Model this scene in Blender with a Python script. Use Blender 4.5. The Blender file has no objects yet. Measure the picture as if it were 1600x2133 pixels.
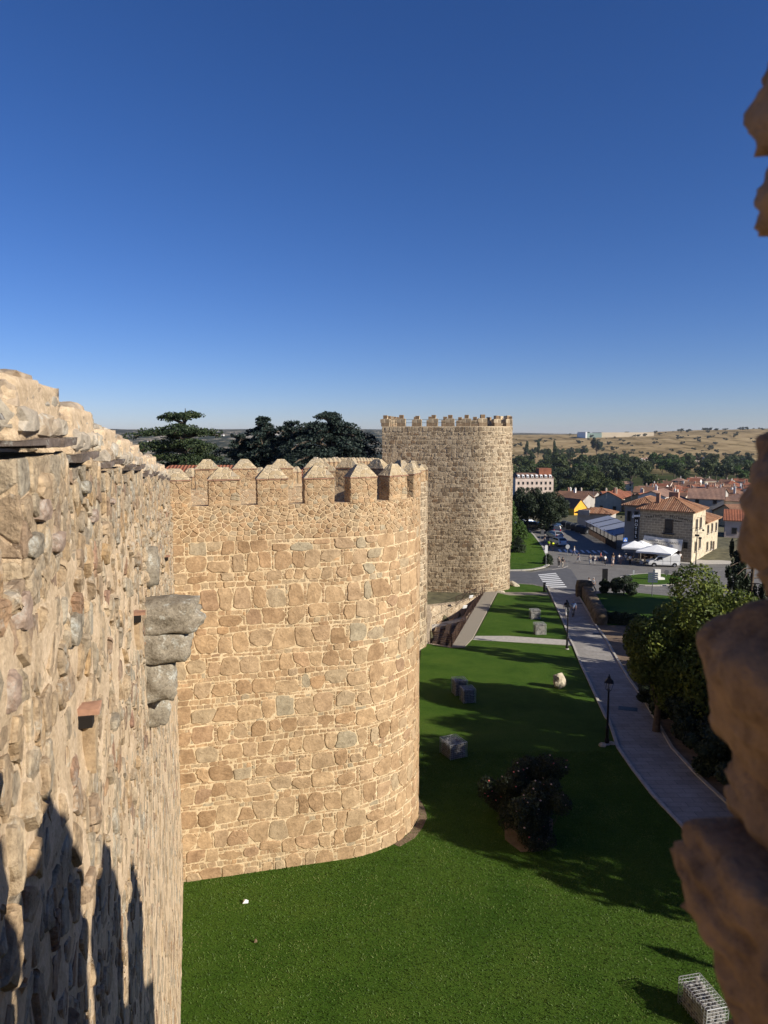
import bpy, bmesh, math, random
import numpy as np
from mathutils import Vector, Matrix, noise as mnoise
from mathutils.geometry import tessellate_polygon

scene = bpy.context.scene
COL = scene.collection
R = math.radians
PI = math.pi

# ------------------------------------------------------------------ camera
F_PX, PITCH = 1479.0, R(6.23)          # focal length in pixels of the 1600x2133 photo
CP, SP = math.cos(PITCH), math.sin(PITCH)
cd = bpy.data.cameras.new('camera')
cam = bpy.data.objects.new('camera', cd); COL.objects.link(cam)
cam.location = (0, 0, 0); cam.rotation_euler = (R(90) - PITCH, 0, 0)
cd.sensor_fit = 'VERTICAL'; cd.sensor_height = 36.0; cd.lens = F_PX / 2133 * 36
cd.clip_start = 0.05; cd.clip_end = 30000
cd.dof.use_dof = True; cd.dof.focus_distance = 30; cd.dof.aperture_fstop = 7.0
scene.camera = cam

# ------------------------------------------------------------------ light
SUN_AZ, SUN_EL = R(-30), R(27)         # from +X towards -Y, height
SUN = Vector((math.cos(SUN_AZ) * math.cos(SUN_EL), math.sin(SUN_AZ) * math.cos(SUN_EL), math.sin(SUN_EL)))
w = bpy.data.worlds.new('World'); scene.world = w; w.use_nodes = True
nt = w.node_tree; nt.nodes.clear()
sky = nt.nodes.new('ShaderNodeTexSky'); sky.sky_type = 'NISHITA'; sky.sun_disc = False
sky.sun_elevation = SUN_EL; sky.sun_rotation = math.atan2(SUN.x, SUN.y)
sky.altitude = 1100; sky.air_density = 1.0; sky.dust_density = 0.0; sky.ozone_density = 4.0
bg = nt.nodes.new('ShaderNodeBackground'); bg.inputs['Strength'].default_value = 0.055
wo = nt.nodes.new('ShaderNodeOutputWorld')
hs = nt.nodes.new('ShaderNodeHueSaturation'); hs.inputs['Saturation'].default_value = 1.17
tn = nt.nodes.new('ShaderNodeMix'); tn.data_type = 'RGBA'; tn.blend_type = 'MULTIPLY'; tn.inputs[0].default_value = 1; tn.inputs[7].default_value = (.92, .93, 1.27, 1)
nt.links.new(sky.outputs[0], hs.inputs['Color']); nt.links.new(hs.outputs[0], tn.inputs[6])
nt.links.new(tn.outputs[2], bg.inputs[0]); nt.links.new(bg.outputs[0], wo.inputs[0])
sl = bpy.data.lights.new('sun', 'SUN'); sl.energy = 5.0; sl.angle = R(0.53); sl.color = (1.0, 0.93, 0.82)
so = bpy.data.objects.new('sun', sl); COL.objects.link(so)
so.rotation_euler = (-SUN).to_track_quat('-Z', 'Y').to_euler()
scene.view_settings.view_transform = 'Standard'; scene.view_settings.look = 'None'
scene.view_settings.gamma = 1; scene.view_settings.exposure = 0.55
scene.render.resolution_x = 768; scene.render.resolution_y = 1024

# ------------------------------------------------------------------ terrain and picture helpers
def lerp_tab(tab, x):
    if x <= tab[0][0]: return tab[0][1]
    for (a, b), (c, d) in zip(tab, tab[1:]):
        if x <= c: return b + (d - b) * (x - a) / (c - a)
    return tab[-1][1]
def sstep(a, b, x):
    t = min(1, max(0, (x - a) / (b - a))); return t * t * (3 - 2 * t)
BASE = [(190, -21.67), (300, -30), (450, -37), (700, -41), (1100, -44), (1600, -40), (2300, -14), (3000, -4),
        (4500, 0), (9000, 2)]
LEFTP = [(190, -21.67), (300, -34), (700, -52), (1500, -66), (2300, -60), (3600, -8), (4600, 26), (6000, 44), (9000, 40)]
def terrain(x, y):
    if y <= 118: return -14 - 0.065 * y
    if y <= 190: return -21.67
    u = x / y
    m = sstep(-0.02, 0.14, u)
    zr = lerp_tab(BASE, y) + sstep(1500, 2900, y) * 26 * sstep(0.24, 0.52, u)
    # far dark ridge right of the tower
    zr += sstep(5200, 7500, y) * (14 * sstep(0.02, 0.19, u) * (1 - sstep(0.19, 0.30, u)))
    zl = lerp_tab(LEFTP, y)
    z = zl * (1 - m) + zr * m
    amp = sstep(400, 2500, y)
    z += amp * 5 * (mnoise.noise(Vector((x / 420, y / 420, 3))) + 0.5 * mnoise.noise(Vector((x / 160, y / 160, 7))))
    return z
def ray(px, py):
    u = (px - 800) / F_PX; v = -(py - 1066.5) / F_PX
    return Vector((u, CP + v * SP, -SP + v * CP))
def at(px, py, Y):
    r = ray(px, py); return r * (Y / r.y)
def g(px, py):
    """the point of the ground seen at a photo pixel"""
    r = ray(px, py)
    t = 14 / (-r.z - 0.065 * r.y) if (-r.z - 0.065 * r.y) > 1e-6 else 1e9
    if 0 < t * r.y <= 118: return r * t
    if r.z < 0 and 21.67 / -r.z * r.y <= 190: return r * (21.67 / -r.z)
    Y = 190
    while Y < 9000:
        p = r * (Y / r.y)
        if p.z <= terrain(p.x, p.y): return Vector((p.x, p.y, terrain(p.x, p.y)))
        Y *= 1.006
    return r * (9000 / r.y)
def gz(x, y): return terrain(x, y)

# ------------------------------------------------------------------ object helpers
KIDS = {}
def tag(o, label=None, cat=None, group=None, kind=None):
    if label: o['label'] = label
    if cat: o['category'] = cat
    if group: o['group'] = group
    if kind: o['kind'] = kind
    return o
def empty(name, loc=(0, 0, 0), rz=0, label=None, cat=None, group=None):
    o = bpy.data.objects.new(name, None); COL.objects.link(o)
    o.location = loc; o.rotation_euler = (0, 0, rz); o.empty_display_size = .2
    return tag(o, label, cat, group)
def link(name, me, parent=None, mat=None):
    o = bpy.data.objects.new(name, me); COL.objects.link(o)
    if mat is not None:
        me.materials.clear(); me.materials.append(mat)
    if parent is not None:
        o.parent = parent; KIDS.setdefault(parent.name, []).append(o)
    return o
def raw(name, vs, fs, mat=None, parent=None, smooth=False):
    me = bpy.data.meshes.new(name); me.from_pydata(vs, [], fs)
    if smooth: me.polygons.foreach_set('use_smooth', [True] * len(me.polygons))
    me.update()
    return link(name, me, parent, mat)
def copy_tree(o, parent=None):
    c = o.copy(); COL.objects.link(c)
    if parent is not None:
        c.parent = parent; KIDS.setdefault(parent.name, []).append(c)
    for ch in KIDS.get(o.name, []): copy_tree(ch, c)
    return c

class MB:
    """collects shapes, then becomes ONE mesh object"""
    def __init__(s): s.v = []; s.f = []
    def add(s, vs, fs):
        n = len(s.v); s.v += [tuple(a) for a in vs]; s.f += [tuple(i + n for i in f) for f in fs]; return s
    def box(s, c, d, rz=0, rx=0, ry=0, taper=1.0, jit=0):
        x, y, z = d[0] / 2, d[1] / 2, d[2] / 2
        m = Matrix.Translation(c) @ Matrix.Rotation(rz, 4, 'Z') @ Matrix.Rotation(ry, 4, 'Y') @ Matrix.Rotation(rx, 4, 'X')
        pts = [(-x, -y, -z), (x, -y, -z), (x, y, -z), (-x, y, -z), (-x * taper, -y * taper, z), (x * taper, -y * taper, z), (x * taper, y * taper, z), (-x * taper, y * taper, z)]
        if jit: pts = [tuple(a + random.uniform(-jit, jit) for a in p) for p in pts]
        return s.add([m @ Vector(p) for p in pts], [(0, 3, 2, 1), (4, 5, 6, 7), (0, 1, 5, 4), (1, 2, 6, 5), (2, 3, 7, 6), (3, 0, 4, 7)])
    def tube(s, pts, r, n=6, cap=True):
        pts = [Vector(p) for p in pts]
        if not hasattr(r, '__len__'): r = [r] * len(pts)
        rings = []
        up = Vector((0, 0, 1))
        for i, p in enumerate(pts):
            d = (pts[min(i + 1, len(pts) - 1)] - pts[max(i - 1, 0)])
            if d.length < 1e-9: d = Vector((0, 0, 1))
            d.normalize()
            a = d.cross(up) if abs(d.z) < .95 else d.cross(Vector((1, 0, 0)))
            a.normalize(); b = d.cross(a)
            rings.append([p + (a * math.cos(2 * PI * k / n) + b * math.sin(2 * PI * k / n)) * r[i] for k in range(n)])
        base = len(s.v); fs = []
        for i in range(len(pts) - 1):
            for k in range(n):
                k2 = (k + 1) % n
                fs.append((i * n + k, i * n + k2, (i + 1) * n + k2, (i + 1) * n + k))
        if cap:
            fs.append(tuple(range(n))); fs.append(tuple((len(pts) - 1) * n + k for k in reversed(range(n))))
        return s.add([q for rg in rings for q in rg], fs)
    def lathe(s, c, prof, n=12):
        vs = []; fs = []
        for (r, z) in prof:
            for k in range(n):
                a = 2 * PI * k / n; vs.append((c[0] + r * math.cos(a), c[1] + r * math.sin(a), c[2] + z))
        for i in range(len(prof) - 1):
            for k in range(n):
                k2 = (k + 1) % n; fs.append((i * n + k, i * n + k2, (i + 1) * n + k2, (i + 1) * n + k))
        fs.append(tuple(reversed(range(n)))); fs.append(tuple((len(prof) - 1) * n + k for k in range(n)))
        return s.add(vs, fs)
    def prism(s, poly, axis, a, b):
        """extrude a 2-D outline along x ('x'), y or z from a to b; outline given in the two other axes"""
        n = len(poly)
        def p3(p, t): return {'x': (t, p[0], p[1]), 'y': (p[0], t, p[1]), 'z': (p[0], p[1], t)}[axis]
        vs = [p3(p, a) for p in poly] + [p3(p, b) for p in poly]
        fs = [tuple(range(n)), tuple(reversed(range(n, 2 * n)))] + [(i, i + n, (i + 1) % n + n, (i + 1) % n) for i in range(n)]
        return s.add(vs, fs)
    def rock(s, c, d, seed=0, sub=3, amp=.16, freq=1.6, square=.0, rz=0, fine=.22):
        bm = bmesh.new(); bmesh.ops.create_icosphere(bm, subdivisions=sub, radius=1)
        m = Matrix.Translation(c) @ Matrix.Rotation(rz, 4, 'Z')
        off = Vector((seed * 7.3, seed * 3.1, seed))
        vs = []
        for v in bm.verts:
            p = v.co.copy()
            if square:
                q = max(abs(p.x), abs(p.y), abs(p.z)); p = p.lerp(p / q, square)
            k = 1 + amp * mnoise.noise(p * freq + off) + amp * .5 * mnoise.noise(p * freq * 2.7 + off) + amp * fine * mnoise.noise(p * freq * 7 + off)
            vs.append(m @ Vector((p.x * d[0] * k, p.y * d[1] * k, p.z * d[2] * k)))
        fs = [tuple(v.index for v in f.verts) for f in bm.faces]; bm.free()
        return s.add(vs, fs)
    def lump(s, c, d, seed=0, n=4, square=.8, amp=.12, rz=0):
        return s.rock(c, d, seed=seed, sub=n, amp=amp, freq=1.5, square=square, rz=rz)
    def build(s, name, mat=None, parent=None, smooth=False):
        o = raw(name, s.v, s.f, mat, parent, smooth); return o

def rel(root, p):
    """world point -> local point of a root empty"""
    m = Matrix.Translation(root.location) @ Matrix.Rotation(root.rotation_euler.z, 4, 'Z')
    return m.inverted() @ Vector(p)

# ------------------------------------------------------------------ materials
MATS = {}
def nodes(name):
    m = bpy.data.materials.new(name); m.use_nodes = True
    t = m.node_tree; b = t.nodes['Principled BSDF']
    MATS[name] = m
    return m, t, b
def N(t, typ, **kw):
    n = t.nodes.new(typ)
    for k, v in kw.items():
        if k in n.inputs.keys() if isinstance(k, str) and k[0].isupper() else False: n.inputs[k].default_value = v
        else: setattr(n, k, v)
    return n
def ramp(t, stops, interp='LINEAR'):
    r = t.nodes.new('ShaderNodeValToRGB'); r.color_ramp.interpolation = interp
    e = r.color_ramp.elements
    e[0].position = stops[0][0]; e[0].color = (*stops[0][1], 1)
    e[1].position = stops[-1][0]; e[1].color = (*stops[-1][1], 1)
    for p, c in stops[1:-1]:
        k = e.new(p); k.color = (*c, 1)
    return r
def noise(t, scale, detail=4, rough=.6, vec=None):
    n = t.nodes.new('ShaderNodeTexNoise'); n.inputs['Scale'].default_value = scale
    n.inputs['Detail'].default_value = detail; n.inputs['Roughness'].default_value = rough
    if vec is not None: t.links.new(vec, n.inputs['Vector'])
    return n
def mix(t, a, b, fac, mode='MIX'):
    m = t.nodes.new('ShaderNodeMix'); m.data_type = 'RGBA'; m.blend_type = mode
    for s, x in ((6, a), (7, b)):
        if isinstance(x, tuple): m.inputs[s].default_value = (*x, 1)
        else: t.links.new(x, m.inputs[s])
    if isinstance(fac, (int, float)): m.inputs[0].default_value = fac
    else: t.links.new(fac, m.inputs[0])
    return m.outputs[2]
def bump(t, b, h, strength, dist, prev=None):
    n = t.nodes.new('ShaderNodeBump'); n.inputs['Strength'].default_value = strength; n.inputs['Distance'].default_value = dist
    t.links.new(h, n.inputs['Height'])
    if prev is not None: t.links.new(prev, n.inputs['Normal'])
    t.links.new(n.outputs[0], b.inputs['Normal']); return n.outputs[0]
def simple(name, col, rough=.7, metal=0, var=.12, scale=3.0, bmp=0, bscale=20, spec=.3):
    m, t, b = nodes(name)
    tc = t.nodes.new('ShaderNodeTexCoord')
    n = noise(t, scale, 5, .6, tc.outputs['Object'])
    lo = tuple(max(0, c * (1 - var * 1.6)) for c in col); hi = tuple(min(1, c * (1 + var)) for c in col)
    r = ramp(t, [(.3, lo), (.7, hi)]); t.links.new(n.outputs[0], r.inputs[0]); t.links.new(r.outputs[0], b.inputs['Base Color'])
    b.inputs['Roughness'].default_value = rough; b.inputs['Metallic'].default_value = metal
    b.inputs['Specular IOR Level'].default_value = spec
    if bmp:
        n2 = noise(t, bscale, 4, .6, tc.outputs['Object']); bump(t, b, n2.outputs[0], .7, bmp)
    return m

def stone_mat(name, stops, grain=14, vmix=.55, lichen=0.0, bd=.02):
    m, t, b = nodes(name)
    tc = t.nodes.new('ShaderNodeTexCoord'); geo = t.nodes.new('ShaderNodeNewGeometry')
    r = ramp(t, stops); t.links.new(geo.outputs['Random Per Island'], r.inputs[0])
    n1 = noise(t, grain, 6, .7, tc.outputs['Object']); n2 = noise(t, grain * .22, 4, .6, tc.outputs['Object'])
    r1 = ramp(t, [(.28, (.4, .37, .34)), (.5, (.88, .88, .86)), (.72, (1.22, 1.2, 1.14))]); t.links.new(n1.outputs[0], r1.inputs[0])
    r2 = ramp(t, [(.32, (.62, .58, .52)), (.68, (1.14, 1.12, 1.06))]); t.links.new(n2.outputs[0], r2.inputs[0])
    c = mix(t, r.outputs[0], r1.outputs[0], vmix, 'MULTIPLY'); c = mix(t, c, r2.outputs[0], .8, 'MULTIPLY')
    if lichen:
        n3 = noise(t, 5, 8, .75, tc.outputs['Object']); r3 = ramp(t, [(.55, (0, 0, 0)), (.63, (1, 1, 1))]); t.links.new(n3.outputs[0], r3.inputs[0])
        mu = t.nodes.new('ShaderNodeMath'); mu.operation = 'MULTIPLY'; mu.inputs[1].default_value = lichen
        t.links.new(r3.outputs[0], mu.inputs[0]); c = mix(t, c, (.55, .56, .5), mu.outputs[0])
        n4 = noise(t, 3.1, 8, .8, tc.outputs['Object']); r4 = ramp(t, [(.6, (0, 0, 0)), (.68, (1, 1, 1))]); t.links.new(n4.outputs[0], r4.inputs[0])
        mu2 = t.nodes.new('ShaderNodeMath'); mu2.operation = 'MULTIPLY'; mu2.inputs[1].default_value = lichen * .7
        t.links.new(r4.outputs[0], mu2.inputs[0]); c = mix(t, c, (.08, .075, .07), mu2.outputs[0])
    t.links.new(c, b.inputs['Base Color']); b.inputs['Roughness'].default_value = .92; b.inputs['Specular IOR Level'].default_value = .15
    p = bump(t, b, n2.outputs[0], .6, bd * 2); bump(t, b, n1.outputs[0], .7, bd, p)
    return m
TOWER_STONE = stone_mat('tower_stone', [(0, (0.321, 0.212, 0.122)), (.08, (0.383, 0.257, 0.153)), (.3, (0.439, 0.304, 0.182)), (.45, (0.398, 0.291, 0.186)), (.6, (0.481, 0.333, 0.198)),
                                        (.74, (0.409, 0.321, 0.214)), (.82, (0.455, 0.302, 0.182)), (.88, (0.377, 0.325, 0.235)), (.94, (0.471, 0.307, 0.173)), (1, (0.352, 0.237, 0.153))])
FAR_STONE = stone_mat('far_tower_stone', [(0, (0.184, 0.135, 0.092)), (.2, (0.302, 0.238, 0.167)), (.45, (0.400, 0.324, 0.232)), (.7, (0.443, 0.367, 0.270)), (.88, (0.335, 0.254, 0.173)), (1, (0.259, 0.173, 0.108))], grain=6, bd=.03)
CURTAIN_STONE = stone_mat('curtain_stone', [(0, (.27, .19, .14)), (.1, (.38, .29, .2)), (.28, (.45, .345, .235)), (.42, (.35, .305, .24)), (.56, (.48, .37, .25)), (.68, (.37, .335, .275)),
                                            (.8, (.44, .32, .2)), (.9, (.30, .26, .21)), (.96, (.42, .29, .16)), (1, (.32, .2, .15))], grain=26, lichen=.3, bd=.025, vmix=.9)
CAP_STONE = stone_mat('cap_stone', [(0, (.3, .22, .15)), (.5, (.4, .31, .22)), (1, (.44, .33, .22))], grain=18, lichen=.35, bd=.015)
GREY_CAP = stone_mat('grey_cap_stone', [(0, (.32, .28, .23)), (.5, (.42, .37, .31)), (1, (.42, .33, .25))], grain=22, lichen=.75, bd=.015)
CORBEL = stone_mat('corbel_granite', [(0, (.22, .2, .16)), (1, (.29, .255, .205))], grain=30, lichen=.55, bd=.02, vmix=.9)
SLATE = stone_mat('slate_slab', [(0, (.1, .085, .075)), (1, (.2, .16, .14))], grain=20, lichen=.5)
JAMB = stone_mat('jamb_rock', [(0, (0.250, 0.150, 0.084)), (.5, (0.350, 0.213, 0.114)), (1, (0.312, 0.213, 0.138))], grain=30, bd=.02, vmix=.9)
def mortar_mat(name, a, b_, sc):
    m, t, b = nodes(name)
    tc = t.nodes.new('ShaderNodeTexCoord')
    n = noise(t, sc, 7, .7, tc.outputs['Object']); n2 = noise(t, sc * .12, 4, .6, tc.outputs['Object'])
    r = ramp(t, [(.25, a), (.65, b_)]); t.links.new(n.outputs[0], r.inputs[0])
    r2 = ramp(t, [(.3, (.8, .76, .7)), (.7, (1.08, 1.06, 1.04))]); t.links.new(n2.outputs[0], r2.inputs[0])
    t.links.new(mix(t, r.outputs[0], r2.outputs[0], 1, 'MULTIPLY'), b.inputs['Base Color'])
    b.inputs['Roughness'].default_value = .95; b.inputs['Specular IOR Level'].default_value = .1
    bump(t, b, n.outputs[0], .9, .02); return m
MORTAR = mortar_mat('lime_mortar', (.42, .32, .2), (.70, .56, .36), 18)
CREAM = mortar_mat('cream_mortar', (.42, .31, .2), (.70, .56, .39), 34)
FAR_MORTAR = mortar_mat('far_mortar', (.38, .3, .2), (.62, .52, .37), 6)

def rubble_mat(name, scale, stops, mort, aspect=1.7):
    """flat-faced rubble for wall parts too thin to carry modelled stones"""
    m, t, b = nodes(name)
    tc = t.nodes.new('ShaderNodeTexCoord'); mp = t.nodes.new('ShaderNodeMapping'); mp.inputs['Scale'].default_value = (1, 1, aspect)
    t.links.new(tc.outputs['Object'], mp.inputs[0])
    nz = noise(t, 3, 3, .5, mp.outputs[0])
    ad = t.nodes.new('ShaderNodeMixRGB'); ad.blend_type = 'ADD'; ad.inputs[0].default_value = .12
    t.links.new(mp.outputs[0], ad.inputs[1]); t.links.new(nz.outputs['Color'], ad.inputs[2])
    v1 = t.nodes.new('ShaderNodeTexVoronoi'); v1.inputs['Scale'].default_value = scale; t.links.new(ad.outputs[0], v1.inputs['Vector'])
    v2 = t.nodes.new('ShaderNodeTexVoronoi'); v2.feature = 'DISTANCE_TO_EDGE'; v2.inputs['Scale'].default_value = scale; t.links.new(ad.outputs[0], v2.inputs['Vector'])
    sx = t.nodes.new('ShaderNodeSeparateColor'); t.links.new(v1.outputs['Color'], sx.inputs[0])
    r = ramp(t, stops); t.links.new(sx.outputs[0], r.inputs[0])
    e = ramp(t, [(.03, (0, 0, 0)), (.09, (1, 1, 1))]); t.links.new(v2.outputs['Distance'], e.inputs[0])
    n1 = noise(t, scale * 5, 5, .7, tc.outputs['Object'])
    r1 = ramp(t, [(.25, (.6, .58, .56)), (.75, (1.2, 1.18, 1.15))]); t.links.new(n1.outputs[0], r1.inputs[0])
    c = mix(t, mort, mix(t, r.outputs[0], r1.outputs[0], .7, 'MULTIPLY'), e.outputs[0])
    t.links.new(c, b.inputs['Base Color']); b.inputs['Roughness'].default_value = .93; b.inputs['Specular IOR Level'].default_value = .15
    p = bump(t, b, e.outputs[0], .8, .03); bump(t, b, n1.outputs[0], .6, .015, p)
    return m
simple_tile = simple("brick_tile", (.34,.19,.12), .85, var=.2, scale=9, bmp=.01)
RUBBLE = rubble_mat('small_rubble', 5.5, [(0, (.3, .2, .12)), (.4, (.42, .3, .19)), (.7, (.36, .29, .2)), (1, (.48, .33, .19))], (.58, .44, .28))
CAP_RUBBLE = rubble_mat('cap_rubble', 4.5, [(0, (.33, .25, .15)), (.5, (.43, .34, .21)), (1, (.38, .32, .23))], (.54, .43, .28))
CURT_CAP = rubble_mat('curtain_cap_rubble', 7.5, [(0, (.36, .3, .23)), (.35, (.46, .38, .28)), (.7, (.40, .37, .32)), (1, (.5, .38, .27))], (.55, .45, .32), 1.3)
FAR_RUBBLE = rubble_mat('far_rubble', 2.6, [(0, (.3, .22, .14)), (.4, (.42, .34, .24)), (1, (.46, .37, .26))], (.58, .47, .33), 1.3)

# ------------------------------------------------------------------ masonry generator
def clip(poly, nx, ny, d):
    out = []; n = len(poly)
    for i in range(n):
        a = poly[i]; b = poly[(i + 1) % n]
        da = a[0] * nx + a[1] * ny - d; db = b[0] * nx + b[1] * ny - d
        if da <= 0: out.append(a)
        if (da < 0 < db) or (db < 0 < da):
            k = da / (da - db); out.append((a[0] + (b[0] - a[0]) * k, a[1] + (b[1] - a[1]) * k))
    return out
def cells(seeds, bounds, gap, rad):
    """power diagram: seeds (u, v, weight) -> outlines with a mortar gap"""
    P = np.array(seeds); grid = {}
    for i, (u, v, _) in enumerate(seeds): grid.setdefault((int(u // rad), int(v // rad)), []).append(i)
    u0, u1, v0, v1 = bounds; res = []
    for i, (u, v, wt) in enumerate(seeds):
        gu, gv = int(u // rad), int(v // rad)
        nb = [j for a in (-1, 0, 1) for b in (-1, 0, 1) for j in grid.get((gu + a, gv + b), []) if j != i]
        nb.sort(key=lambda j: (seeds[j][0] - u) ** 2 + (seeds[j][1] - v) ** 2)
        h = rad * .62
        poly = [(max(u - h, u0), max(v - h, v0)), (min(u + h, u1), max(v - h, v0)), (min(u + h, u1), min(v + h, v1)), (max(u - h, u0), min(v + h, v1))]
        mr = rad
        for j in nb:
            su, sv, sw = seeds[j]; dx, dy = su - u, sv - v; d = math.hypot(dx, dy)
            if d < 1e-6: continue
            if d > 2.2 * mr + .1: break
            k = (d * d + wt - sw) / (2 * d) - gap * .5
            nx, ny = dx / d, dy / d
            poly = clip(poly, nx, ny, u * nx + v * ny + k)
            if len(poly) < 3: break
            mr = max(math.hypot(p[0] - u, p[1] - v) for p in poly)
        res.append(poly if len(poly) >= 3 else None)
    return res
def area(poly):
    return .5 * sum(poly[i][0] * poly[(i + 1) % len(poly)][1] - poly[(i + 1) % len(poly)][0] * poly[i][1] for i in range(len(poly)))
def stones(polys, mapf, relief, rnd, vs, fs, minarea=.0012, cut=.13, edge=.85, wob=.006, tilt=.2):
    """every outline becomes a raised stone: vs, fs are filled"""
    for poly in polys:
        if not poly: continue
        A = abs(area(poly))
        if A < minarea: continue
        q = []
        for i in range(len(poly)):
            a = poly[i]; b = poly[(i + 1) % len(poly)]
            L = math.hypot(b[0] - a[0], b[1] - a[1])
            if L < .012: q.append(a); continue
            c1 = cut * rnd.uniform(.5, 1.4); c2 = cut * rnd.uniform(.5, 1.4)
            q.append((a[0] + (b[0] - a[0]) * c1, a[1] + (b[1] - a[1]) * c1))
            if L > .22: q.append(((a[0] + b[0]) / 2 + rnd.uniform(-wob, wob) * 2.5, (a[1] + b[1]) / 2 + rnd.uniform(-wob, wob) * 2.5))
            q.append((a[0] + (b[0] - a[0]) * (1 - c2), a[1] + (b[1] - a[1]) * (1 - c2)))
        q = [(x + rnd.uniform(-wob, wob), y + rnd.uniform(-wob, wob)) for x, y in q]
        n = len(q); cx = sum(p[0] for p in q) / n; cy = sum(p[1] for p in q) / n
        rr = math.sqrt(A / PI); r = relief(cx, cy, A)
        tx, ty = rnd.uniform(-tilt, tilt) * r / rr, rnd.uniform(-tilt, tilt) * r / rr
        base = len(vs)
        e1 = max(.7, 1 - .008 / rr); e2 = max(.6, 1 - .03 / rr)
        for sc, hh, tl in ((1.0, -.03, 0), (1.0, r * .35, .3), (e1, r * edge, .8), (e2, r, 1)):
            for p in q:
                x = cx + (p[0] - cx) * sc; y = cy + (p[1] - cy) * sc
                vs.append(mapf(x, y, hh + tl * ((x - cx) * tx + (y - cy) * ty)))
        # inner ring and centre with a little unevenness
        for p in q:
            x = cx + (p[0] - cx) * .45; y = cy + (p[1] - cy) * .45
            vs.append(mapf(x, y, r + (x - cx) * tx + (y - cy) * ty + rnd.uniform(-.22, .2) * r))
        vs.append(mapf(cx, cy, r * rnd.uniform(.95, 1.1)))
        for k in range(4):
            for i in range(n):
                j = (i + 1) % n
                fs.append((base + k * n + i, base + k * n + j, base + (k + 1) * n + j, base + (k + 1) * n + i))
        for i in range(n): fs.append((base + 4 * n + i, base + 4 * n + (i + 1) % n, base + 5 * n))

def coursed(U, H, rnd, big=(.42, .78), bh=(.5, .68), small=(.12, .32), sh=(.09, .2), v0=0.0, fill=2, wb=.075):
    """rows of big blocks, chinking between them and thin levelling rows"""
    S = []; v = v0
    while v < H:
        h = rnd.uniform(*bh)
        k = rnd.random()
        if k < .25: h *= .6
        u = rnd.uniform(-.2, .2)
        while u < U + .3:
            wd = rnd.uniform(*big) * (1 if h > bh[0] * .9 else .75)
            S.append((u + wd / 2, v + h / 2 + rnd.uniform(-.04, .04), wb * rnd.uniform(.5, 1.2) * (h / bh[1])))
            for _ in range(fill):
                if rnd.random() < .75:
                    S.append((u + rnd.uniform(-.04, .04), v + h * rnd.choice((.08, .25, .75, .92)) + rnd.uniform(-.04, .04), 0))
            u += wd
        v += h
        if rnd.random() < .8:
            h = rnd.uniform(*sh); u = rnd.uniform(-.1, .1)
            while u < U + .2:
                wd = rnd.uniform(*small); S.append((u + wd / 2, v + h / 2 + rnd.uniform(-.02, .02), .002)); u += wd
            v += h
    return S
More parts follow.
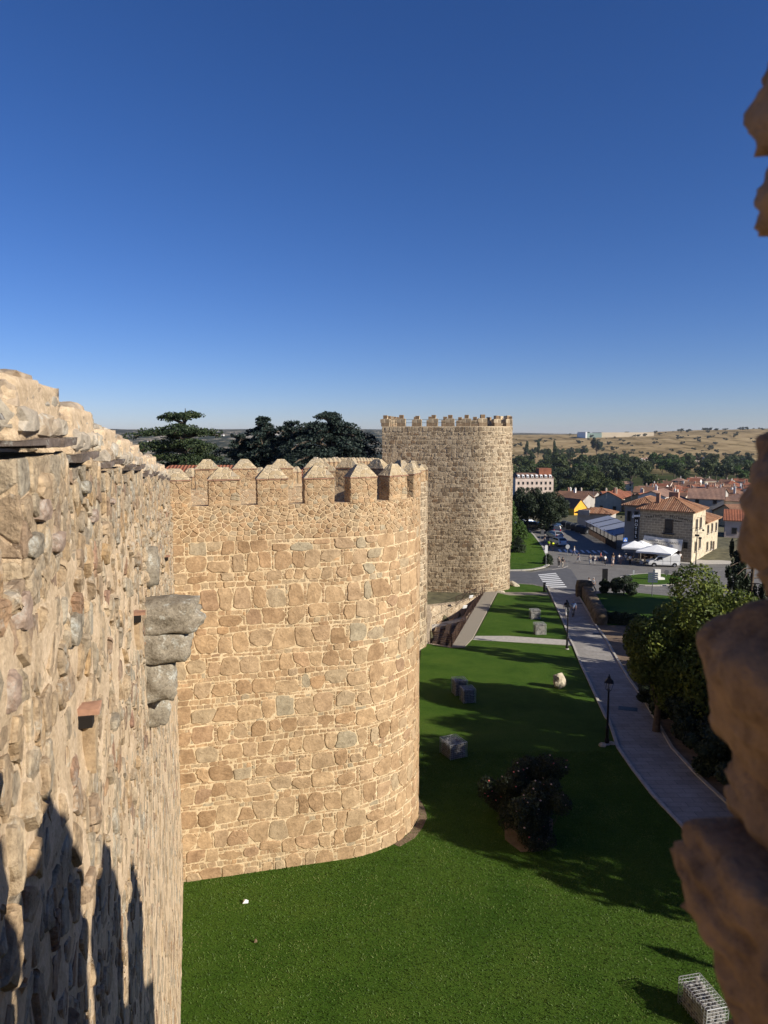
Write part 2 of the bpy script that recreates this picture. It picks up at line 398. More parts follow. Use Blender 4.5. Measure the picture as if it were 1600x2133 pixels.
def coursed_polys(U, H, rnd, bw=(.42, .84), bh=(.54, .76), gap=.028, chink=.6, thin=.6):
    """rows of hewn, slightly irregular blocks with chinking in the corners and thin levelling rows"""
    out = []; v = 0.0; hg = gap / 2
    wave = lambda u, k: .035 * math.sin(u * .9 + k * 2.1) + .02 * math.sin(u * 2.3 + k)
    def row(v, h, k, wr, cc, low):
        u = -rnd.uniform(0, .3); s0 = rnd.uniform(-.05, .05)
        while u < U:
            wd = rnd.uniform(*wr); x0, x1 = u, u + wd; s1 = rnd.uniform(-.07, .07) * (h / .5)
            b0 = v + wave(x0, k) + hg; b1 = v + wave(x1, k) + hg; t0 = v + h + wave(x0, k + 1) - hg; t1 = v + h + wave(x1, k + 1) - hg
            # a joint filled with a stack of little stones
            if low and rnd.random() < .28:
                gw = rnd.uniform(.07, .13); y = b0; 
                while y < t0 - .05:
                    hh = min(rnd.uniform(.06, .17), t0 - y); out.append([(x0 + hg, y + .006), (x0 + gw - hg * .3, y + .006 + rnd.uniform(-.01, .01)), (x0 + gw - hg * .3, y + hh - .008), (x0 + hg, y + hh - .008)]); y += hh
                x0 += gw; s0 = 0
            # block lower than its row: chinks above or below
            if low and rnd.random() < .42:
                dh = rnd.uniform(.08, .2); x = x0 + hg; topside = rnd.random() < .6
                while x < x1 - .05:
                    ww = min(rnd.uniform(.09, .24), x1 - hg - x)
                    if ww < .03: break
                    ya, yb = (t0 - dh + gap * .6, t0) if topside else (b0, b0 + dh - gap * .6)
                    out.append([(x + .006, ya + rnd.uniform(0, .015)), (x + ww - .008, ya + rnd.uniform(0, .015)), (x + ww - .008, yb - rnd.uniform(0, .02)), (x + .006, yb - rnd.uniform(0, .02))]); x += ww
                if topside: t0 -= dh; t1 -= dh
                else: b0 += dh; b1 += dh
            q = [(x0 + hg - s0, b0), (x1 - hg - s1, b1), (x1 - hg + s1, t1), (x0 + hg + s0, t0)]
            # cut corners
            poly = []
            for i in range(4):
                a = q[i]; p_ = q[i - 1]; n_ = q[(i + 1) % 4]
                if low and rnd.random() < cc:
                    ka = rnd.uniform(.12, .42); kb = rnd.uniform(.12, .42)
                    c1 = (a[0] + (p_[0] - a[0]) * ka, a[1] + (p_[1] - a[1]) * ka); c2 = (a[0] + (n_[0] - a[0]) * kb, a[1] + (n_[1] - a[1]) * kb)
                    poly += [c1, c2]
                    if ka * kb > .05:
                        m_ = ((a[0] + c1[0] + c2[0]) / 3, (a[1] + c1[1] + c2[1]) / 3)
                        out.append([(m_[0] + (z[0] - m_[0]) * .72, m_[1] + (z[1] - m_[1]) * .72) for z in (c1, a, c2)])
                else: poly.append((a[0] + rnd.uniform(-.012, .012), a[1] + rnd.uniform(-.012, .012)))
            out.append(poly); u = u + wd; s0 = s1
    k = 0
    while v < H - .12:
        h = rnd.uniform(*bh) * (.62 if rnd.random() < .22 else 1); h = min(h, H - v)
        row(v, h, k, bw if h > .4 else (bw[0] * .8, bw[1] * .8), chink, h > .3); v += h; k += 1
        if rnd.random() < thin and v < H - .3:
            h = rnd.uniform(.09, .2); row(v, h, k, (.14, .42), 0, False); v += h; k += 1
    res = []
    for p in out:
        p = [(min(max(x, 0), U), min(y, H)) for x, y in p]
        res.append(p if abs(area(p)) > .002 else None)
    return res
def rubble_seeds(U, v0, v1, rnd, wd=(.12, .3), hh=(.07, .13)):
    S = []; v = v0
    while v < v1:
        h = rnd.uniform(*hh); u = rnd.uniform(-.1, .1)
        while u < U + .1:
            x = rnd.uniform(*wd); S.append((u + x / 2, v + h / 2 + rnd.uniform(-.03, .03), rnd.uniform(0, .004))); u += x
        v += h
    return S

def sheet(mapf, U0, U1, V0, V1, du, amp, seed=0, mask=None):
    """mortar bed behind the stones"""
    nu = max(2, int((U1 - U0) / du)); nv = max(2, int((V1 - V0) / du)); vs = []; fs = []
    for j in range(nv + 1):
        for i in range(nu + 1):
            u = U0 + (U1 - U0) * i / nu; v = V0 + (V1 - V0) * j / nv
            o = amp * (mnoise.noise(Vector((u * 3.1, v * 3.1, seed))) + .7 * mnoise.noise(Vector((u * 9, v * 9, seed + 5))))
            if i in (0, nu) or j in (0, nv): o = 0
            vs.append(mapf(u, v, o))
    for j in range(nv):
        for i in range(nu):
            a = j * (nu + 1) + i; fs.append((a, a + 1, a + nu + 2, a + nu + 1))
    return vs, fs
CAPROCK = stone_mat('lichen_cap_stone', [(0, (.34, .27, .2)), (.3, (.46, .38, .28)), (.6, (.40, .37, .32)), (1, (.5, .38, .27))], grain=22, lichen=.5, bd=.02)
OCHRE = stone_mat('ochre_stone', [(0, (.43, .32, .2)), (1, (.40, .30, .2))], grain=26, bd=.01)
SPECK = stone_mat('speckled_stone', [(0, (.27, .2, .17)), (1, (.33, .25, .2))], grain=60, bd=.006, lichen=.3)
# ================================================================== WALLS AND TOWERS
D0 = 0.674
NV = Vector((.965, .262, 0)).normalized(); DV = Vector((-.262, .965, 0)).normalized()
P0 = -NV * D0
ALEN = 24.12
C0 = P0 + DV * ALEN                     # corner between curtain wall and near tower

def mesh2(name, parts, parent):
    """one mesh from several (vs, fs, material, smooth)"""
    vs, fs, mi, sm, mats = [], [], [], [], []
    for v, f, m, s in parts:
        n = len(vs); vs += v; fs += [tuple(a + n for a in q) for q in f]
        if m not in mats: mats.append(m)
        mi += [mats.index(m)] * len(f); sm += [s] * len(f)
    me = bpy.data.meshes.new(name); me.from_pydata(vs, [], fs)
    for m in mats: me.materials.append(m)
    me.polygons.foreach_set('material_index', mi); me.polygons.foreach_set('use_smooth', sm); me.update()
    return link(name, me, parent)

def merlon_body(name, wd, th, h, rnd, smat, mmat, parent, ssize=(.14, .32), sh=(.08, .15), below=.0):
    vs, fs = [], []
    def face(mapf, U):
        S = rubble_seeds(U, -below, h, rnd, ssize, sh)
        P = cells(S, (0.0, U, -below, h), .016, max(ssize[1] * 1.3, .3))
        stones(P, mapf, lambda x, y, A: rnd.uniform(.008, .028), rnd, vs, fs, wob=.005)
    x, y = wd / 2, th / 2
    face(lambda u, v, o: (-x + u, y + o, v), wd); face(lambda u, v, o: (x - u, -y - o, v), wd)
    face(lambda u, v, o: (x + o, y - u, v), th); face(lambda u, v, o: (-x - o, -y + u, v), th)
    c = MB().box((0, 0, h / 2), (wd - .004, th - .004, h))
    return mesh2(name, [(c.v, c.f, mmat, False), (vs, fs, smat, False)], parent)
def merlon_cap(name, wd, th, rise, rnd, mat, parent, flat=.18, over=.05):
    """hipped cap of rough stone with a short top"""
    bm = bmesh.new()
    x, y = wd / 2 + over * .6, th / 2 + over * .6
    n = 7; vs = []
    for j in range(n + 1):
        t = j / n
        k = 1 - t * (1 - flat)
        if t < .12: k = 1
        zz = rise * t
        m = 6
        ring = []
        for (ax, ay, bx, by) in ((-1, -1, 1, -1), (1, -1, 1, 1), (1, 1, -1, 1), (-1, 1, -1, -1)):
            for i in range(m):
                s = i / m
                ring.append(((ax + (bx - ax) * s) * x * k, (ay + (by - ay) * s) * y * k))
        sd = rnd.random() * 50
        for (px, py) in ring:
            w_ = .022 * mnoise.noise(Vector((px * 7, py * 7, zz * 9 + sd * 0))) + .012 * rnd.uniform(-1, 1)
            vs.append((px * (1 + w_ / max(.15, abs(x))), py * (1 + w_ * 2), zz + .02 * mnoise.noise(Vector((px * 6, py * 6, 3 + sd * 0)))))
    m4 = 24; fs = []
    for j in range(n):
        for i in range(m4): fs.append((j * m4 + i, j * m4 + (i + 1) % m4, (j + 1) * m4 + (i + 1) % m4, (j + 1) * m4 + i))
    fs.append(tuple(reversed(range(m4)))); fs.append(tuple(n * m4 + i for i in range(m4)))
    return raw(name, vs, fs, mat, parent, False)
def rugged_cap(name, wd, th, rise, rnd, smat, mmat):
    """cap built of rough stones bedded in mortar, uneven along the top"""
    core = MB(); core.rock((0, 0, rise * .42), (wd * .5, th * .47, rise * .5), seed=rnd.randint(0, 99), sub=4, amp=.05, freq=3, square=.97)
    sb = MB(); x = -wd / 2
    for row, (z0, hh, yy_) in enumerate(((0, .45, .5), (.38, .42, .42), (.72, .34, .3))):
        for sgn in (-1, 1):
            x = -wd / 2 + rnd.uniform(0, .08)
            while x < wd / 2 - .06:
                l = min(rnd.uniform(.12, .34), wd / 2 - x)
                if row < 2 or rnd.random() < .8:
                    sb.rock((x + l / 2, sgn * th * (yy_ - .12) , rise * (z0 + hh / 2) + rnd.uniform(-.02, .02)), (l / 2 * 1.0, th * .17, rise * hh / 2 * rnd.uniform(.85, 1.2)), seed=rnd.randint(0, 999), sub=2, amp=.2, freq=1.8, square=.7)
                x += l + .015
    for sgn in (-1, 1):
        for k in range(3): sb.rock((sgn * wd * .46, th * (k - 1) * .28, rise * rnd.uniform(.25, .6)), (.06, .09, rise * .3), seed=rnd.randint(0, 999), sub=2, amp=.2, square=.7)
    return mesh2(name, [(core.v, core.f, mmat, True), (sb.v, sb.f, smat, False)], None)
def cornice(name, wd, th, rnd, mat, parent, over=.035, t=.04):
    """a row of thin slabs under the cap"""
    mb = MB(); x = -wd / 2 - over
    while x < wd / 2 + over - .03:
        l = min(rnd.uniform(.28, .5), wd / 2 + over - x)
        if rnd.random() < .14 and mat is SLATE: x += l; continue
        for sgn in (1, -1):
            o_ = rnd.uniform(.0, .025)
            mb.box((x + l / 2, sgn * (th / 4 + over / 2 + o_ / 2), rnd.uniform(-.006, .006)), (l - .012, th / 2 + over + o_ - .002, t * rnd.uniform(.6, 1.1)), rz=rnd.uniform(-.03, .03), jit=.006)
        x += l
    return mb.build(name, mat, parent)

class Pools: pass
def merlon_set(rnd, wd, th, h, rise, smat, mmat, capmat, cornmat, n=3, flat=.18, tag_=''):
    """n variants of (body mesh, cap mesh, cornice mesh)"""
    out = []
    for i in range(n):
        tmp = []
        b = merlon_body('merlon', wd, th, h, rnd, smat, mmat, None, below=.03)
        c = merlon_cap('cap', wd, th, rise, rnd, capmat, None, flat)
        k = cornice('cornice', wd, th, rnd, cornmat, None)
        tmp = (b.data, c.data, k.data)
        for o in (b, c, k): bpy.data.objects.remove(o)
        out.append(tmp)
    return out
def put_merlon(root, ms, p, out, h, i, rnd):
    """p = point on the outer face line at sill height (root space), out = outward unit vector"""
    body, cap, corn = ms[i % len(ms)]
    b = link('merlon', body, root)
    b.location = p; b.rotation_euler = (0, 0, math.atan2(out.y, out.x) - PI / 2)
    c = link('cap', cap, b); c.location = (0, 0, h + .045); c.scale = (1, 1, rnd.uniform(.88, 1.12)); c.rotation_euler = (0, 0, PI * (i % 2))
    k = link('cornice', corn, b); k.location = (0, 0, h + .02); k.rotation_euler = (0, 0, PI * ((i // 2) % 2))
    return b

class UPath:
    """flank, round end, flank"""
    def __init__(s, corner, out, L, R_, L2=None):
        s.c = Vector(corner); s.e1 = Vector(out).normalized(); s.e2 = Vector((-s.e1.y, s.e1.x, 0)); s.L = L; s.R = R_
        s.L2 = L if L2 is None else L2
        s.total = s.L + PI * s.R + s.L2
    def __call__(s, u, inset=0):
        """base point and outward normal"""
        r = s.R
        if u <= s.L: return s.c + s.e1 * u + s.e2 * inset, -s.e2
        a = (u - s.L) / r
        if a <= PI:
            ctr = s.c + s.e1 * s.L + s.e2 * r; n = s.e1 * math.sin(a) - s.e2 * math.cos(a)
            return ctr + n * (r - inset), n
        v = u - s.L - PI * r
        return s.c + s.e1 * (s.L - v) + s.e2 * (2 * r - inset), s.e2

def tower(name, path, zbot, ztop, rnd, label, smat, mmat, style, band=1.2, sill_th=.5, du=.3, deck=1.2, extra=None):
    root = empty(name, (*path(path.L)[0].xy, zbot), 0, label, 'tower')
    O = root.location.copy()
    def mp(u, v, o):
        p, n = path(u); return (p.x + n.x * o - O.x, p.y + n.y * o - O.y, v + zbot - O.z)
    H = ztop - zbot
    # mortar bed all round
    vs, fs = sheet(mp, 0, path.total, 0, H, du, .012)
    # parapet top, inner face, deck
    nu = int(path.total / .3)
    tb = MB()
    for i in range(nu):
        a, b = path.total * i / nu, path.total * (i + 1) / nu
        def q(u, ins, z):
            p, n = path(u, ins); return (p.x - O.x, p.y - O.y, z - O.z)
        tb.add([q(a, 0, ztop), q(b, 0, ztop), q(b, sill_th, ztop), q(a, sill_th, ztop)], [(0, 1, 2, 3)])
        tb.add([q(a, sill_th, ztop), q(b, sill_th, ztop), q(b, sill_th, ztop - deck), q(a, sill_th, ztop - deck)], [(0, 1, 2, 3)])
    ring = [path(path.total * i / nu, sill_th) [0] for i in range(nu + 1)]
    fl = [(p.x - O.x, p.y - O.y, ztop - deck - O.z) for p in ring]
    mesh2('wall_core', [(vs, fs, mmat, True), (tb.v, tb.f, RUBBLE if style == 'near' else FAR_RUBBLE, False)], root)
    raw('walkway', fl, [tuple(range(len(fl)))], FAR_MORTAR, root)
    # stones
    vs, fs = [], []
    if style == 'near':
        P = coursed_polys(path.total, H - band, rnd)
        def rel_(x, y, A): return rnd.uniform(.01, .04) if A > .06 else rnd.uniform(.002, .02)
        stones(P, mp, rel_, rnd, vs, fs, wob=.014)
        S = rubble_seeds(path.total, H - band + .02, H, rnd, (.12, .38), (.07, .17))
        P = cells(S, (0, path.total, H - band + .01, H), .026, .5)
        stones(P, mp, lambda x, y, A: rnd.uniform(.008, .035), rnd, vs, fs)
    else:
        P = coursed_polys(path.total, H, rnd, bw=(.34, .72), bh=(.4, .6), gap=.055, chink=.3, thin=.4)
        stones(P, mp, lambda x, y, A: rnd.uniform(.02, .07) if A > .05 else rnd.uniform(.01, .04), rnd, vs, fs, wob=.015, minarea=.004)
    raw('stonework', vs, fs, smat, root, False)
    return root, O

# ---- curtain wall beside the camera
rnd = random.Random(4)
cw = empty('curtain_wall', (*(P0 + DV * 12).xy, -14.9), 0, 'long stretch of old defensive wall in cream mortar and mixed rubble running away from the camera down the left side', 'wall')
CO = cw.location.copy()
def ctop(u): return -.37 - .07 * u       # sill line follows the slope (caps stand 0.9 above)
def cmap(u, v, o):
    p = P0 + DV * u + NV * o
    z0 = -15.7; zt = ctop(u)
    return (p.x - CO.x, p.y - CO.y, z0 + v * (zt - z0) / 14.0 - CO.z)
U0, U1 = -1.0, ALEN - .02
# mortar: fine where it is close
parts = []
for a, b, d_ in ((U0, 8, .085), (8, U1, .16)):
    vs, fs = sheet(cmap, a, b, 0, 14.0, d_, .035 if a < 8 else .03, 2); parts.append((vs, fs, CREAM, True))
bk = MB()
q = lambda u, o, z: ((P0 + DV * u + NV * o).x - CO.x, (P0 + DV * u + NV * o).y - CO.y, z - CO.z)
for i in range(25):
    a, b = U0 + (U1 - U0) * i / 25, U0 + (U1 - U0) * (i + 1) / 25
    bk.add([q(a, 0, ctop(a)), q(b, 0, ctop(b)), q(b, -.5, ctop(b)), q(a, -.5, ctop(a))], [(0, 1, 2, 3)])
    bk.add([q(a, -.5, ctop(a)), q(b, -.5, ctop(b)), q(b, -.5, ctop(b) - 1.3), q(a, -.5, ctop(a) - 1.3)], [(0, 1, 2, 3)])
    bk.add([q(a, -.5, ctop(a) - 1.3), q(b, -.5, ctop(b) - 1.3), q(b, -3, ctop(b) - 1.3), q(a, -3, ctop(a) - 1.3)], [(0, 1, 2, 3)])
    bk.add([q(a, -3, ctop(a) - 1.3), q(b, -3, ctop(b) - 1.3), q(b, -3, -17), q(a, -3, -17)], [(0, 1, 2, 3)])
parts.append((bk.v, bk.f, CREAM, False))
mesh2('wall_core', parts, cw)
vs, fs = [], []
S = []
v = 0.0
while v < 14.0:                              # lower part larger blocks, upper part small rubble
    t = v / 14.0
    big = t < .62
    h = rnd.uniform(.26, .46) if big else rnd.uniform(.1, .22)
    u = U0 + rnd.uniform(-.2, .2)
    while u < U1 + .2:
        wd = rnd.uniform(.22, .55) if big else rnd.uniform(.12, .34)
        S.append((u + wd / 2, v + h / 2 + rnd.uniform(-.09, .09), rnd.uniform(0, .03) if big else rnd.uniform(0, .012)))
        if rnd.random() < .5: S.append((u + rnd.uniform(-.03, .03), v + rnd.uniform(0, h), 0))
        u += wd
    v += h
holes = [(4.45, -1.75), (8.25, -2.1), (17.5, -3.0)]
def hole_uv(hu, hz):
    z0 = -15.7; return hu, (hz - z0) * 14 / (ctop(hu) - z0)
HUV = [hole_uv(*h) for h in holes]
P = cells(S, (U0, U1, 0, 14.0), .042, 1.0)
P2 = []
for k, p in enumerate(P):
    if p:
        cx = sum(a[0] for a in p) / len(p); cy = sum(a[1] for a in p) / len(p)
        if any(abs(cx - a) < .27 and abs(cy - b) < .3 for a, b in HUV): continue
        # mortar smeared over part of the stone
        if cy > 8.5 and rnd.random() < .06: continue
    P2.append(p)
def crel(x, y, A):
    k = .35 + .65 * sstep(9.5, 13.2, y)
    return k * (rnd.uniform(-.012, .036) if rnd.random() < .9 else rnd.uniform(.03, .065))
stones(P2, cmap, crel, rnd, vs, fs, cut=.1, wob=.016, tilt=.3, edge=.86)
raw('stonework', vs, fs, CURTAIN_STONE, cw, False)
# putlog holes: solid black block painted as the hole's shade, jamb stones, brick lintel
for hu, hz in holes[:3]:
    wv = .34 if hu < 8 else .26
    hb = MB()
    def bx(mb, u, o, z, du, do, dz, jit=.006):
        c = P0 + DV * u + NV * o
        mb.box((c.x - CO.x, c.y - CO.y, z - CO.z), (do, du, dz), rz=math.atan2(NV.y, NV.x), jit=jit)
    k_ = 1 if hu < 8 else 1.3
    bx(hb, hu + .04, .0, hz - .12, .15, .12 * k_, .28, .02); bx(hb, hu + .14, -.02, hz - .16, .1, .16 * k_, .4, .02)
    fr = hb.build('putlog_hole', OCHRE, cw)
    lb = MB(); bx(lb, hu, .0, hz + .11, .13, .2 * k_, .035); lb.build('lintel', simple_tile, fr)
    vb = MB(); bx(vb, hu - .04, .0, hz + .055, .1, .13 * k_, .07, 0); vb.build('hole_shade', MATS['hole_shade_black'] if 'hole_shade_black' in MATS else simple('hole_shade_black', (.012, .009, .007), .95), fr)
# a few stones stand well proud of the mortar
for px, py, w2, h2, m_, sd in ((80, 1012, .2, .085, OCHRE, 1), (80, 1062, .17, .07, SPECK, 2), (112, 1128, .2, .07, SPECK, 3), (172, 1015, .2, .06, CORBEL, 4), (176, 965, .12, .05, OCHRE, 5), (215, 1100, .26, .06, OCHRE, 6), (60, 1135, .2, .07, CORBEL, 7),
                               (228, 1045, .14, .035, SPECK, 8), (36, 1275, .13, .1, SPECK, 9), (188, 1075, .2, .06, SPECK, 10), (150, 1310, .2, .12, CORBEL, 11), (303, 1010, .5, .07, OCHRE, 12), (12, 1440, .1, .1, SPECK, 13)):
    r_ = ray(px, py); t_ = -D0 / (NV.x * r_.x + NV.y * r_.y); p_ = r_ * t_
    mb = MB(); mb.rock((0, 0, 0), (.05, w2 * .62, h2 * .75), seed=sd, sub=3, amp=.16, square=.6); o = mb.build('proud_stone', m_, cw, False); o.location = p_ - CO; o.rotation_euler = (0, 0, math.atan2(NV.y, NV.x))
# merlons of the curtain wall
cset = merlon_set(rnd, 1.2, .5, .56, .33, CURTAIN_STONE, CREAM, CURT_CAP, SLATE, 4, flat=.82)
for i_ in range(len(cset)):
    o_ = rugged_cap('cap', 1.12, .52, .29, rnd, CAPROCK, CREAM); cset[i_] = (cset[i_][0], o_.data, cset[i_][2]); bpy.data.objects.remove(o_)
cu = [.55, 2.15, 3.72, 5.1, 6.75]
while cu[-1] + 1.6 < ALEN - .2: cu.append(cu[-1] + 1.58)
for i, u in enumerate(cu):
    p = P0 + DV * u + NV * (-.25)
    b = put_merlon(cw, cset, Vector((p.x, p.y, ctop(u) - .03)) - CO, NV, .6, i, rnd)
    if u > 6 and i % 3 == 0: b.scale = (1, 1, 1.06)

# corbel: four granite blocks stepping out of the wall
cb = empty('corbel', (*(P0 + DV * 10.1).xy, -3.9), 0, 'stack of grey granite corbel stones with lichen jutting from the long wall', 'corbel')
BO = cb.location.copy()
for k, (zc, dz, out, u_, du_) in enumerate(((-2.48, .42, .74, 10.05, .62), (-2.88, .40, .58, 10.0, .56), (-3.34, .56, .38, 10.05, .54), (-3.85, .5, .26, 10.3, .42))):
    mb = MB(); c = P0 + DV * u_ + NV * (out / 2 - .12)
    mb.rock((0, 0, 0), (out / 2 + .14, du_ / 2 * 1.1, dz / 2 * 1.1), seed=k + 2, sub=4, amp=.17, freq=1.5, square=.66)
    o = mb.build('corbel_stone', CORBEL, cb, True); o.location = Vector((c.x, c.y, zc)) - BO; o.rotation_euler = (0, R(-2 + 3 * k), math.atan2(NV.y, NV.x) + R(3 * (k - 1)))
mb = MB(); mb.rock((0, 0, 0), (.16, .26, .3), seed=9, sub=3, amp=.12, square=.55); o = mb.build('block', CORBEL, cb, True)
c = P0 + DV * 10.9 + NV * .02; o.location = Vector((c.x, c.y, -1.95)) - BO; o.rotation_euler = (0, 0, math.atan2(NV.y, NV.x))

# ---- near tower
rnd = random.Random(11)
near = UPath(C0, NV, 5.65, 4.0, 5.65)
nt_, NO = tower('round_tower', near, -17.2, -2.36, rnd, 'near round-ended defensive tower of tan stone blocks with pointed merlons, right of the long wall', TOWER_STONE, MORTAR, 'near', deck=1.1)
nset = merlon_set(rnd, 1.02, .5, .84, .40, TOWER_STONE, MORTAR, CAP_RUBBLE, simple_tile, 4, flat=.3)
def ring_merlons(root, O, path, ztop, ms, h, step, first, rnd, inset=.25):
    u = first; i = 0
    while u < path.total + .1:
        p, n = path(u, inset)
        put_merlon(root, ms, Vector((p.x, p.y, ztop)) - O, n, h, i, rnd); u += step; i += 1
ring_merlons(nt_, NO, near, -2.36, nset, .84, 1.6, .12, rnd)

# ---- second tower behind it
rnd = random.Random(12)
mid = UPath((-6.15, 55.8, 0), (.998, -.06, 0), 5.95, 3.6)
mt_, MO = tower('round_tower', mid, -19.5, -3.75, rnd, 'middle tower almost hidden behind the near tower, only its right edge showing', FAR_STONE, FAR_MORTAR, 'far', deck=1.1)
ring_merlons(mt_, MO, mid, -3.75, nset, .84, 1.6, .3, rnd)

# ---- great tower
rnd = random.Random(13)
far = UPath((-.25, 89.15, 0), (.9806, -.196, 0), 10.9, 5.0)
ft_, FO = tower('round_tower', far, -22.6, 1.0, rnd, 'tall round-ended grey-tan tower with stepped battlements standing above all the others', FAR_STONE, FAR_MORTAR, 'far', du=.5, deck=1.5, sill_th=.55)
def stepped(name, rnd):
    vs, fs = [], []; cs = MB()
    for (z0, z1, x, y) in ((0, .92, .53, .27), (.92, 1.36, .27, .25)):
        cs.box((0, 0, (z0 + z1) / 2), (2 * x - .03, 2 * y - .03, z1 - z0 - .002))
        v = z0; k = 0
        while v < z1 - .1:
            h = .44 if z1 - v > .3 else z1 - v; n = 2 if x > .4 else 1
            for i in range(n):
                wd = 2 * x / n; cx = -x + wd * (i + .5) + (.1 if (k % 2 and n > 1) else 0) * (1 if i else -.0)
                cs2 = MB().box((cx, 0, v + h / 2), (wd - .03, 2 * y, h - .03), jit=.014)
                b = len(vs); vs += cs2.v; fs += [tuple(a + b for a in f) for f in cs2.f]
            v += h; k += 1
    return mesh2(name, [(cs.v, cs.f, FAR_MORTAR, False), (vs, fs, FAR_STONE, False)], None)
sv = []
for i in range(3):
    o = stepped('merlon', rnd); sv.append(o.data); bpy.data.objects.remove(o)
u = .4; i = 0
while u < far.total:
    p, n = far(u, .27)
    o = link('merlon', sv[i % 3], ft_); o.location = Vector((p.x, p.y, 1.0)) - FO; o.rotation_euler = (0, 0, math.atan2(n.y, n.x) - PI / 2); o.scale = (1, 1, rnd.uniform(.93, 1.06))
    u += 2.02; i += 1
# back wall of the great tower, closing it towards the town, with its own merlons
bw = MB(); a = far(0)[0]; b = far(far.total)[0]
bw.add([(a.x - FO.x, a.y - FO.y, 0), (b.x - FO.x, b.y - FO.y, 0), (b.x - FO.x, b.y - FO.y, 1.0 - FO.z), (a.x - FO.x, a.y - FO.y, 1.0 - FO.z)], [(0, 1, 2, 3)])
bw.build('back_wall', FAR_RUBBLE, ft_)
for k in range(5):
    p = a.lerp(b, (k + .5) / 5); o = link('merlon', sv[k % 3], ft_); o.location = Vector((p.x + .3, p.y, 1.0)) - FO; o.rotation_euler = (0, 0, math.atan2(far.e1.y, far.e1.x) + PI / 2)
# iron rail on the deck
rl = MB()
for z in (.45, .85): rl.tube([Vector((*far(u, .75)[0].xy, 1.0 + z)) - FO for u in np.linspace(1, 12, 12)], .02, 4)
for u in np.linspace(1, 12, 7): rl.tube([Vector((*far(u, .75)[0].xy, -.5)) - FO, Vector((*far(u, .75)[0].xy, 1.86)) - FO], .02, 4)
rl.build('railing', simple('dark_iron', (.03, .028, .026), .6, .4), ft_)

# ---- little tower beyond
rnd = random.Random(14)
lit = UPath((14, 136, 0), (.97, -.2, 0), 6.4, 4.0)
lt_, LO = tower('round_tower', lit, -25, -6.9, rnd, 'farthest tower, a narrow lit strip peeping out right of the tall tower', FAR_STONE, FAR_MORTAR, 'far', du=.6)
for i in range(13):
    p, n = lit(.5 + i * 2.0 if .5 + i * 2.0 < lit.total else lit.total, .27)
    o = link('merlon', sv[i % 3], lt_); o.location = Vector((p.x, p.y, -6.9)) - LO; o.rotation_euler = (0, 0, math.atan2(n.y, n.x) - PI / 2)

# ---- curtain walls linking the towers
def link_wall(a, b, za, zb, label, seed):
    rn = random.Random(seed); a, b = Vector(a), Vector(b); d = (b - a); L = d.length; d.normalize(); n = Vector((d.y, -d.x, 0))
    root = empty('curtain_wall', (*((a + b) / 2).xy, -20), 0, label, 'wall'); O = root.location.copy()
    mb = MB()
    def q(u, o, z): p = a + d * u + n * o; return (p.x - O.x, p.y - O.y, z - O.z)
    def zt(u): return za + (zb - za) * u / L
    for (o0, o1, dz) in ((0, -.5, 0), ):
        mb.add([q(0, 0, -24), q(L, 0, -24), q(L, 0, zb), q(0, 0, za)], [(0, 1, 2, 3)])
        mb.add([q(0, 0, za), q(L, 0, zb), q(L, -.5, zb), q(0, -.5, za)], [(0, 1, 2, 3)])
        mb.add([q(0, -.5, za), q(L, -.5, zb), q(L, -.5, zb - 1.2), q(0, -.5, za - 1.2)], [(0, 1, 2, 3)])
        mb.add([q(0, -.5, za - 1.2), q(L, -.5, zb - 1.2), q(L, -3, zb - 1.2), q(0, -3, za - 1.2)], [(0, 1, 2, 3)])
        mb.add([q(0, -3, za - 1.2), q(L, -3, zb - 1.2), q(L, -3, -24), q(0, -3, -24)], [(0, 1, 2, 3)])
    mb.build('wall', RUBBLE, root)
    u = .8; i = 0
    while u < L - .4:
        p = a + d * u - n * .25
        put_merlon(root, nset, Vector((p.x, p.y, zt(u) - .02)) - O, n, .84, i, rn); u += 1.6; i += 1
link_wall(near(near.total)[0], (-6.15, 55.8, 0), -2.7, -3.75, 'sloping battlement seen through the gaps of the near tower, leading to the middle tower', 31)
link_wall(mid(mid.total)[0], (-.3, 90.0, 0), -3.3, -4.2, 'receding row of small pointed cap stones between the middle tower and the tall tower', 32)

# ---- the tower the camera stands on: its merlons throw the spiked shadows
rnd = random.Random(21)
ow = empty('round_tower', (*(NV * 4 - DV * 2).xy, -14), 0, 'blurred brown rocks of the battlement close to the camera at the right edge', 'tower')
OO = ow.location.copy()
OF = .62                                 # outer face lies this far ahead of the camera
body = MB()
def oq(a_, f, z): p = P0 + NV * a_ + DV * f; return Vector((p.x, p.y, z)) - OO
ang = math.atan2(NV.y, NV.x)
cc = oq(4.2, OF - .25, -8.1); body.box(cc, (8.4, .5, 14.2), rz=ang)
cc = oq(4.2, OF - 3.0, -8.75); body.box(cc, (8.4, 5.0, 12.9), rz=ang)
body.build('wall', RUBBLE, ow)
oset = merlon_set(rnd, 1.0, .5, 1.13, .55, CURTAIN_STONE, MORTAR, CAP_STONE, SLATE, 2, flat=.1)
for i, a_ in enumerate((3.0, 4.7, 6.6)):
    put_merlon(ow, oset, oq(a_, OF - .25, -1.18), DV, 1.13, i, rnd)
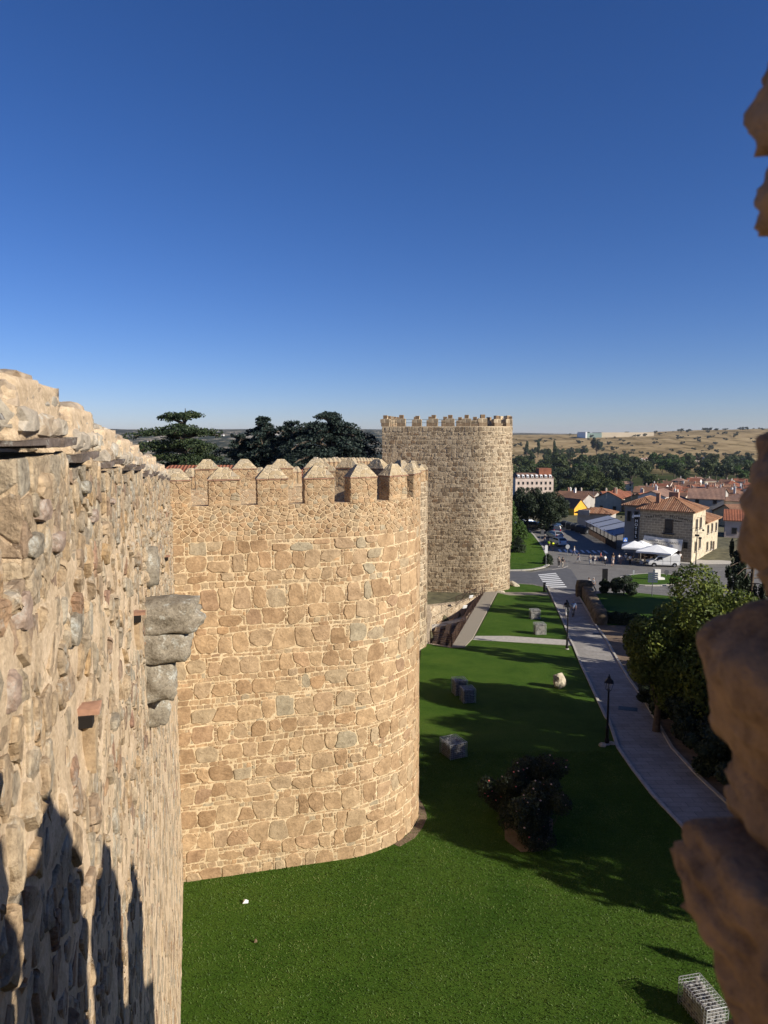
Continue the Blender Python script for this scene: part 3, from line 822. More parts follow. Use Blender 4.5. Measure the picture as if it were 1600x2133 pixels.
# foreground merlon: core and rocks whose left ends we look at
X0 = 1.085                                # distance of the jamb from the long wall
fm = MB(); fm.box(oq(X0 + .66, OF - .27, .0), (.7, .28, 2.6), rz=ang); fmo = fm.build('merlon', MORTAR, ow)
def jamb(px, py0, py1, dep, seed, sq=.35, hd=.16, hw=.14):
    px += 40
    """a rock in the jamb between two photo heights, its left end at photo column px"""
    r0, r1 = ray(px, py0), ray(px, py1); zc = (r0.z / r0.y + r1.z / r1.y) / 2 * dep; hh = (r0.z / r0.y - r1.z / r1.y) / 2 * dep
    rc = ray(px, (py0 + py1) / 2); X = rc.x / rc.y * dep
    mb = MB(); mb.rock((0, 0, 0), (hw, hd, hh * 1.06), seed=seed, sub=5, amp=.11, freq=1.6, square=sq, fine=.08)
    o = mb.build('rock', JAMB, fmo, True); o.location = Vector((X + hw * .97, dep - .02, zc)) - OO; o.rotation_euler = (0, 0, ang * .4); return o
jamb(1527, 884, 1215, .66, 1, .45, .1)
jamb(1560, 1120, 1290, .64, 7, .3, .08, .1)
jamb(1464, 1235, 1625, .64, 2, .3, .13, .18)
jamb(1531, 1600, 1800, .64, 3, .6, .1, .12)
jamb(1432, 1772, 1990, .62, 4, .72, .12, .2)
jamb(1524, 1970, 2250, .62, 5, .5, .12, .14)
jamb(1500, 2200, 2500, .62, 8, .5, .12, .14)
jamb(1580, 60, 300, .66, 6, .6, .09, .1)
jamb(1580, 270, 480, .66, 12, .5, .09, .1)
jamb(1640, 430, 900, .66, 13, .6, .09, .1)
jamb(1650, -250, 90, .66, 14, .6, .09, .1)
# ================================================================== GROUND
def grass_mat(name, a, b_, c_):
    m, t, b = nodes(name); tc = t.nodes.new('ShaderNodeTexCoord')
    n1 = noise(t, 15, 6, .85, tc.outputs['Object']); n2 = noise(t, .3, 6, .7, tc.outputs['Object']); n3 = noise(t, 45, 3, .7, tc.outputs['Object'])
    r = ramp(t, [(.3, a), (.5, b_), (.72, c_)]); t.links.new(n1.outputs[0], r.inputs[0])
    r2 = ramp(t, [(.33, (.62, .74, .6)), (.5, (1, 1, 1)), (.68, (1.3, 1.1, 1.3))]); t.links.new(n2.outputs[0], r2.inputs[0])
    r3 = ramp(t, [(.3, (.45, .5, .4)), (.7, (1.5, 1.45, 1.4))]); t.links.new(n3.outputs[0], r3.inputs[0])
    c = mix(t, r.outputs[0], r2.outputs[0], 1, 'MULTIPLY'); c = mix(t, c, r3.outputs[0], .8, 'MULTIPLY')
    t.links.new(c, b.inputs['Base Color']); b.inputs['Roughness'].default_value = .9; b.inputs['Specular IOR Level'].default_value = .1
    p = bump(t, b, n1.outputs[0], .6, .05); bump(t, b, n3.outputs[0], 1.0, .035, p); return m
GRASS = grass_mat('lawn_grass', (.024, .056, .005), (.048, .10, .010), (.085, .145, .02))
def paving_mat(name, a, b_, sc, w_=.9, h_=.45, joint=(.12, .12, .12), jw=.012):
    m, t, b = nodes(name); tc = t.nodes.new('ShaderNodeTexCoord')
    br = t.nodes.new('ShaderNodeTexBrick'); br.inputs['Scale'].default_value = sc; br.inputs['Brick Width'].default_value = w_; br.inputs['Row Height'].default_value = h_
    br.inputs['Mortar Size'].default_value = jw; br.inputs['Color1'].default_value = (*a, 1); br.inputs['Color2'].default_value = (*b_, 1); br.inputs['Mortar'].default_value = (*joint, 1)
    br.inputs['Mortar Smooth'].default_value = .3
    t.links.new(tc.outputs['Object'], br.inputs['Vector'])
    n = noise(t, .6, 6, .65, tc.outputs['Object']); r = ramp(t, [(.3, (.78, .77, .76)), (.7, (1.14, 1.14, 1.15))]); t.links.new(n.outputs[0], r.inputs[0])
    n2 = noise(t, 14, 4, .7, tc.outputs['Object']); r2 = ramp(t, [(.3, (.85, .85, .85)), (.7, (1.12, 1.12, 1.12))]); t.links.new(n2.outputs[0], r2.inputs[0])
    c = mix(t, br.outputs[0], r.outputs[0], 1, 'MULTIPLY'); c = mix(t, c, r2.outputs[0], 1, 'MULTIPLY')
    t.links.new(c, b.inputs['Base Color']); b.inputs['Roughness'].default_value = .85; b.inputs['Specular IOR Level'].default_value = .25
    bump(t, b, n2.outputs[0], .3, .01); return m
PATH = paving_mat('grey_granite_paving', (.27, .25, .22), (.34, .315, .28), 1.0)
COBBLE = paving_mat('cobbles', (.17, .16, .145), (.23, .215, .19), 3.2, .5, .3, (.11, .105, .095), .03)
ASPHALT = simple('asphalt', (.105, .105, .11), .9, var=.15, scale=1.2, bmp=.004, bscale=40)
KERB = simple('kerb_stone', (.42, .39, .34), .9, var=.15, scale=4)
DIRT = simple('bare_earth', (.2, .14, .09), .95, var=.2, scale=2.5, bmp=.02, bscale=12)
GRAVEL = simple('gravel_strip', (.30, .26, .2), .95, var=.3, scale=12, bmp=.03, bscale=25)
PAINT = simple('road_paint', (.72, .72, .7), .8, var=.12, scale=6)
DRY = simple('dry_ground', (.12, .11, .06), .95, var=.35, scale=.8)

PIT = [(893, 1263), (950, 1256), (1008, 1234), (942, 1350), (893, 1342)]
PITG = [g(*p).xy for p in PIT]
def inside(x, y, poly):
    c = False; n = len(poly)
    for i in range(n):
        a, b = poly[i], poly[(i + 1) % n]
        if (a[1] > y) != (b[1] > y) and x < (b[0] - a[0]) * (y - a[1]) / (b[1] - a[1]) + a[0]: c = not c
    return c
# one sheet for the near ground, sunk where the dig is
xs = sorted(set([-400, -260, -200, -150, -100, -70, -50, -35, -25] + [round(-18 + .8 * i, 3) for i in range(60)] + [32, 40, 50, 65, 80, 100, 130, 170, 220, 300, 420]))
ys = sorted(set([-120, -80, -50, -30, -15, 0, 10, 20, 30, 40, 50] + [round(54 + .8 * i, 3) for i in range(46)] + [94, 100, 110, 118, 130, 150, 170, 190]))
vs = []; fs = []
for y in ys:
    for x in xs: vs.append((x, y, gz(x, y) - (2.4 if inside(x, y, PITG) else 0)))
nx_ = len(xs)
for j in range(len(ys) - 1):
    for i in range(nx_ - 1): a = j * nx_ + i; fs.append((a, a + 1, a + nx_ + 1, a + nx_))
tag(raw('ground', vs, fs, DRY), kind='structure')

def patch(name, poly, mat, lift, kind='structure', px=True, drop=.3):
    """flat area on the slope with a skirt"""
    pts = [g(*p) if px else Vector((p[0], p[1], gz(*p))) for p in poly]
    if min(p.y for p in pts) < 117.5 and max(p.y for p in pts) > 118.5 and name != 'part':
        p2 = [(p.x, p.y) for p in pts]; a_ = MB()
        for ny, d in ((1, 118), (-1, -118)):
            q_ = clip(p2, 0, ny, d)
            o_ = patch('part', q_, mat, lift, kind, False, drop); a_.add([v.co[:] for v in o_.data.vertices], [tuple(f.vertices) for f in o_.data.polygons]); bpy.data.objects.remove(o_)
        return tag(a_.build(name, mat), kind=kind)
    pts = [Vector((p.x, p.y, p.z + lift)) for p in pts]
    tris = tessellate_polygon([pts])
    n = len(pts); fs = []
    for tr in tris:
        a, b, c = (pts[i] for i in tr)
        if (b - a).cross(c - a).z < 0: tr = tr[::-1]
        fs.append(tuple(tr))
    allp = pts + [p - Vector((0, 0, drop)) for p in pts]
    ar = sum(pts[i].x * pts[(i + 1) % n].y - pts[(i + 1) % n].x * pts[i].y for i in range(n))
    for i in range(n):
        j = (i + 1) % n
        fs.append((i, i + n, j + n, j) if ar > 0 else (j, j + n, i + n, i))
    o = raw(name, allp, fs, mat)
    return tag(o, kind=kind)
def kerb(name, line, wd, h, mat=None, px=True, closed=False, lift=0):
    pts = [g(*p) if px else Vector((p[0], p[1], gz(*p))) for p in line]
    mb = MB(); n = len(pts)
    for i in range(n if closed else n - 1):
        a, b = pts[i], pts[(i + 1) % n]; d = (b - a); L = d.length; k = max(1, int(L / 1.0))
        s = Vector((d.y, -d.x, 0)).normalized() * wd / 2
        for q_ in range(k):
            p = a + d * (q_ / k); r_ = a + d * ((q_ + .985) / k); up = Vector((0, 0, h + lift)); dn = Vector((0, 0, -.2))
            vs = [p - s + dn, r_ - s + dn, r_ + s + dn, p + s + dn, p - s + up, r_ - s + up, r_ + s + up, p + s + up]
            mb.add(vs, [(0, 3, 2, 1), (4, 5, 6, 7), (0, 1, 5, 4), (1, 2, 6, 5), (2, 3, 7, 6), (3, 0, 4, 7)])
    return tag(mb.build(name, mat or KERB), kind='structure')

PL = [(1140, 1222), (1158, 1262), (1175, 1300), (1186, 1330), (1194, 1345), (1210, 1385), (1225, 1417), (1262, 1497), (1268, 1503), (1287, 1560), (1320, 1608), (1360, 1660), (1440, 1745), (1475, 1785)]
PR = [(1205, 1242), (1222, 1270), (1240, 1302), (1262, 1332), (1287, 1377), (1312, 1418), (1337, 1452), (1368, 1505), (1400, 1560), (1455, 1620), (1530, 1690)]
gl, gr_ = g(1475, 1785), g(1530, 1690)
dL = (g(1475, 1785) - g(1360, 1660)).normalized(); dR = (g(1530, 1690) - g(1400, 1560)).normalized()
pl = [g(*p) for p in PL] + [gl + dL * 4, gl + dL * 9 + Vector((1.5, 0, 0)), gl + dL * 26 + Vector((6, 0, 0))]
pr = [g(*p) for p in PR] + [gr_ + dR * 4, gr_ + dR * 9 + Vector((1, 0, 0)), gr_ + dR * 22 + Vector((5, 0, 0))]
pathpoly = [(p.x, p.y) for p in pl] + [(p.x, p.y) for p in reversed(pr)]
patch('footpath', pathpoly, PATH, .05, px=False)
kerb('path_kerb', [(p.x, p.y) for p in pl], .16, .13, px=False)
kerb('path_kerb', [(p.x, p.y) for p in pr], .16, .13, px=False)
# main lawn
cl = [C0.xy - DV.xy * 40, ]
mid_r = g(893, 1342)
lawn = [(-0.2 + P0.x - DV.x * 16, P0.y - DV.y * 16), (C0.x - .3, C0.y + .3)]
lawn += [((near(u)[0] - near(u)[1] * .4).x, (near(u)[0] - near(u)[1] * .4).y) for u in np.linspace(.5, near.L + near.R * PI * .75, 12)]
lawn += [(mid_r.x - 1.5, mid_r.y - 12), (mid_r.x - .6, mid_r.y)]
lawn += [tuple(g(*p).xy) for p in ((896, 1343), (940, 1351), (967, 1351), (975, 1340), (984, 1334), (1100, 1341), (1194, 1347))]
lawn += [(p.x - .06, p.y) for p in pl[5:]]
lawn += [(pl[-1].x - 4, -14)]
patch('lawn', lawn, GRASS, .06, px=False)
# upper lawn between the dig, the side path and the road
patch('lawn', [(1038, 1236), (1060, 1241), (1142, 1241), (1157, 1266), (1174, 1302), (1184, 1330), (1182, 1333), (1060, 1325), (991, 1325)], GRASS, .065)
patch('lawn', [(1063, 1219), (1080, 1217), (1110, 1219), (1135, 1225), (1139, 1234), (1100, 1234), (1040, 1233), (1062, 1228)], GRASS, .065)
patch('side_path', [(985, 1334), (991, 1325.5), (1060, 1325.5), (1184, 1334), (1192, 1345), (1100, 1340)], KERB, .045)
patch('gravel_strip', [(1036, 1234), (1100, 1234.5), (1140, 1235), (1143, 1240.5), (1060, 1240.5), (1037, 1236)], GRAVEL, .05)
# road, plaza, pavements
patch('plaza', [(1040, 1190), (1064, 1187), (1108, 1191), (1146, 1182), (1128, 1140), (1105, 1108), (1095, 1098), (1060, 1097), (1050, 1094), (1210, 1094), (1300, 1100), (1330, 1150), (1480, 1168), (1700, 1172), (1700, 1290), (1400, 1290), (1300, 1240), (1230, 1236), (1207, 1243), (1140, 1222), (1063, 1216), (1040, 1216)], COBBLE, .02, drop=.1)
patch('road', [(1040, 1192), (1066, 1191), (1110, 1193), (1150, 1187), (1178, 1183), (1190, 1187), (1222, 1238), (1207, 1243), (1140, 1222), (1110, 1216), (1060, 1214), (1040, 1214)], ASPHALT, .03, drop=.05)
patch('lawn', [(1058, 1188), (1086, 1187.5), (1110, 1186), (1130, 1182), (1146, 1174), (1138, 1158), (1130, 1140), (1112, 1116), (1102, 1106), (1090, 1104), (1050, 1104), (1050, 1188)], GRASS, .12)
kerb('road_kerb', [(1050, 1189), (1086, 1188.5), (1110, 1187), (1132, 1182.5), (1147, 1174.5)], .5, .14)
kerb('road_kerb', [(1147, 1174.5), (1139, 1158), (1131, 1140), (1113, 1116), (1103, 1106)], .35, .14)
kerb('road_kerb', [(1150, 1187), (1174, 1183.5), (1183, 1179)], .22, .04)
def quad_mark(name, pts, lift=.045):
    return patch(name, pts, PAINT, lift, drop=.01)
zc = MB()
def strips(name, a0, a1, b0, b1, n, fill=.5, lift=.05):
    """n bars between the edge a0-a1 and the edge b0-b1"""
    A0, A1, B0, B1 = g(*a0), g(*a1), g(*b0), g(*b1); mb = MB()
    for i in range(n):
        t0 = i / (n - 1 + fill); t1 = t0 + fill / (n - 1 + fill)
        q_ = [A0.lerp(A1, t0), B0.lerp(B1, t0), B0.lerp(B1, t1), A0.lerp(A1, t1)]
        q_ = [Vector((p.x, p.y, gz(p.x, p.y) + lift)) for p in q_]
        if (q_[1] - q_[0]).cross(q_[2] - q_[0]).z < 0: q_.reverse()
        mb.add(q_, [(0, 1, 2, 3)])
    return tag(mb.build(name, PAINT), kind='structure')
strips('crosswalk_marking', (1121, 1197.5), (1138, 1225), (1158, 1194), (1181, 1224), 8, .5)
strips('crosswalk_marking', (1162, 1144.5), (1260, 1147.5), (1166, 1150.5), (1268, 1153.5), 9, .45)
# traffic island
ic = g(1365, 1207.5)
isl = []
for k in range(28):
    a = 2 * PI * k / 28; isl.append((1358 + 68 * math.cos(a), 1208.5 + 12.5 * math.sin(a)))
patch('island_lawn', [(x, y) for x, y in isl], GRASS, .13)
kerb('island_kerb', isl + [isl[0]], .45, .14)
patch('pavement', [(1390, 1172), (1440, 1168), (1500, 1168), (1560, 1172), (1500, 1175), (1440, 1176)], KERB, .1)
# earth under the trees right of the path
patch('earth_bed', [(p.x, p.y) for p in pr[2:]] + [(pr[-1].x + 40, pr[-1].y), (pr[2].x + 40, pr[2].y - 6)], DIRT, .03, px=False)
patch('lawn', [(1207, 1243), (1262, 1236), (1330, 1236), (1420, 1245), (1560, 1260), (1600, 1300), (1420, 1300), (1300, 1302), (1243, 1303)], GRASS, .07)

# far terrain as one fan-shaped sheet
def land_mat():
    m, t, b = nodes('dry_hills'); tc = t.nodes.new('ShaderNodeTexCoord'); O = tc.outputs['Object']
    sep = t.nodes.new('ShaderNodeSeparateXYZ'); t.links.new(O, sep.inputs[0])
    n1 = noise(t, .006, 8, .65, O); r1 = ramp(t, [(.3, (.19, .14, .07)), (.5, (.31, .225, .115)), (.62, (.4, .30, .16)), (.75, (.22, .18, .09))]); t.links.new(n1.outputs[0], r1.inputs[0])
    mp = t.nodes.new('ShaderNodeMapping'); mp.inputs['Scale'].default_value = (1, .3, 1); t.links.new(O, mp.inputs[0])
    n2 = noise(t, .03, 6, .7, mp.outputs[0]); r2 = ramp(t, [(.50, (1, 1, 1)), (.58, (.4, .39, .3))]); t.links.new(n2.outputs[0], r2.inputs[0])
    field = mix(t, r1.outputs[0], r2.outputs[0], .85, 'MULTIPLY')
    n3 = noise(t, .009, 12, .85, mp.outputs[0]); r3 = ramp(t, [(.42, (.02, .026, .017)), (.51, (.045, .052, .034)), (.55, (.26, .22, .16)), (.62, (.5, .44, .34))]); t.links.new(n3.outputs[0], r3.inputs[0])
    # scrub covers the land to the left and beyond
    ma = t.nodes.new('ShaderNodeMath'); ma.operation = 'DIVIDE'; t.links.new(sep.outputs[0], ma.inputs[0]); t.links.new(sep.outputs[1], ma.inputs[1])
    f1 = t.nodes.new('ShaderNodeMapRange'); f1.inputs[1].default_value = .06; f1.inputs[2].default_value = .12; f1.inputs[3].default_value = 1; f1.inputs[4].default_value = 0
    t.links.new(ma.outputs[0], f1.inputs[0])
    f2 = t.nodes.new('ShaderNodeMapRange'); f2.inputs[1].default_value = 3800; f2.inputs[2].default_value = 4300; t.links.new(sep.outputs[1], f2.inputs[0])
    mx = t.nodes.new('ShaderNodeMath'); mx.operation = 'MAXIMUM'; t.links.new(f1.outputs[0], mx.inputs[0]); t.links.new(f2.outputs[0], mx.inputs[1])
    f3 = t.nodes.new('ShaderNodeMapRange'); f3.inputs[1].default_value = 700; f3.inputs[2].default_value = 900; f3.inputs[3].default_value = 1; f3.inputs[4].default_value = 0
    t.links.new(sep.outputs[1], f3.inputs[0])
    c = mix(t, field, r3.outputs[0], mx.outputs[0]); c = mix(t, c, (.05, .06, .025), f3.outputs[0])
    t.links.new(c, b.inputs['Base Color']); b.inputs['Roughness'].default_value = 1; b.inputs['Specular IOR Level'].default_value = 0
    return m
rows = [190, 200, 225, 250, 280, 310, 350, 400, 450, 500, 560, 620, 700, 780, 860, 950, 1050, 1150, 1260, 1380, 1500]
while rows[-1] < 9500: rows.append(rows[-1] * 1.035)
cols = np.linspace(-1.3, 1.5, 260); vs = []; fs = []
for y in rows:
    for u in cols: vs.append((u * y, y, terrain(u * y, y + 1e-6)))
nc = len(cols)
for j in range(len(rows) - 1):
    for i in range(nc - 1): a = j * nc + i; fs.append((a, a + 1, a + nc + 1, a + nc))
tag(raw('hills', vs, fs, land_mat(), smooth=True), kind='structure')
# ================================================================== VEGETATION
def leaf_mat(name, cols, trans=.25, scale=.5):
    m, t, b = nodes(name); geo = t.nodes.new('ShaderNodeNewGeometry'); tc = t.nodes.new('ShaderNodeTexCoord')
    r = ramp(t, [(i / (len(cols) - 1), c) for i, c in enumerate(cols)])
    n = noise(t, scale, 3, .6, tc.outputs['Object'])
    ad = t.nodes.new('ShaderNodeMath'); ad.operation = 'MULTIPLY_ADD'; ad.inputs[1].default_value = .45
    t.links.new(geo.outputs['Random Per Island'], ad.inputs[0])
    sb = t.nodes.new('ShaderNodeMapRange'); sb.inputs[1].default_value = .3; sb.inputs[2].default_value = .7; sb.inputs[3].default_value = 0; sb.inputs[4].default_value = .6
    t.links.new(n.outputs[0], sb.inputs[0]); t.links.new(sb.outputs[0], ad.inputs[2]); t.links.new(ad.outputs[0], r.inputs[0])
    t.links.new(r.outputs[0], b.inputs['Base Color']); b.inputs['Roughness'].default_value = .6; b.inputs['Specular IOR Level'].default_value = .25
    tr = t.nodes.new('ShaderNodeBsdfTranslucent'); t.links.new(r.outputs[0], tr.inputs[0])
    ms = t.nodes.new('ShaderNodeMixShader'); ms.inputs[0].default_value = trans
    out = t.nodes['Material Output']; t.links.new(b.outputs[0], ms.inputs[1]); t.links.new(tr.outputs[0], ms.inputs[2]); t.links.new(ms.outputs[0], out.inputs[0])
    return m
L_BROAD = leaf_mat('broad_leaves', [(.024, .036, .012), (.044, .062, .02), (.068, .088, .028), (.10, .12, .04)])
L_YELLOW = leaf_mat('yellow_green_leaves', [(.025, .042, .008), (.055, .08, .014), (.12, .15, .024), (.26, .27, .05)], scale=.9)
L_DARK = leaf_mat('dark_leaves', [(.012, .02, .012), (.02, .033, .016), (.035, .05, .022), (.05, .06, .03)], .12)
L_CEDAR = leaf_mat('cedar_needles', [(.016, .03, .014), (.028, .046, .02), (.048, .068, .026), (.075, .092, .032)], .1)
L_CEDAR_B = leaf_mat('blue_cedar_needles', [(.014, .024, .02), (.022, .036, .029), (.036, .054, .042), (.056, .074, .055)], .1)
L_HEDGE = leaf_mat('hedge_leaves', [(.02, .045, .008), (.035, .07, .012), (.055, .1, .018), (.075, .13, .024)], .15, 1.2)
L_SCRUB = leaf_mat('scrub_leaves', [(.02, .028, .014), (.035, .045, .02), (.05, .06, .028)], .1)
L_POPLAR = leaf_mat('poplar_leaves', [(.03, .045, .018), (.05, .07, .028), (.075, .095, .04)], .2)
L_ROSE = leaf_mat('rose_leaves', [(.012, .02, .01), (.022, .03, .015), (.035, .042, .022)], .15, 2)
BARK = simple('bark', (.12, .09, .065), .95, var=.3, scale=5, bmp=.03, bscale=14)

def leaves(rnd, centres, n, size, up=0.0, flat=False, quad=True):
    """n leaf faces spread through ellipsoids: centres = [(x,y,z, rx,ry,rz, weight)]"""
    npr = np.random.RandomState(rnd.randint(0, 10 ** 6)); wts = np.array([c[6] for c in centres], float); wts /= wts.sum()
    idx = npr.choice(len(centres), n, p=wts); C_ = np.array([c[:6] for c in centres])[idx]
    d = npr.normal(size=(n, 3)); d /= np.linalg.norm(d, axis=1)[:, None]
    rad = npr.uniform(.35, 1.0, n) ** .45
    p = C_[:, :3] + d * C_[:, 3:6] * rad[:, None]
    nrm = d + npr.normal(size=(n, 3)) * .7
    if flat: nrm = npr.normal(size=(n, 3)) * .8 + np.array([0, 0, .8])
    nrm[:, 2] += up
    nrm /= np.linalg.norm(nrm, axis=1)[:, None]
    a = np.cross(nrm, npr.normal(size=(n, 3))); a /= np.linalg.norm(a, axis=1)[:, None]; b = np.cross(nrm, a)
    s = size * npr.uniform(.6, 1.35, n)[:, None]
    a *= s; b *= s * .6
    V = np.stack([p - a, p - b * .9 + a * .1, p + a, p + b * .9 + a * .1], 1).reshape(-1, 3)
    return V, n
def leaf_mesh(name, V, n, mat):
    me = bpy.data.meshes.new(name); me.vertices.add(n * 4); me.vertices.foreach_set('co', V.astype(np.float32).ravel())
    me.loops.add(n * 4); me.loops.foreach_set('vertex_index', np.arange(n * 4, dtype=np.int32))
    me.polygons.add(n); me.polygons.foreach_set('loop_start', np.arange(0, n * 4, 4, dtype=np.int32)); me.polygons.foreach_set('loop_total', np.full(n, 4, dtype=np.int32))
    me.materials.append(mat); me.update(calc_edges=True); return me
def trunk_mb(rnd, h, r, limbs, top=.75):
    mb = MB(); pts = [(0, 0, -.4), (0, 0, 0)]; rs = [r * 1.35, r * 1.15]
    x = y = 0
    for i in range(1, 6):
        x += rnd.uniform(-.06, .06) * h * .25; y += rnd.uniform(-.06, .06) * h * .25
        pts.append((x, y, h * top * i / 5)); rs.append(r * (1 - .14 * i))
    mb.tube(pts, rs, 8)
    for c in limbs:
        k = rnd.randint(2, 5); a = Vector(pts[k]); b = Vector(c[:3]); m = a.lerp(b, .5) + Vector((0, 0, -.06 * h * rnd.random()))
        mb.tube([a, m, b], [rs[k] * .55, rs[k] * .36, rs[k] * .12], 6)
    return mb
def broad_proto(seed, h, w, n, size, mat, base=.28, nb=16, wob=1.0, small=1.0):
    """round-headed tree of height h, crown width w"""
    rnd = random.Random(seed); cz = h * (base + 1) / 2; rz = h * (1 - base) / 2; rx = w / 2; cs = []
    for i in range(nb):
        a = rnd.uniform(0, 2 * PI); e = math.asin(rnd.uniform(-.8, .98)); k = rnd.uniform(.5, .82) * wob
        s = rnd.uniform(.2, .36) * small
        cs.append((math.cos(a) * math.cos(e) * rx * k, math.sin(a) * math.cos(e) * rx * k, cz + math.sin(e) * rz * k, rx * s * 1.15, rx * s * 1.15, rz * s, s ** 2))
    cs.append((0, 0, cz, rx * .5, rx * .5, rz * .55, .12))
    V, n = leaves(rnd, cs, n, size, .25)
    return leaf_mesh('crown', V, n, mat), trunk_mb(rnd, h, max(.08, h * .028), cs[:9])
TP = {}
def tree(name, key, loc, label, group=None, s=1.0, sz=1.0, rz=0, cat='tree', sink=.05):
    cm, tb = TP[key]
    root = empty(name, (loc[0], loc[1], loc[2] - sink), rz, label, cat, group)
    root.scale = (s, s, s * sz)
    link('crown', cm, root)
    if tb is not None: link('trunk', tb, root)
    return root
def proto(key, mesh, mb):
    t = None
    if mb is not None:
        o = mb.build('trunk', BARK, None, True); t = o.data; bpy.data.objects.remove(o)
    TP[key] = (mesh, t)
for i in range(3): proto('far%d' % i, *broad_proto(100 + i, 9, 8.5, 1500, .42, L_BROAD, .12, 14))
for i in range(2): proto('fard%d' % i, *broad_proto(110 + i, 9, 8, 1500, .4, L_DARK, .1, 14))
for i in range(2): proto('farp%d' % i, *broad_proto(120 + i, 9, 8.5, 1500, .42, L_POPLAR, .12, 14))
for i in range(2): proto('farg%d' % i, *broad_proto(125 + i, 9, 8.5, 1500, .42, L_HEDGE, .12, 14))
for i in range(2): proto('poplar%d' % i, *broad_proto(130 + i, 16, 3.4, 1500, .42, L_POPLAR, .06, 16))
for i in range(3): proto('shrub%d' % i, broad_proto(140 + i, 3.2, 5, 500, .3, L_SCRUB, .0, 8)[0], None)

# ---- the two dark plane trees left of the street, the clump in the middle
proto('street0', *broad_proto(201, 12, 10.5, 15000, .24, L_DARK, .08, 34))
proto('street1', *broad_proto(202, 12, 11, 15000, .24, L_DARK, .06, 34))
proto('mid0', *broad_proto(203, 12, 11, 6000, .34, L_BROAD, .08, 26))
proto('mid1', *broad_proto(204, 12, 10, 6000, .34, L_BROAD, .08, 26))
def at_px(px, py, Y):
    p = at(px, py, Y); return Vector((p.x, p.y, gz(p.x, p.y)))
def sized(key, px, Y, top, widthpx, h0, w0):
    """scale factors so that the tree's head ends at photo height `top`"""
    p = at_px(px, 1000, Y); zt = ray(px, top).z / ray(px, top).y * Y; h = zt - p.z; wd = widthpx / F_PX * Y
    s = wd / w0; return p, s, (h / h0) / s
for key, px, Y, top, wpx, lab in (('street0', 1101, 158, 1006, 72, 'big dark round tree beside the tall tower, left of two over the parked cars'),
                                  ('street1', 1150, 156, 1018, 74, 'big dark round tree over the parked cars, right of two')):
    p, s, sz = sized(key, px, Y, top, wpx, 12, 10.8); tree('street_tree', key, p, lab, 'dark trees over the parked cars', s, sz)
rt = random.Random(5)
for i, (px, Y, top, wpx, key) in enumerate(((1190, 330, 1000, 60, 'mid0'), (1225, 300, 992, 62, 'mid1'), (1262, 290, 996, 60, 'mid0'), (1240, 345, 978, 56, 'mid1'), (1290, 310, 1000, 40, 'mid1'), (1205, 380, 985, 50, 'mid0'), (1180, 300, 1018, 40, 'mid1'), (1275, 270, 1012, 50, 'mid0'))):
    p, s, sz = sized(key, px, Y, top, wpx, 12, 10.5)
    tree('broadleaf_tree', key, p, 'mid green broadleaf tree in the clump behind the yellow house', 'tree clump behind the yellow house', s, sz, rt.uniform(0, 6))

# ---- valley wood: individual trees
rv = random.Random(6); nvt = 0
cells_ = []
for Y in (430, 480, 530, 590, 650, 720, 800, 880, 970, 1060):
    step = 11
    x = .165 * Y
    while x < .53 * Y:
        cells_.append((x + rv.uniform(-3, 3), Y + rv.uniform(-25, 25))); x += step * rv.uniform(.8, 1.9)
rv.shuffle(cells_)
for x, y in cells_:
    u = x / y
    if y < 560 and u > .33 and rv.random() < .75: continue
    if y > 930 and rv.random() < .4: continue
    if nvt > 298: break
    k = rv.choice(['far0', 'far1', 'far2', 'far0', 'far1', 'fard0', 'fard1', 'farp0', 'farp1', 'farg0', 'farg1'])
    if u < .2 and y > 900: continue
    s = rv.uniform(1.1, 1.75) * (1 + y / 2600)
    tree('valley_tree', k, (x, y, gz(x, y)), 'one of the mixed green trees filling the valley beyond the red roofs', 'trees filling the valley', s, rv.uniform(.8, 1.15), rv.uniform(0, 6))
    nvt += 1
for px, Y, top, wpx in ((1141, 980, 931, 14), (1155, 960, 922, 13), (1120, 1350, 911, 8), (1096, 1380, 915, 8), (1153, 1360, 913, 7)):
    p, s, sz = sized('poplar0', px, Y, top, wpx, 16, 3.6); tree('poplar', rv.choice(['poplar0', 'poplar1']), p, 'slender poplar rising above the valley wood', 'tall poplars', s, sz)
# line of trees across the dry field, and a big one in front of the warehouse
for i in range(26):
    px = 1096 + i * 5.0 + rv.uniform(-2, 2)
    if i in (11, 12): continue
    Y = 1500 + rv.uniform(-50, 50); p = at_px(px, 930, Y); s = rv.uniform(1.1, 1.9)
    tree('field_tree', rv.choice(['fard0', 'far1', 'farp0', 'far2']), p, 'tree in the row crossing the dry field below the warehouse', 'row of trees in the dry field', s, 1.1, rv.uniform(0, 6))
p, s, sz = sized('fard0', 1241, 1480, 905, 24, 9, 8); tree('field_tree', 'fard0', p, 'largest tree of the row, standing before the green end of the warehouse', None, s, sz)
p, s, sz = sized('far0', 1106, 1130, 936, 14, 9, 8.5); tree('field_tree', 'far0', p, 'lone round tree in the dry field right of the tall tower', None, s, sz)
# dark scrub bushes over the dry hill
nb = 0
while nb < 240:
    y = rv.uniform(1500, 3300); u = rv.uniform(.17, .54)
    if rv.random() < .25: y = rv.uniform(1150, 1500)
    if u < .26 and y > 2300: continue
    p = Vector((u * y, y, gz(u * y, y))); s = rv.uniform(1.2, 4.2) * (y / 2600) ** .5
    tree('bush', rv.choice(['shrub0', 'shrub1', 'shrub2']), p, 'small dark bush dotted on the dry golden hillside', 'bushes on the dry hillside', s, rv.uniform(.7, 1.1), rv.uniform(0, 6), cat='bush'); nb += 1
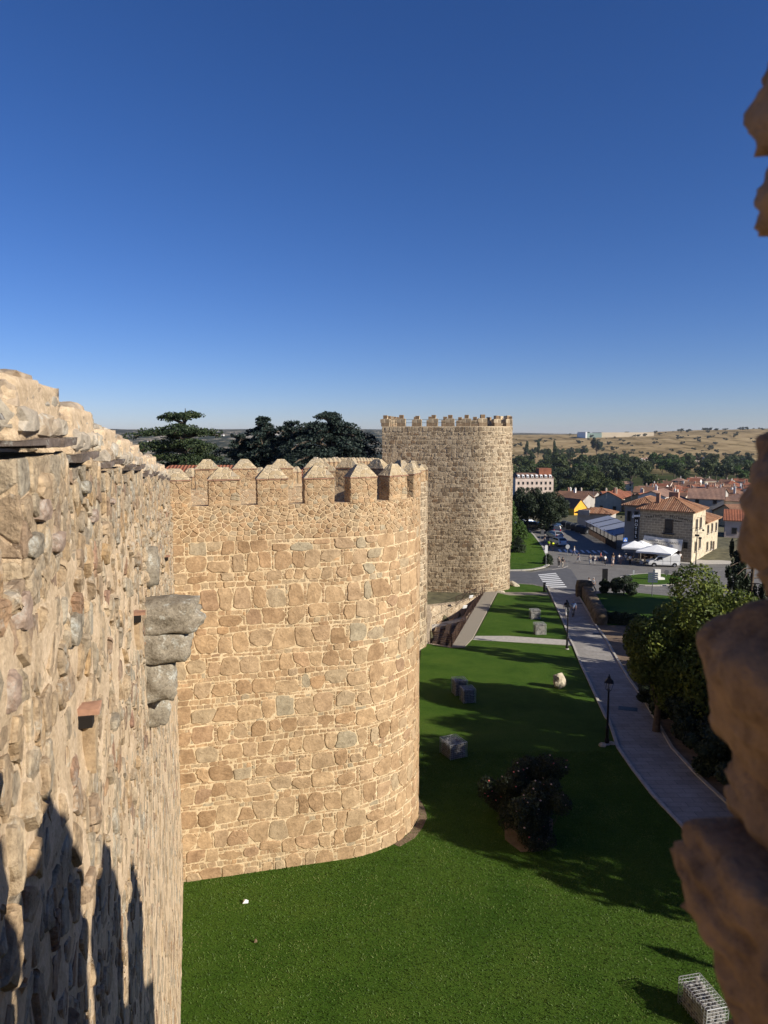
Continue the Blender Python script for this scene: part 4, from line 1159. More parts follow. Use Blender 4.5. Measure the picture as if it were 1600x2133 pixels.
# trees in the valley left of the towers, seen under and between the cedars
for i in range(55):
    y = rv.uniform(150, 420); u = rv.uniform(-.40, .0); p = Vector((u * y, y, gz(u * y, y)))
    tree('valley_tree', rv.choice(['far0', 'fard0', 'fard1', 'farg0']), p, 'dark tree low behind the cedars on the town side', 'trees behind the cedars', rv.uniform(1.2, 1.9), 1, rv.uniform(0, 6))

# ---- cedars behind the near tower
def cedar(seed, h, w, levels, leafmat, n, size, upright=0.0, droop=.12, toprad=.45, lean=0):
    rnd = random.Random(seed); cs = []; mb = MB()
    mb.tube([(0, 0, -.5), (0, 0, h * .35), (rnd.uniform(-.3, .3), 0, h * .7), (rnd.uniform(-.4, .4), 0, h * .93)], [h * .03, h * .024, h * .014, .04], 8)
    for li in range(levels):
        t = li / (levels - 1); z = h * (.22 + .75 * t) ; prof = (1 - t) ** .55 * (1 - toprad) + toprad * (1 - (t ** 6))
        nbr = rnd.randint(5, 7); a0 = rnd.uniform(0, 6)
        for b in range(nbr):
            a = a0 + 2 * PI * b / nbr + rnd.uniform(-.35, .35); L = w / 2 * prof * rnd.uniform(.45, 1.1); z = h * (.22 + .75 * t) + rnd.uniform(-.028, .02) * h * (1 if t < .95 else 0) * (.8 if levels < 12 else 1)
            if L < .3: continue
            pts = []; rise = rnd.uniform(.05, .22) + upright * rnd.uniform(.2, 1.0)
            for k in range(5):
                s = k / 4; pts.append(Vector((math.cos(a) * L * s, math.sin(a) * L * s, z + rise * L * math.sin(s * 1.9) - droop * L * s * s * 1.6 - .02 * h * (1 - s))))
            mb.tube(pts, [h * .010 * (1 - .8 * k / 4) + .02 for k in range(5)], 5)
            for k in range(3, 15):
                s = k / 14; q = pts[0].lerp(pts[-1], s); zz = z + rise * L * math.sin(s * 1.9) - droop * L * s * s * 1.6
                side = rnd.uniform(-.26, .26) * L * s; rr = (L * rnd.uniform(.12, .2) + .25) * (1.15 - .4 * s)
                cs.append((q.x - math.sin(a) * side, q.y + math.cos(a) * side, zz + .02 * h * rnd.uniform(-.3, .5), rr, rr, rr * .34 + .05, rr * rr))
    V, n = leaves(rnd, cs, n, size * .8, flat=True)
    return leaf_mesh('foliage', V, n, leafmat), mb
def put_cedar(key, px, Y, top, label, rz=0):
    p = at_px(px, 1000, Y); zt = ray(px, top).z / ray(px, top).y * Y; h = zt - p.z
    return p, h
p, h = put_cedar('', 387, 100, 852, '')
m_, mb = cedar(301, h * 1.08, 19, 10, L_CEDAR, 90000, .2, 0, .10, .8)
r_ = empty('cedar_tree', (p.x, p.y, p.z), 0, 'tall cedar with flat layered branches and a clear trunk, leftmost behind the battlements', 'tree'); link('foliage', m_, r_); mb.build('trunk', BARK, r_, True)
p, h = put_cedar('', 690, 92, 850, '')
m_, mb = cedar(302, h * 1.03, 19, 17, L_CEDAR_B, 110000, .2, .15, .2, .62)
r_ = empty('cedar_tree', (p.x, p.y, p.z), .6, 'broad dark blue-green cedar with dense drooping branches left of the tall tower', 'tree'); link('foliage', m_, r_); mb.build('trunk', BARK, r_, True)
for px, top, wd, sd, lab in ((548, 848, 7.0, 303, 'thin-topped cedar with upswept tips between the layered cedar and the broad one'), (500, 893, 9.0, 305, 'low spreading cedar with a bare leaning tip just right of the layered cedar'), (606, 862, 8.5, 304, 'ragged cedar leader rising beside the broad dark one')):
    p, h = put_cedar('', px, 94, top, ''); m_, mb = cedar(sd, h, wd * 1.6, 17, L_CEDAR_B, 50000, .2, .6, .2, .03)
    r_ = empty('cedar_tree', (p.x, p.y, p.z), sd, lab, 'tree'); link('foliage', m_, r_); mb.build('trunk', BARK, r_, True)

# ---- clipped conifers and hedges on the upper lawn
def hedge_mesh(seed, rx, ry, h, n, size, mat, kind='cone'):
    rnd = random.Random(seed); cs = []
    for i in range(int(18 + h * 4)):
        t = i / (17 + h * 4)
        k = (1 - t ** 1.7) ** .6 if kind == 'cone' else (1 - t ** 5)
        for j in range(3):
            a = rnd.uniform(0, 2 * PI); cs.append((math.cos(a) * rx * k * .5, math.sin(a) * ry * k * .5, h * t * .96 + .1, rx * .55 * k + .05, ry * .55 * k + .05, h * .07 + .05, k + .1))
    V, n = leaves(rnd, cs, n, size, .1); return leaf_mesh('foliage', V, n, mat)
for px, py, top, wpx, lab, cat in ((1058, 1122, 1030, 52, 'tall bright green conifer against the right edge of the tall tower', 'tree'), (1084, 1122, 1085, 34, 'short rounded shrub right of the tall green conifer', 'shrub')):
    p = g(px, py); Y = p.y; h = (ray(px, top).z / ray(px, top).y * Y) - p.z; wd = wpx / F_PX * Y
    r_ = empty('conifer' if cat == 'tree' else 'shrub', p, 0, lab, cat); link('foliage', hedge_mesh(px, wd / 2, wd / 2, h, 9000, .16, L_HEDGE), r_); MB().tube([(0, 0, -.3), (0, 0, h * .5)], [.16, .06], 6).build('trunk', BARK, r_)
def hedge(px, py, wpx, h, lab, mat=L_DARK, ry=None, n=5000):
    p = g(px, py); wd = wpx / F_PX * p.y; o = link('clipped_hedge', hedge_mesh(px, wd / 2, ry or wd / 2, h, n, .1, mat, 'drum')); o.location = p
    return tag(o, lab, 'hedge')
hedge(1079, 1151, 34, 2.9, 'dark clipped drum-shaped hedge below the tall green conifer')
hedge(1141, 1176, 22, 1.7, 'small dark clipped hedge in the corner of the upper lawn by the sign pole')

# ---- tree right of the path and the weeping conifer
rnd = random.Random(77)
TB = at_px(1462, 1500, 37.5)
def lit_tree(p, h, w, seed, n, mat, label, name='ornamental_tree', size=.12, nb=40, base=.1, wob=1.0):
    m_, mb = broad_proto(seed, h, w, n, size, mat, base, nb, wob); r_ = empty(name, p, 0, label, 'tree'); link('crown', m_, r_); mb.build('trunk', BARK, r_, True); return r_
def top_h(p, px, py): return ray(px, py).z / ray(px, py).y * p.y - p.z
lit_tree(TB, top_h(TB, 1455, 1196), 7.0, 401, 60000, L_YELLOW, 'bushy tree with yellow-green leaves right of the grey footpath', size=.1)
p = at_px(1370, 1450, 38); lit_tree(p, top_h(p, 1375, 1252), 3.9, 402, 22000, L_YELLOW, 'smaller yellow-green tree leaning over the footpath, in front of the bushy one', size=.1, nb=26)
# dark undergrowth beneath
for i, (px, py, h, w) in enumerate(((1440, 1560, 3.2, 4.6), (1500, 1600, 3.4, 4.6), (1400, 1480, 2.6, 3.4), (1545, 1660, 3.0, 4.5), (1560, 1480, 5, 5), (1340, 1400, 2.2, 2.4), (1420, 1420, 4.2, 4.5), (1345, 1450, 2.4, 2.6), (1380, 1500, 2.8, 3), (1450, 1620, 2.6, 3.4), (1500, 1680, 2.4, 3.2), (1370, 1370, 2.6, 3), (1340, 1425, 3.0, 3.2), (1335, 1470, 1.8, 2.2), (1372, 1455, 3.6, 3.2), (1400, 1520, 3, 3), (1374, 1520, 3.6, 3.2), (1352, 1490, 2.0, 2.0))):
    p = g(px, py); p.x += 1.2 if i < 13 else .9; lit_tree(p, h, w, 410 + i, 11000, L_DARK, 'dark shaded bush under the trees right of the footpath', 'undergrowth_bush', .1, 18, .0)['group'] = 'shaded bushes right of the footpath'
def weeping(p, h, w, seed, n, label):
    rnd = random.Random(seed); cs = []; mb = MB(); mb.tube([(0, 0, -.4), (0, 0, h * .5), (.2, 0, h)], [h * .022, h * .014, .04], 8)
    for i in range(46):
        t = rnd.uniform(.15, 1); a = rnd.uniform(0, 2 * PI); L = w / 2 * (1 - t) ** .55 * rnd.uniform(.6, 1.1) + .25; z = h * t
        e = Vector((math.cos(a) * L, math.sin(a) * L, z - L * .15)); mb.tube([(0, 0, z), (e.x * .5, e.y * .5, z + .1), tuple(e)], [.05, .035, .015], 4)
        for k in range(7):
            s = rnd.uniform(.3, 1.05); hl = rnd.uniform(.3, .9) * (.4 + .6 * s)
            cs.append((e.x * s + rnd.uniform(-.2, .2), e.y * s + rnd.uniform(-.2, .2), z - L * .15 * s - hl * .8, .13, .13, hl, hl))
    V, n = leaves(rnd, cs, n, .085); r_ = empty('weeping_conifer', p, 0, label, 'tree'); link('foliage', leaf_mesh('foliage', V, n, L_DARK), r_); mb.build('trunk', BARK, r_, True)
p = at_px(1548, 1500, 47); weeping(p, top_h(p, 1548, 1085), 6.4, 501, 40000, 'dark weeping conifer with hanging foliage at the right, partly behind the blurred rocks')
# trees beyond the right edge: they throw the broad shade over the lawn
proto('shade0', *broad_proto(601, 13, 9.5, 12000, .2, L_DARK, .12, 70, 1.3, .55)); proto('shade1', *broad_proto(602, 13, 9, 12000, .2, L_DARK, .15, 70, 1.3, .55))
for x, y, s, k in SHADE if 'SHADE' in globals() else ((25.5, 23.6, .95, 'shade0'), (23, 18.2, 1.0, 'shade1'), (30, 18.5, 1.15, 'shade1'), (21, 21.8, .85, 'shade0'), (29.5, 26.5, 1.0, 'shade0'), (24.6, 27.0, .86, 'shade1'), (33, 36.5, .9, 'shade0'), (38, 61, 1.1, 'shade1'), (43, 70, 1.1, 'shade0'), (37, 51, .9, 'shade1'), (52, 66, 1.2, 'shade0')):
    tree('park_tree', k, (x, y, gz(x, y)), 'large tree standing right of the view that shades the lawn', 'large trees shading the lawn', s, 1, x)

# ---- dark bushes near the plaza
for px, py, top, wpx, lab in ((1299, 1240, 1197, 62, 'wide dark bush right of the black post near the plaza'), (1258, 1236, 1207, 24, 'small dark bush at the foot of the black post')):
    p = g(px, py); h = top_h(p, px, top); w_ = wpx / F_PX * p.y; lit_tree(p, h, w_, px, 9000, L_DARK, lab, 'bush', .12, 22, 0)['category'] = 'bush'

# ---- rose bushes on the lawn
rr = random.Random(9)
ROSE_PINK = simple('pink_petals', (.55, .14, .13), .7, var=.35, scale=9); ROSE_PALE = simple('pale_petals', (.6, .42, .36), .7, var=.2, scale=9)
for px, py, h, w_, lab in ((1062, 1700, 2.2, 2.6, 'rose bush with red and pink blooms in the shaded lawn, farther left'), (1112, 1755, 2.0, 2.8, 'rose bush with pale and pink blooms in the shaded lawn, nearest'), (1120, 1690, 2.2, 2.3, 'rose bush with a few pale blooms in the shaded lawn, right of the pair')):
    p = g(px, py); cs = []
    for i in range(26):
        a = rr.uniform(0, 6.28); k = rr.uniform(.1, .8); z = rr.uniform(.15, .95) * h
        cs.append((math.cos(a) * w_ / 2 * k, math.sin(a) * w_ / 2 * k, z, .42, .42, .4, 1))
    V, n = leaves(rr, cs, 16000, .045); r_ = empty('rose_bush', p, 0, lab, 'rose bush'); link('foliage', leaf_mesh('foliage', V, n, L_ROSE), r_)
    st = MB()
    for c in cs: st.tube([(c[0] * .25, c[1] * .25, -.1), (c[0] * .8, c[1] * .8, c[2] * .6), c[:3]], [.014, .01, .006], 4)
    st.build('stems', BARK, r_)
    for i in range(34):
        c = rr.choice(cs); d = Vector((rr.gauss(0, 1), rr.gauss(0, 1) - .4, abs(rr.gauss(0, 1)))).normalized()
        f = MB(); q_ = Vector(c[:3]) + d * .38
        f.rock((0, 0, 0), (.04, .04, .03), seed=i, sub=1, amp=.3); o = f.build('bloom', ROSE_PINK if rr.random() < .35 else ROSE_PALE, r_); o.location = q_

# short turf blades over the near lawn, taller ones against the walls
L_TURF = leaf_mat('turf_blades', [(.028, .058, .006), (.05, .095, .012), (.085, .14, .022), (.17, .2, .05)], .3, .8)
npr = np.random.RandomState(3); NB = 170000; bx_ = npr.uniform(-9, 13, NB); by_ = 9 + 26 * npr.uniform(0, 1, NB) ** .9
keep = []
for i in range(NB):
    q = Vector((bx_[i], by_[i], 0)) - P0; a_ = q.dot(NV); f_ = q.dot(DV)
    if a_ < .04 or a_ > 22: continue
    if f_ > ALEN - .04:
        if a_ < near.L: continue
        c_n = Vector((a_ - near.L, f_ - ALEN - near.R)); 
        if c_n.length < near.R + .04 or (f_ > ALEN + near.R and a_ < near.L + near.R): continue
    if bx_[i] > 9 and inside(bx_[i], by_[i], pathpoly): continue
    keep.append(i)
keep = np.array(keep); n = len(keep); px_ = bx_[keep]; py_ = by_[keep]; pz_ = -14 - .065 * py_ + .06
base = np.stack([px_, py_, pz_], 1); an = npr.uniform(0, 6.28, n); hgt = npr.uniform(.015, .042, n); wd_ = npr.uniform(.010, .02, n)
side_ = np.stack([np.cos(an), np.sin(an), np.zeros(n)], 1) * wd_[:, None]; tipv = np.stack([npr.normal(size=n) * .02, npr.normal(size=n) * .02, hgt], 1)
V = np.stack([base - side_, base + side_, base + tipv + side_ * .4, base + tipv - side_ * .4], 1).reshape(-1, 3)
tag(link('turf', leaf_mesh('turf', V, n, L_TURF)), kind='stuff')
# ================================================================== TOWN
WALLS = {k: simple('plaster_' + k, c, .9, var=.12, scale=.8) for k, c in dict(cream=(.55, .47, .36), white=(.68, .66, .62), ochre=(.5, .36, .2), grey=(.38, .35, .31), pink=(.62, .5, .42), yellow=(.78, .42, .05), brick=(.36, .2, .13)).items()}
def roof_mat(name, a, b_, period=.3):
    m, t, b = nodes(name); tc = t.nodes.new('ShaderNodeTexCoord')
    wv = t.nodes.new('ShaderNodeTexWave'); wv.wave_type = 'BANDS'; wv.bands_direction = 'X'; wv.inputs['Scale'].default_value = 2 * PI / period / 20 * 1.0
    wv.inputs['Distortion'].default_value = .4; t.links.new(tc.outputs['Object'], wv.inputs['Vector'])
    n = noise(t, 2.2, 6, .75, tc.outputs['Object']); n2 = noise(t, .25, 3, .5, tc.outputs['Object'])
    r = ramp(t, [(.3, a), (.5, tuple((x + y) / 2 for x, y in zip(a, b_))), (.7, b_)]); t.links.new(n.outputs[0], r.inputs[0])
    r2 = ramp(t, [(.35, (.75, .75, .78)), (.65, (1.15, 1.1, 1.05))]); t.links.new(n2.outputs[0], r2.inputs[0])
    rw = ramp(t, [(.0, (.62, .6, .6)), (.6, (1.05, 1.05, 1.05))]); t.links.new(wv.outputs[0], rw.inputs[0])
    c = mix(t, r.outputs[0], r2.outputs[0], 1, 'MULTIPLY'); c = mix(t, c, rw.outputs[0], .8, 'MULTIPLY')
    t.links.new(c, b.inputs['Base Color']); b.inputs['Roughness'].default_value = .9; b.inputs['Specular IOR Level'].default_value = .15
    p = bump(t, b, wv.outputs[0], .9, .06); bump(t, b, n.outputs[0], .5, .03, p); return m
ROOFS = [roof_mat('old_roof_tiles', (.16, .085, .055), (.33, .19, .12)), roof_mat('red_roof_tiles', (.22, .085, .05), (.4, .16, .09)), roof_mat('brown_roof_tiles', (.13, .08, .06), (.25, .16, .115)), roof_mat('pale_roof_tiles', (.24, .14, .1), (.4, .26, .19))]
def glass_mat():
    m, t, b = nodes('dark_window'); b.inputs['Base Color'].default_value = (.02, .022, .026, 1); b.inputs['Roughness'].default_value = .15; return m
GLASS = glass_mat(); FRAME = simple('window_frame', (.3, .24, .18), .7); WHITE = simple('white_paint', (.78, .78, .76), .5, var=.05); BLACK = simple('black_iron', (.018, .018, .02), .5, .5, var=.2)
WOOD = simple('dark_wood', (.08, .05, .035), .8, var=.3)

def house(loc, w_, d_, h, rz, label, wall='cream', roof=0, kind='gable', pitch=.42, win=2, wins=None, chimneys=1, group='tiled houses of the lower town', name='house', over=.35, seed=0, cat='house'):
    rn = random.Random(seed * 13 + 5); root = empty(name, (loc[0], loc[1], loc[2]), rz, label, cat, group)
    x, y = w_ / 2, d_ / 2; rise = y * pitch if kind != 'shed' else d_ * pitch
    wb = MB()
    if kind == 'gable':
        wb.add([(-x, -y, -3), (x, -y, -3), (x, y, -3), (-x, y, -3), (-x, -y, h), (x, -y, h), (x, y, h), (-x, y, h), (-x, 0, h + rise), (x, 0, h + rise)],
               [(0, 1, 5, 4), (2, 3, 7, 6), (1, 2, 6, 9, 5), (3, 0, 4, 8, 7)])
    else: wb.box((0, 0, (h - 3) / 2), (w_, d_, h + 3))
    wb.build('wall', WALLS[wall] if isinstance(wall, str) else wall, root)
    rb = MB(); t = .16; X, Y = x + over, y + over; ze = h - over * pitch + .02
    if kind == 'gable':
        for s in (-1, 1):
            a = [(-X, s * Y, ze), (X, s * Y, ze), (X, 0, h + rise + .02), (-X, 0, h + rise + .02)]
            vs = a + [(p[0], p[1], p[2] + t) for p in a]; f = [(0, 3, 2, 1), (4, 5, 6, 7), (0, 1, 5, 4), (1, 2, 6, 5), (2, 3, 7, 6), (3, 0, 4, 7)]
            rb.add(vs, f if s < 0 else [tuple(reversed(q)) for q in f])
        top = h + rise + t
    else:
        k = min(X, Y); rx = max(0, X - Y); ry = max(0, Y - X); zt = ze + k * pitch * 1.0
        vs = [(-X, -Y, ze), (X, -Y, ze), (X, Y, ze), (-X, Y, ze), (-X, -Y, ze + t), (X, -Y, ze + t), (X, Y, ze + t), (-X, Y, ze + t), (-rx, -ry, zt + t), (rx, -ry, zt + t), (rx, ry, zt + t), (-rx, ry, zt + t)]
        rb.add(vs, [(3, 2, 1, 0), (0, 1, 5, 4), (1, 2, 6, 5), (2, 3, 7, 6), (3, 0, 4, 7), (4, 5, 9, 8), (5, 6, 10, 9), (6, 7, 11, 10), (7, 4, 8, 11), (8, 9, 10, 11)])
        top = zt + t
    ro = rb.build('roof', ROOFS[roof], root)
    for c in range(chimneys):
        cx, cy = rn.uniform(-.7, .7) * x, rn.uniform(-.4, .4) * y
        cb_ = MB().box((cx, cy, top - .3), (.55, .6, 2.2), jit=.02).box((cx, cy, top + .85), (.7, .75, .1)).box((cx, cy, top + 1.05), (.4, .45, .25)); cb_.build('chimney', WALLS[rn.choice(['cream', 'brick', 'white'])], ro)
    if win:
        floors = 2 if h > 4.6 else 1
        for (nx_, ny_, L, D) in ((0, -1, w_, y), (1, 0, d_, x), (-1, 0, d_, x)):
            n = max(1, int(L / 3.2))
            for f in range(floors):
                for i in range(n):
                    u = -L / 2 + L * (i + .5) / n; z = 1.5 + f * 2.7
                    if z > h - .6: continue
                    fm = MB(); gm = MB()
                    if nx_ == 0: c = (u, ny_ * (D + .02), z); fm.box(c, (1.1, .08, 1.4)); gm.box((c[0], c[1] - .045, c[2]), (.86, .04, 1.16))
                    else: c = (nx_ * (D + .02), u, z); fm.box(c, (.08, 1.1, 1.4)); gm.box((c[0] + nx_ * .045, c[1], c[2]), (.04, .86, 1.16))
                    fo = fm.build('window', FRAME, root); gm.build('pane', GLASS, fo)
    return root
# rows of roofs: (photo column, distance, width, depth, height, turn, walls, roof, kind)
rh = random.Random(33); used_h = []
WN = ['cream', 'white', 'ochre', 'grey', 'cream', 'pink']
rows_ = []
for Y, px0, px1 in ((205, 1150, 1215), (232, 1165, 1290), (262, 1180, 1300), (152, 1505, 1600), (174, 1485, 1590), (196, 1320, 1570), (222, 1300, 1560), (250, 1310, 1550), (282, 1320, 1545), (318, 1325, 1545), (340, 1330, 1545), (362, 1330, 1545), (385, 1335, 1545), (410, 1340, 1545), (440, 1350, 1545), (475, 1365, 1545), (515, 1390, 1545)):
    x = (px0 - 800) / F_PX * Y * 1.01
    while x < (px1 - 800) / F_PX * Y * 1.01:
        wd = rh.uniform(8, 13); rows_.append((x + wd / 2, Y + rh.uniform(-5, 5), wd)); x += wd * rh.uniform(.98, 1.1)
side = ['long-roofed', 'small', 'broad', 'narrow']
for i, (x, Y, wd) in enumerate(rows_):
    if Y > 300: wd = min(wd, 9)
    h = rh.uniform(3.4, 6.2) if Y < 300 else rh.uniform(3.6, 5)
    if Y < 180: h = rh.uniform(2.5, 4)
    rz = rh.choice([R(-38), R(52), R(-30), R(-42), R(5)]) + rh.uniform(-.1, .1)
    wl = rh.choice(WN)
    house((x, Y, gz(x, Y)), wd, rh.uniform(7, 9.5), h, rz, '%s-walled house with a tiled roof in the packed lower town' % {'cream': 'cream', 'white': 'white', 'ochre': 'ochre', 'grey': 'grey', 'pink': 'pale pink'}[wl], wl, rh.choice([0, 0, 1, 1, 2, 3]), rh.choice(['gable', 'gable', 'hip']), rh.uniform(.36, .5), 1 if Y < 300 else (1 if rh.random() < .35 else 0), chimneys=rh.choice([1, 1, 2]), seed=i,
          group={'cream': 'cream houses', 'white': 'white houses', 'ochre': 'ochre houses', 'grey': 'grey houses', 'pink': 'pale pink houses'}[wl] + ' of the lower town')
p = at_px(1189, 1080, 196)
house((p.x, p.y, gz(p.x, p.y) + .5), 7.5, 4.6, 1.6, R(-62), 'small bright yellow-orange gabled house behind the dark containers', 'yellow', 0, 'gable', 1.0, 0, chimneys=0, group=None, name='yellow_house', over=.12)
# long pale building with dormers
pb = at_px(1108, 1000, 400); lb_ = empty('apartment_building', pb, R(4), 'long pale pink building with a row of white dormers beyond the dark trees', 'building')
LW, LH = 21.5, 10.6
MB().box((0, 0, LH / 2 - 2), (LW, 11, LH + 4)).build('wall', WALLS['pink'], lb_)
rf = MB(); rf.add([(-LW / 2 - .3, -5.8, LH), (LW / 2 + .3, -5.8, LH), (LW / 2 + .3, 5.8, LH), (-LW / 2 - .3, 5.8, LH), (-LW / 2 + 1.5, -2.2, LH + 2.6), (LW / 2 - 1.5, -2.2, LH + 2.6), (LW / 2 - 1.5, 2.2, LH + 2.6), (-LW / 2 + 1.5, 2.2, LH + 2.6)], [(0, 3, 2, 1), (0, 1, 5, 4), (1, 2, 6, 5), (2, 3, 7, 6), (3, 0, 4, 7), (4, 5, 6, 7)])
rf = rf.build('roof', ROOFS[2], lb_)
MB().box((LW / 2 - 4.2, 0, LH + 3.4), (7, 7, 3.6)).build('roof_storey', ROOFS[1], lb_)
for i in range(8):
    x = -LW / 2 + 1.8 + i * (LW - 3.6) / 7
    dm = MB(); dm.prism([(-5.55, LH + .1), (-2.9, LH + .1), (-2.9, LH + 1.9), (-5.2, LH + 1.65), (-5.55, LH + 1.3)], 'x', x - .6, x + .6); d_ = dm.build('dormer', WHITE, rf); MB().box((x, -5.57, LH + .75), (.6, .06, .8)).build('pane', GLASS, d_)
    for f in range(3): fo = MB().box((x, -5.52, 1.6 + f * 3.1), (1.2, .1, 1.7)).build('window', FRAME, lb_); MB().box((x, -5.59, 1.6 + f * 3.1), (.9, .05, 1.4)).build('pane', GLASS, fo)
# far warehouse and scattered white houses
pw = at_px(1278, 905, 2450); pw.z = ray(1278, 913).z / ray(1278, 913).y * 2450
wh = empty('warehouse', (pw.x, pw.y, pw.z), R(3), 'huge flat-roofed warehouse on the horizon with a green end and long beige side', 'warehouse')
MB().box((32, 0, 8), (180, 90, 24)).build('beige_hall', simple('beige_cladding', (.5, .42, .3), .8, var=.05, scale=.02), wh)
MB().box((-88, -10, 7), (58, 80, 22)).build('green_hall', simple('green_cladding', (.2, .27, .24), .8, var=.06, scale=.02), wh)
MB().box((-116.5, -22, 9), (5, 84, 25)).build('end_wall', WHITE, wh)
for i, (px, py, Y, w_, d_, h, wl, kd, lab) in enumerate(((1476, 945, 1130, 19, 12, 7.5, 'white', 'hip', 'white flat-topped villa on the edge of the dry hill at the right'), (1443, 946, 1120, 13, 12, 6.5, 'cream', 'gable', 'small cream gabled house left of the white villa'),
        (1394, 946, 1110, 20, 12, 7.5, 'brick', 'hip', 'brick farmhouse with a hipped roof above the valley wood'), (1342, 950, 1120, 22, 12, 5, 'white', 'gable', 'low white house above the valley wood'), (1186, 950, 1060, 18, 12, 5, 'cream', 'gable', 'cream house half hidden among the valley trees'),
        (1145, 966, 930, 10, 9, 5, 'white', 'gable', 'white gabled cottage low among the valley trees on the left'), (1375, 1000, 520, 15, 10, 3, 'ochre', 'hip', 'low flat ochre building between the roofs and the valley wood'), (1448, 998, 540, 9, 8, 5, 'white', 'gable', 'white house between the lower town and the valley wood'),
        (1300, 1012, 470, 10, 9, 5, 'cream', 'gable', 'cream-walled block right of the tree clump'))):
    p = at_px(px, 1000, Y); house((p.x, p.y, gz(p.x, p.y)), w_, d_, h, rh.uniform(-.3, .3), lab, wl, 2 if wl == 'brick' else 3, kd, .3 if i else .05, 1, group=None, seed=50 + i, chimneys=0 if i == 0 else 1)
p = at_px(1325, 953, 1090); hg = empty('greenhouse', (p.x, p.y, gz(p.x, p.y)), .2, 'long white arched tunnel roof among the trees above the valley', 'greenhouse')
MB().prism([(6 * math.cos(a), 7 * math.sin(a)) for a in np.linspace(0, PI, 9)], 'x', -10, 10).build('cover', WHITE, hg)
# houses far off on the left hillside
for i in range(16):
    px = rh.uniform(300, 790); Y = rh.uniform(3000, 4300); p = at_px(px, 930, Y); p.z = gz(p.x, p.y)
    house((p.x, p.y, p.z), rh.uniform(14, 30), 12, 6, rh.uniform(-.5, .5), 'tiny pale house far off on the dark hillside behind the cedars', 'white', 3, 'gable', .3, 0, group='pale houses on the far hillside', seed=80 + i, chimneys=0)
# house with a tiled roof just behind the near tower
hb = Vector((-15.6, 62, -17)); hr = empty('house', hb, R(2), 'brick house with a tiled hip roof right behind the battlements of the near tower', 'house')
MB().box((0, 0, 6.2), (9.4, 8, 13.4)).build('wall', WALLS['brick'], hr)
rb = MB(); rb.add([(-5.1, -4.5, 12.85), (5.1, -4.5, 12.85), (5.1, 4.5, 12.85), (-5.1, 4.5, 12.85), (-3.0, 0, 14.35), (2.6, 0, 14.35)], [(0, 3, 2, 1), (0, 1, 5, 4), (1, 2, 5), (2, 3, 4, 5), (3, 0, 4)]); rf = rb.build('roof', ROOFS[1], hr)
MB().box((0, -4.46, 12.78), (10.2, .12, .14)).build('gutter', WHITE, hr)
for x in (-3, -.5, 2.2): fo = MB().box((x, -4.03, 11.4), (1.3, .12, 1.9)).build('window', WHITE, hr); MB().box((x, -4.11, 11.4), (1.05, .06, 1.6)).build('pane', GLASS, fo)
MB().box((0, -4.02, 9.9), (9.4, .08, .35)).build('cornice', WALLS['cream'], hr)
p = Vector((-4.6, 78, -19)); wr = house((p.x, p.y, p.z), 12, 8, 14.0, R(-10), 'low tiled roof seen just left of the tall tower', 'grey', 1, 'gable', .3, 0, group=None, chimneys=2, seed=3)

# ================================================================== TAVERN
def text_mesh(txt, size, mat, parent, loc, rot, depth=.02, name='lettering', align='CENTER'):
    cu_ = bpy.data.curves.new('t', 'FONT'); cu_.body = txt; cu_.size = size; cu_.align_x = align; cu_.align_y = 'CENTER'; cu_.extrude = depth; cu_.offset = size * .012
    to = bpy.data.objects.new('t', cu_); COL.objects.link(to); dg = bpy.context.evaluated_depsgraph_get(); dg.update()
    me = bpy.data.meshes.new_from_object(to.evaluated_get(dg)); bpy.data.objects.remove(to)
    o = link(name, me, parent, mat); o.location = loc; o.rotation_euler = rot; return o
ASH = None
def ashlar():
    m, t, b = nodes('ashlar_blocks'); tc = t.nodes.new('ShaderNodeTexCoord'); mp = t.nodes.new('ShaderNodeMapping'); mp.inputs['Rotation'].default_value = (R(90), 0, 0)
    sx = t.nodes.new('ShaderNodeSeparateXYZ'); t.links.new(tc.outputs['Object'], sx.inputs[0]); cb_ = t.nodes.new('ShaderNodeCombineXYZ'); ad = t.nodes.new('ShaderNodeMath'); ad.operation = 'ADD'
    t.links.new(sx.outputs[0], ad.inputs[0]); t.links.new(sx.outputs[1], ad.inputs[1]); t.links.new(ad.outputs[0], cb_.inputs[0]); t.links.new(sx.outputs[2], cb_.inputs[1])
    br = t.nodes.new('ShaderNodeTexBrick'); br.inputs['Scale'].default_value = 1; br.inputs['Brick Width'].default_value = .95; br.inputs['Row Height'].default_value = .45; br.inputs['Mortar Size'].default_value = .035
    br.inputs['Color1'].default_value = (.33, .27, .19, 1); br.inputs['Color2'].default_value = (.25, .205, .145, 1); br.inputs['Mortar'].default_value = (.5, .43, .32, 1); t.links.new(cb_.outputs[0], br.inputs['Vector'])
    n = noise(t, 3, 6, .7, tc.outputs['Object']); r = ramp(t, [(.3, (.7, .7, .7)), (.7, (1.3, 1.28, 1.22))]); t.links.new(n.outputs[0], r.inputs[0])
    t.links.new(mix(t, br.outputs[0], r.outputs[0], 1, 'MULTIPLY'), b.inputs['Base Color']); b.inputs['Roughness'].default_value = .95; bump(t, b, br.outputs['Fac'], -.5, .03); return m
ASH = ashlar()
tc_ = g(1438, 1173); TR = math.atan2(-.6, .8)                 # front runs left to right coming nearer
tv = empty('tavern', tc_, TR, 'two-storey stone tavern and hotel with a hipped tile roof at the corner of the plaza', 'building')
S_, HH = 8.7, 8.7                                              # local: front along -x from the corner, side along +y
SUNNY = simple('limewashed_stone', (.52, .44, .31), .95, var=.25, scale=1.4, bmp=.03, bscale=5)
MB().box((-S_ / 2, S_ / 2, HH / 2 - 1.5), (S_, S_, HH + 3)).build('wall', ASH, tv)
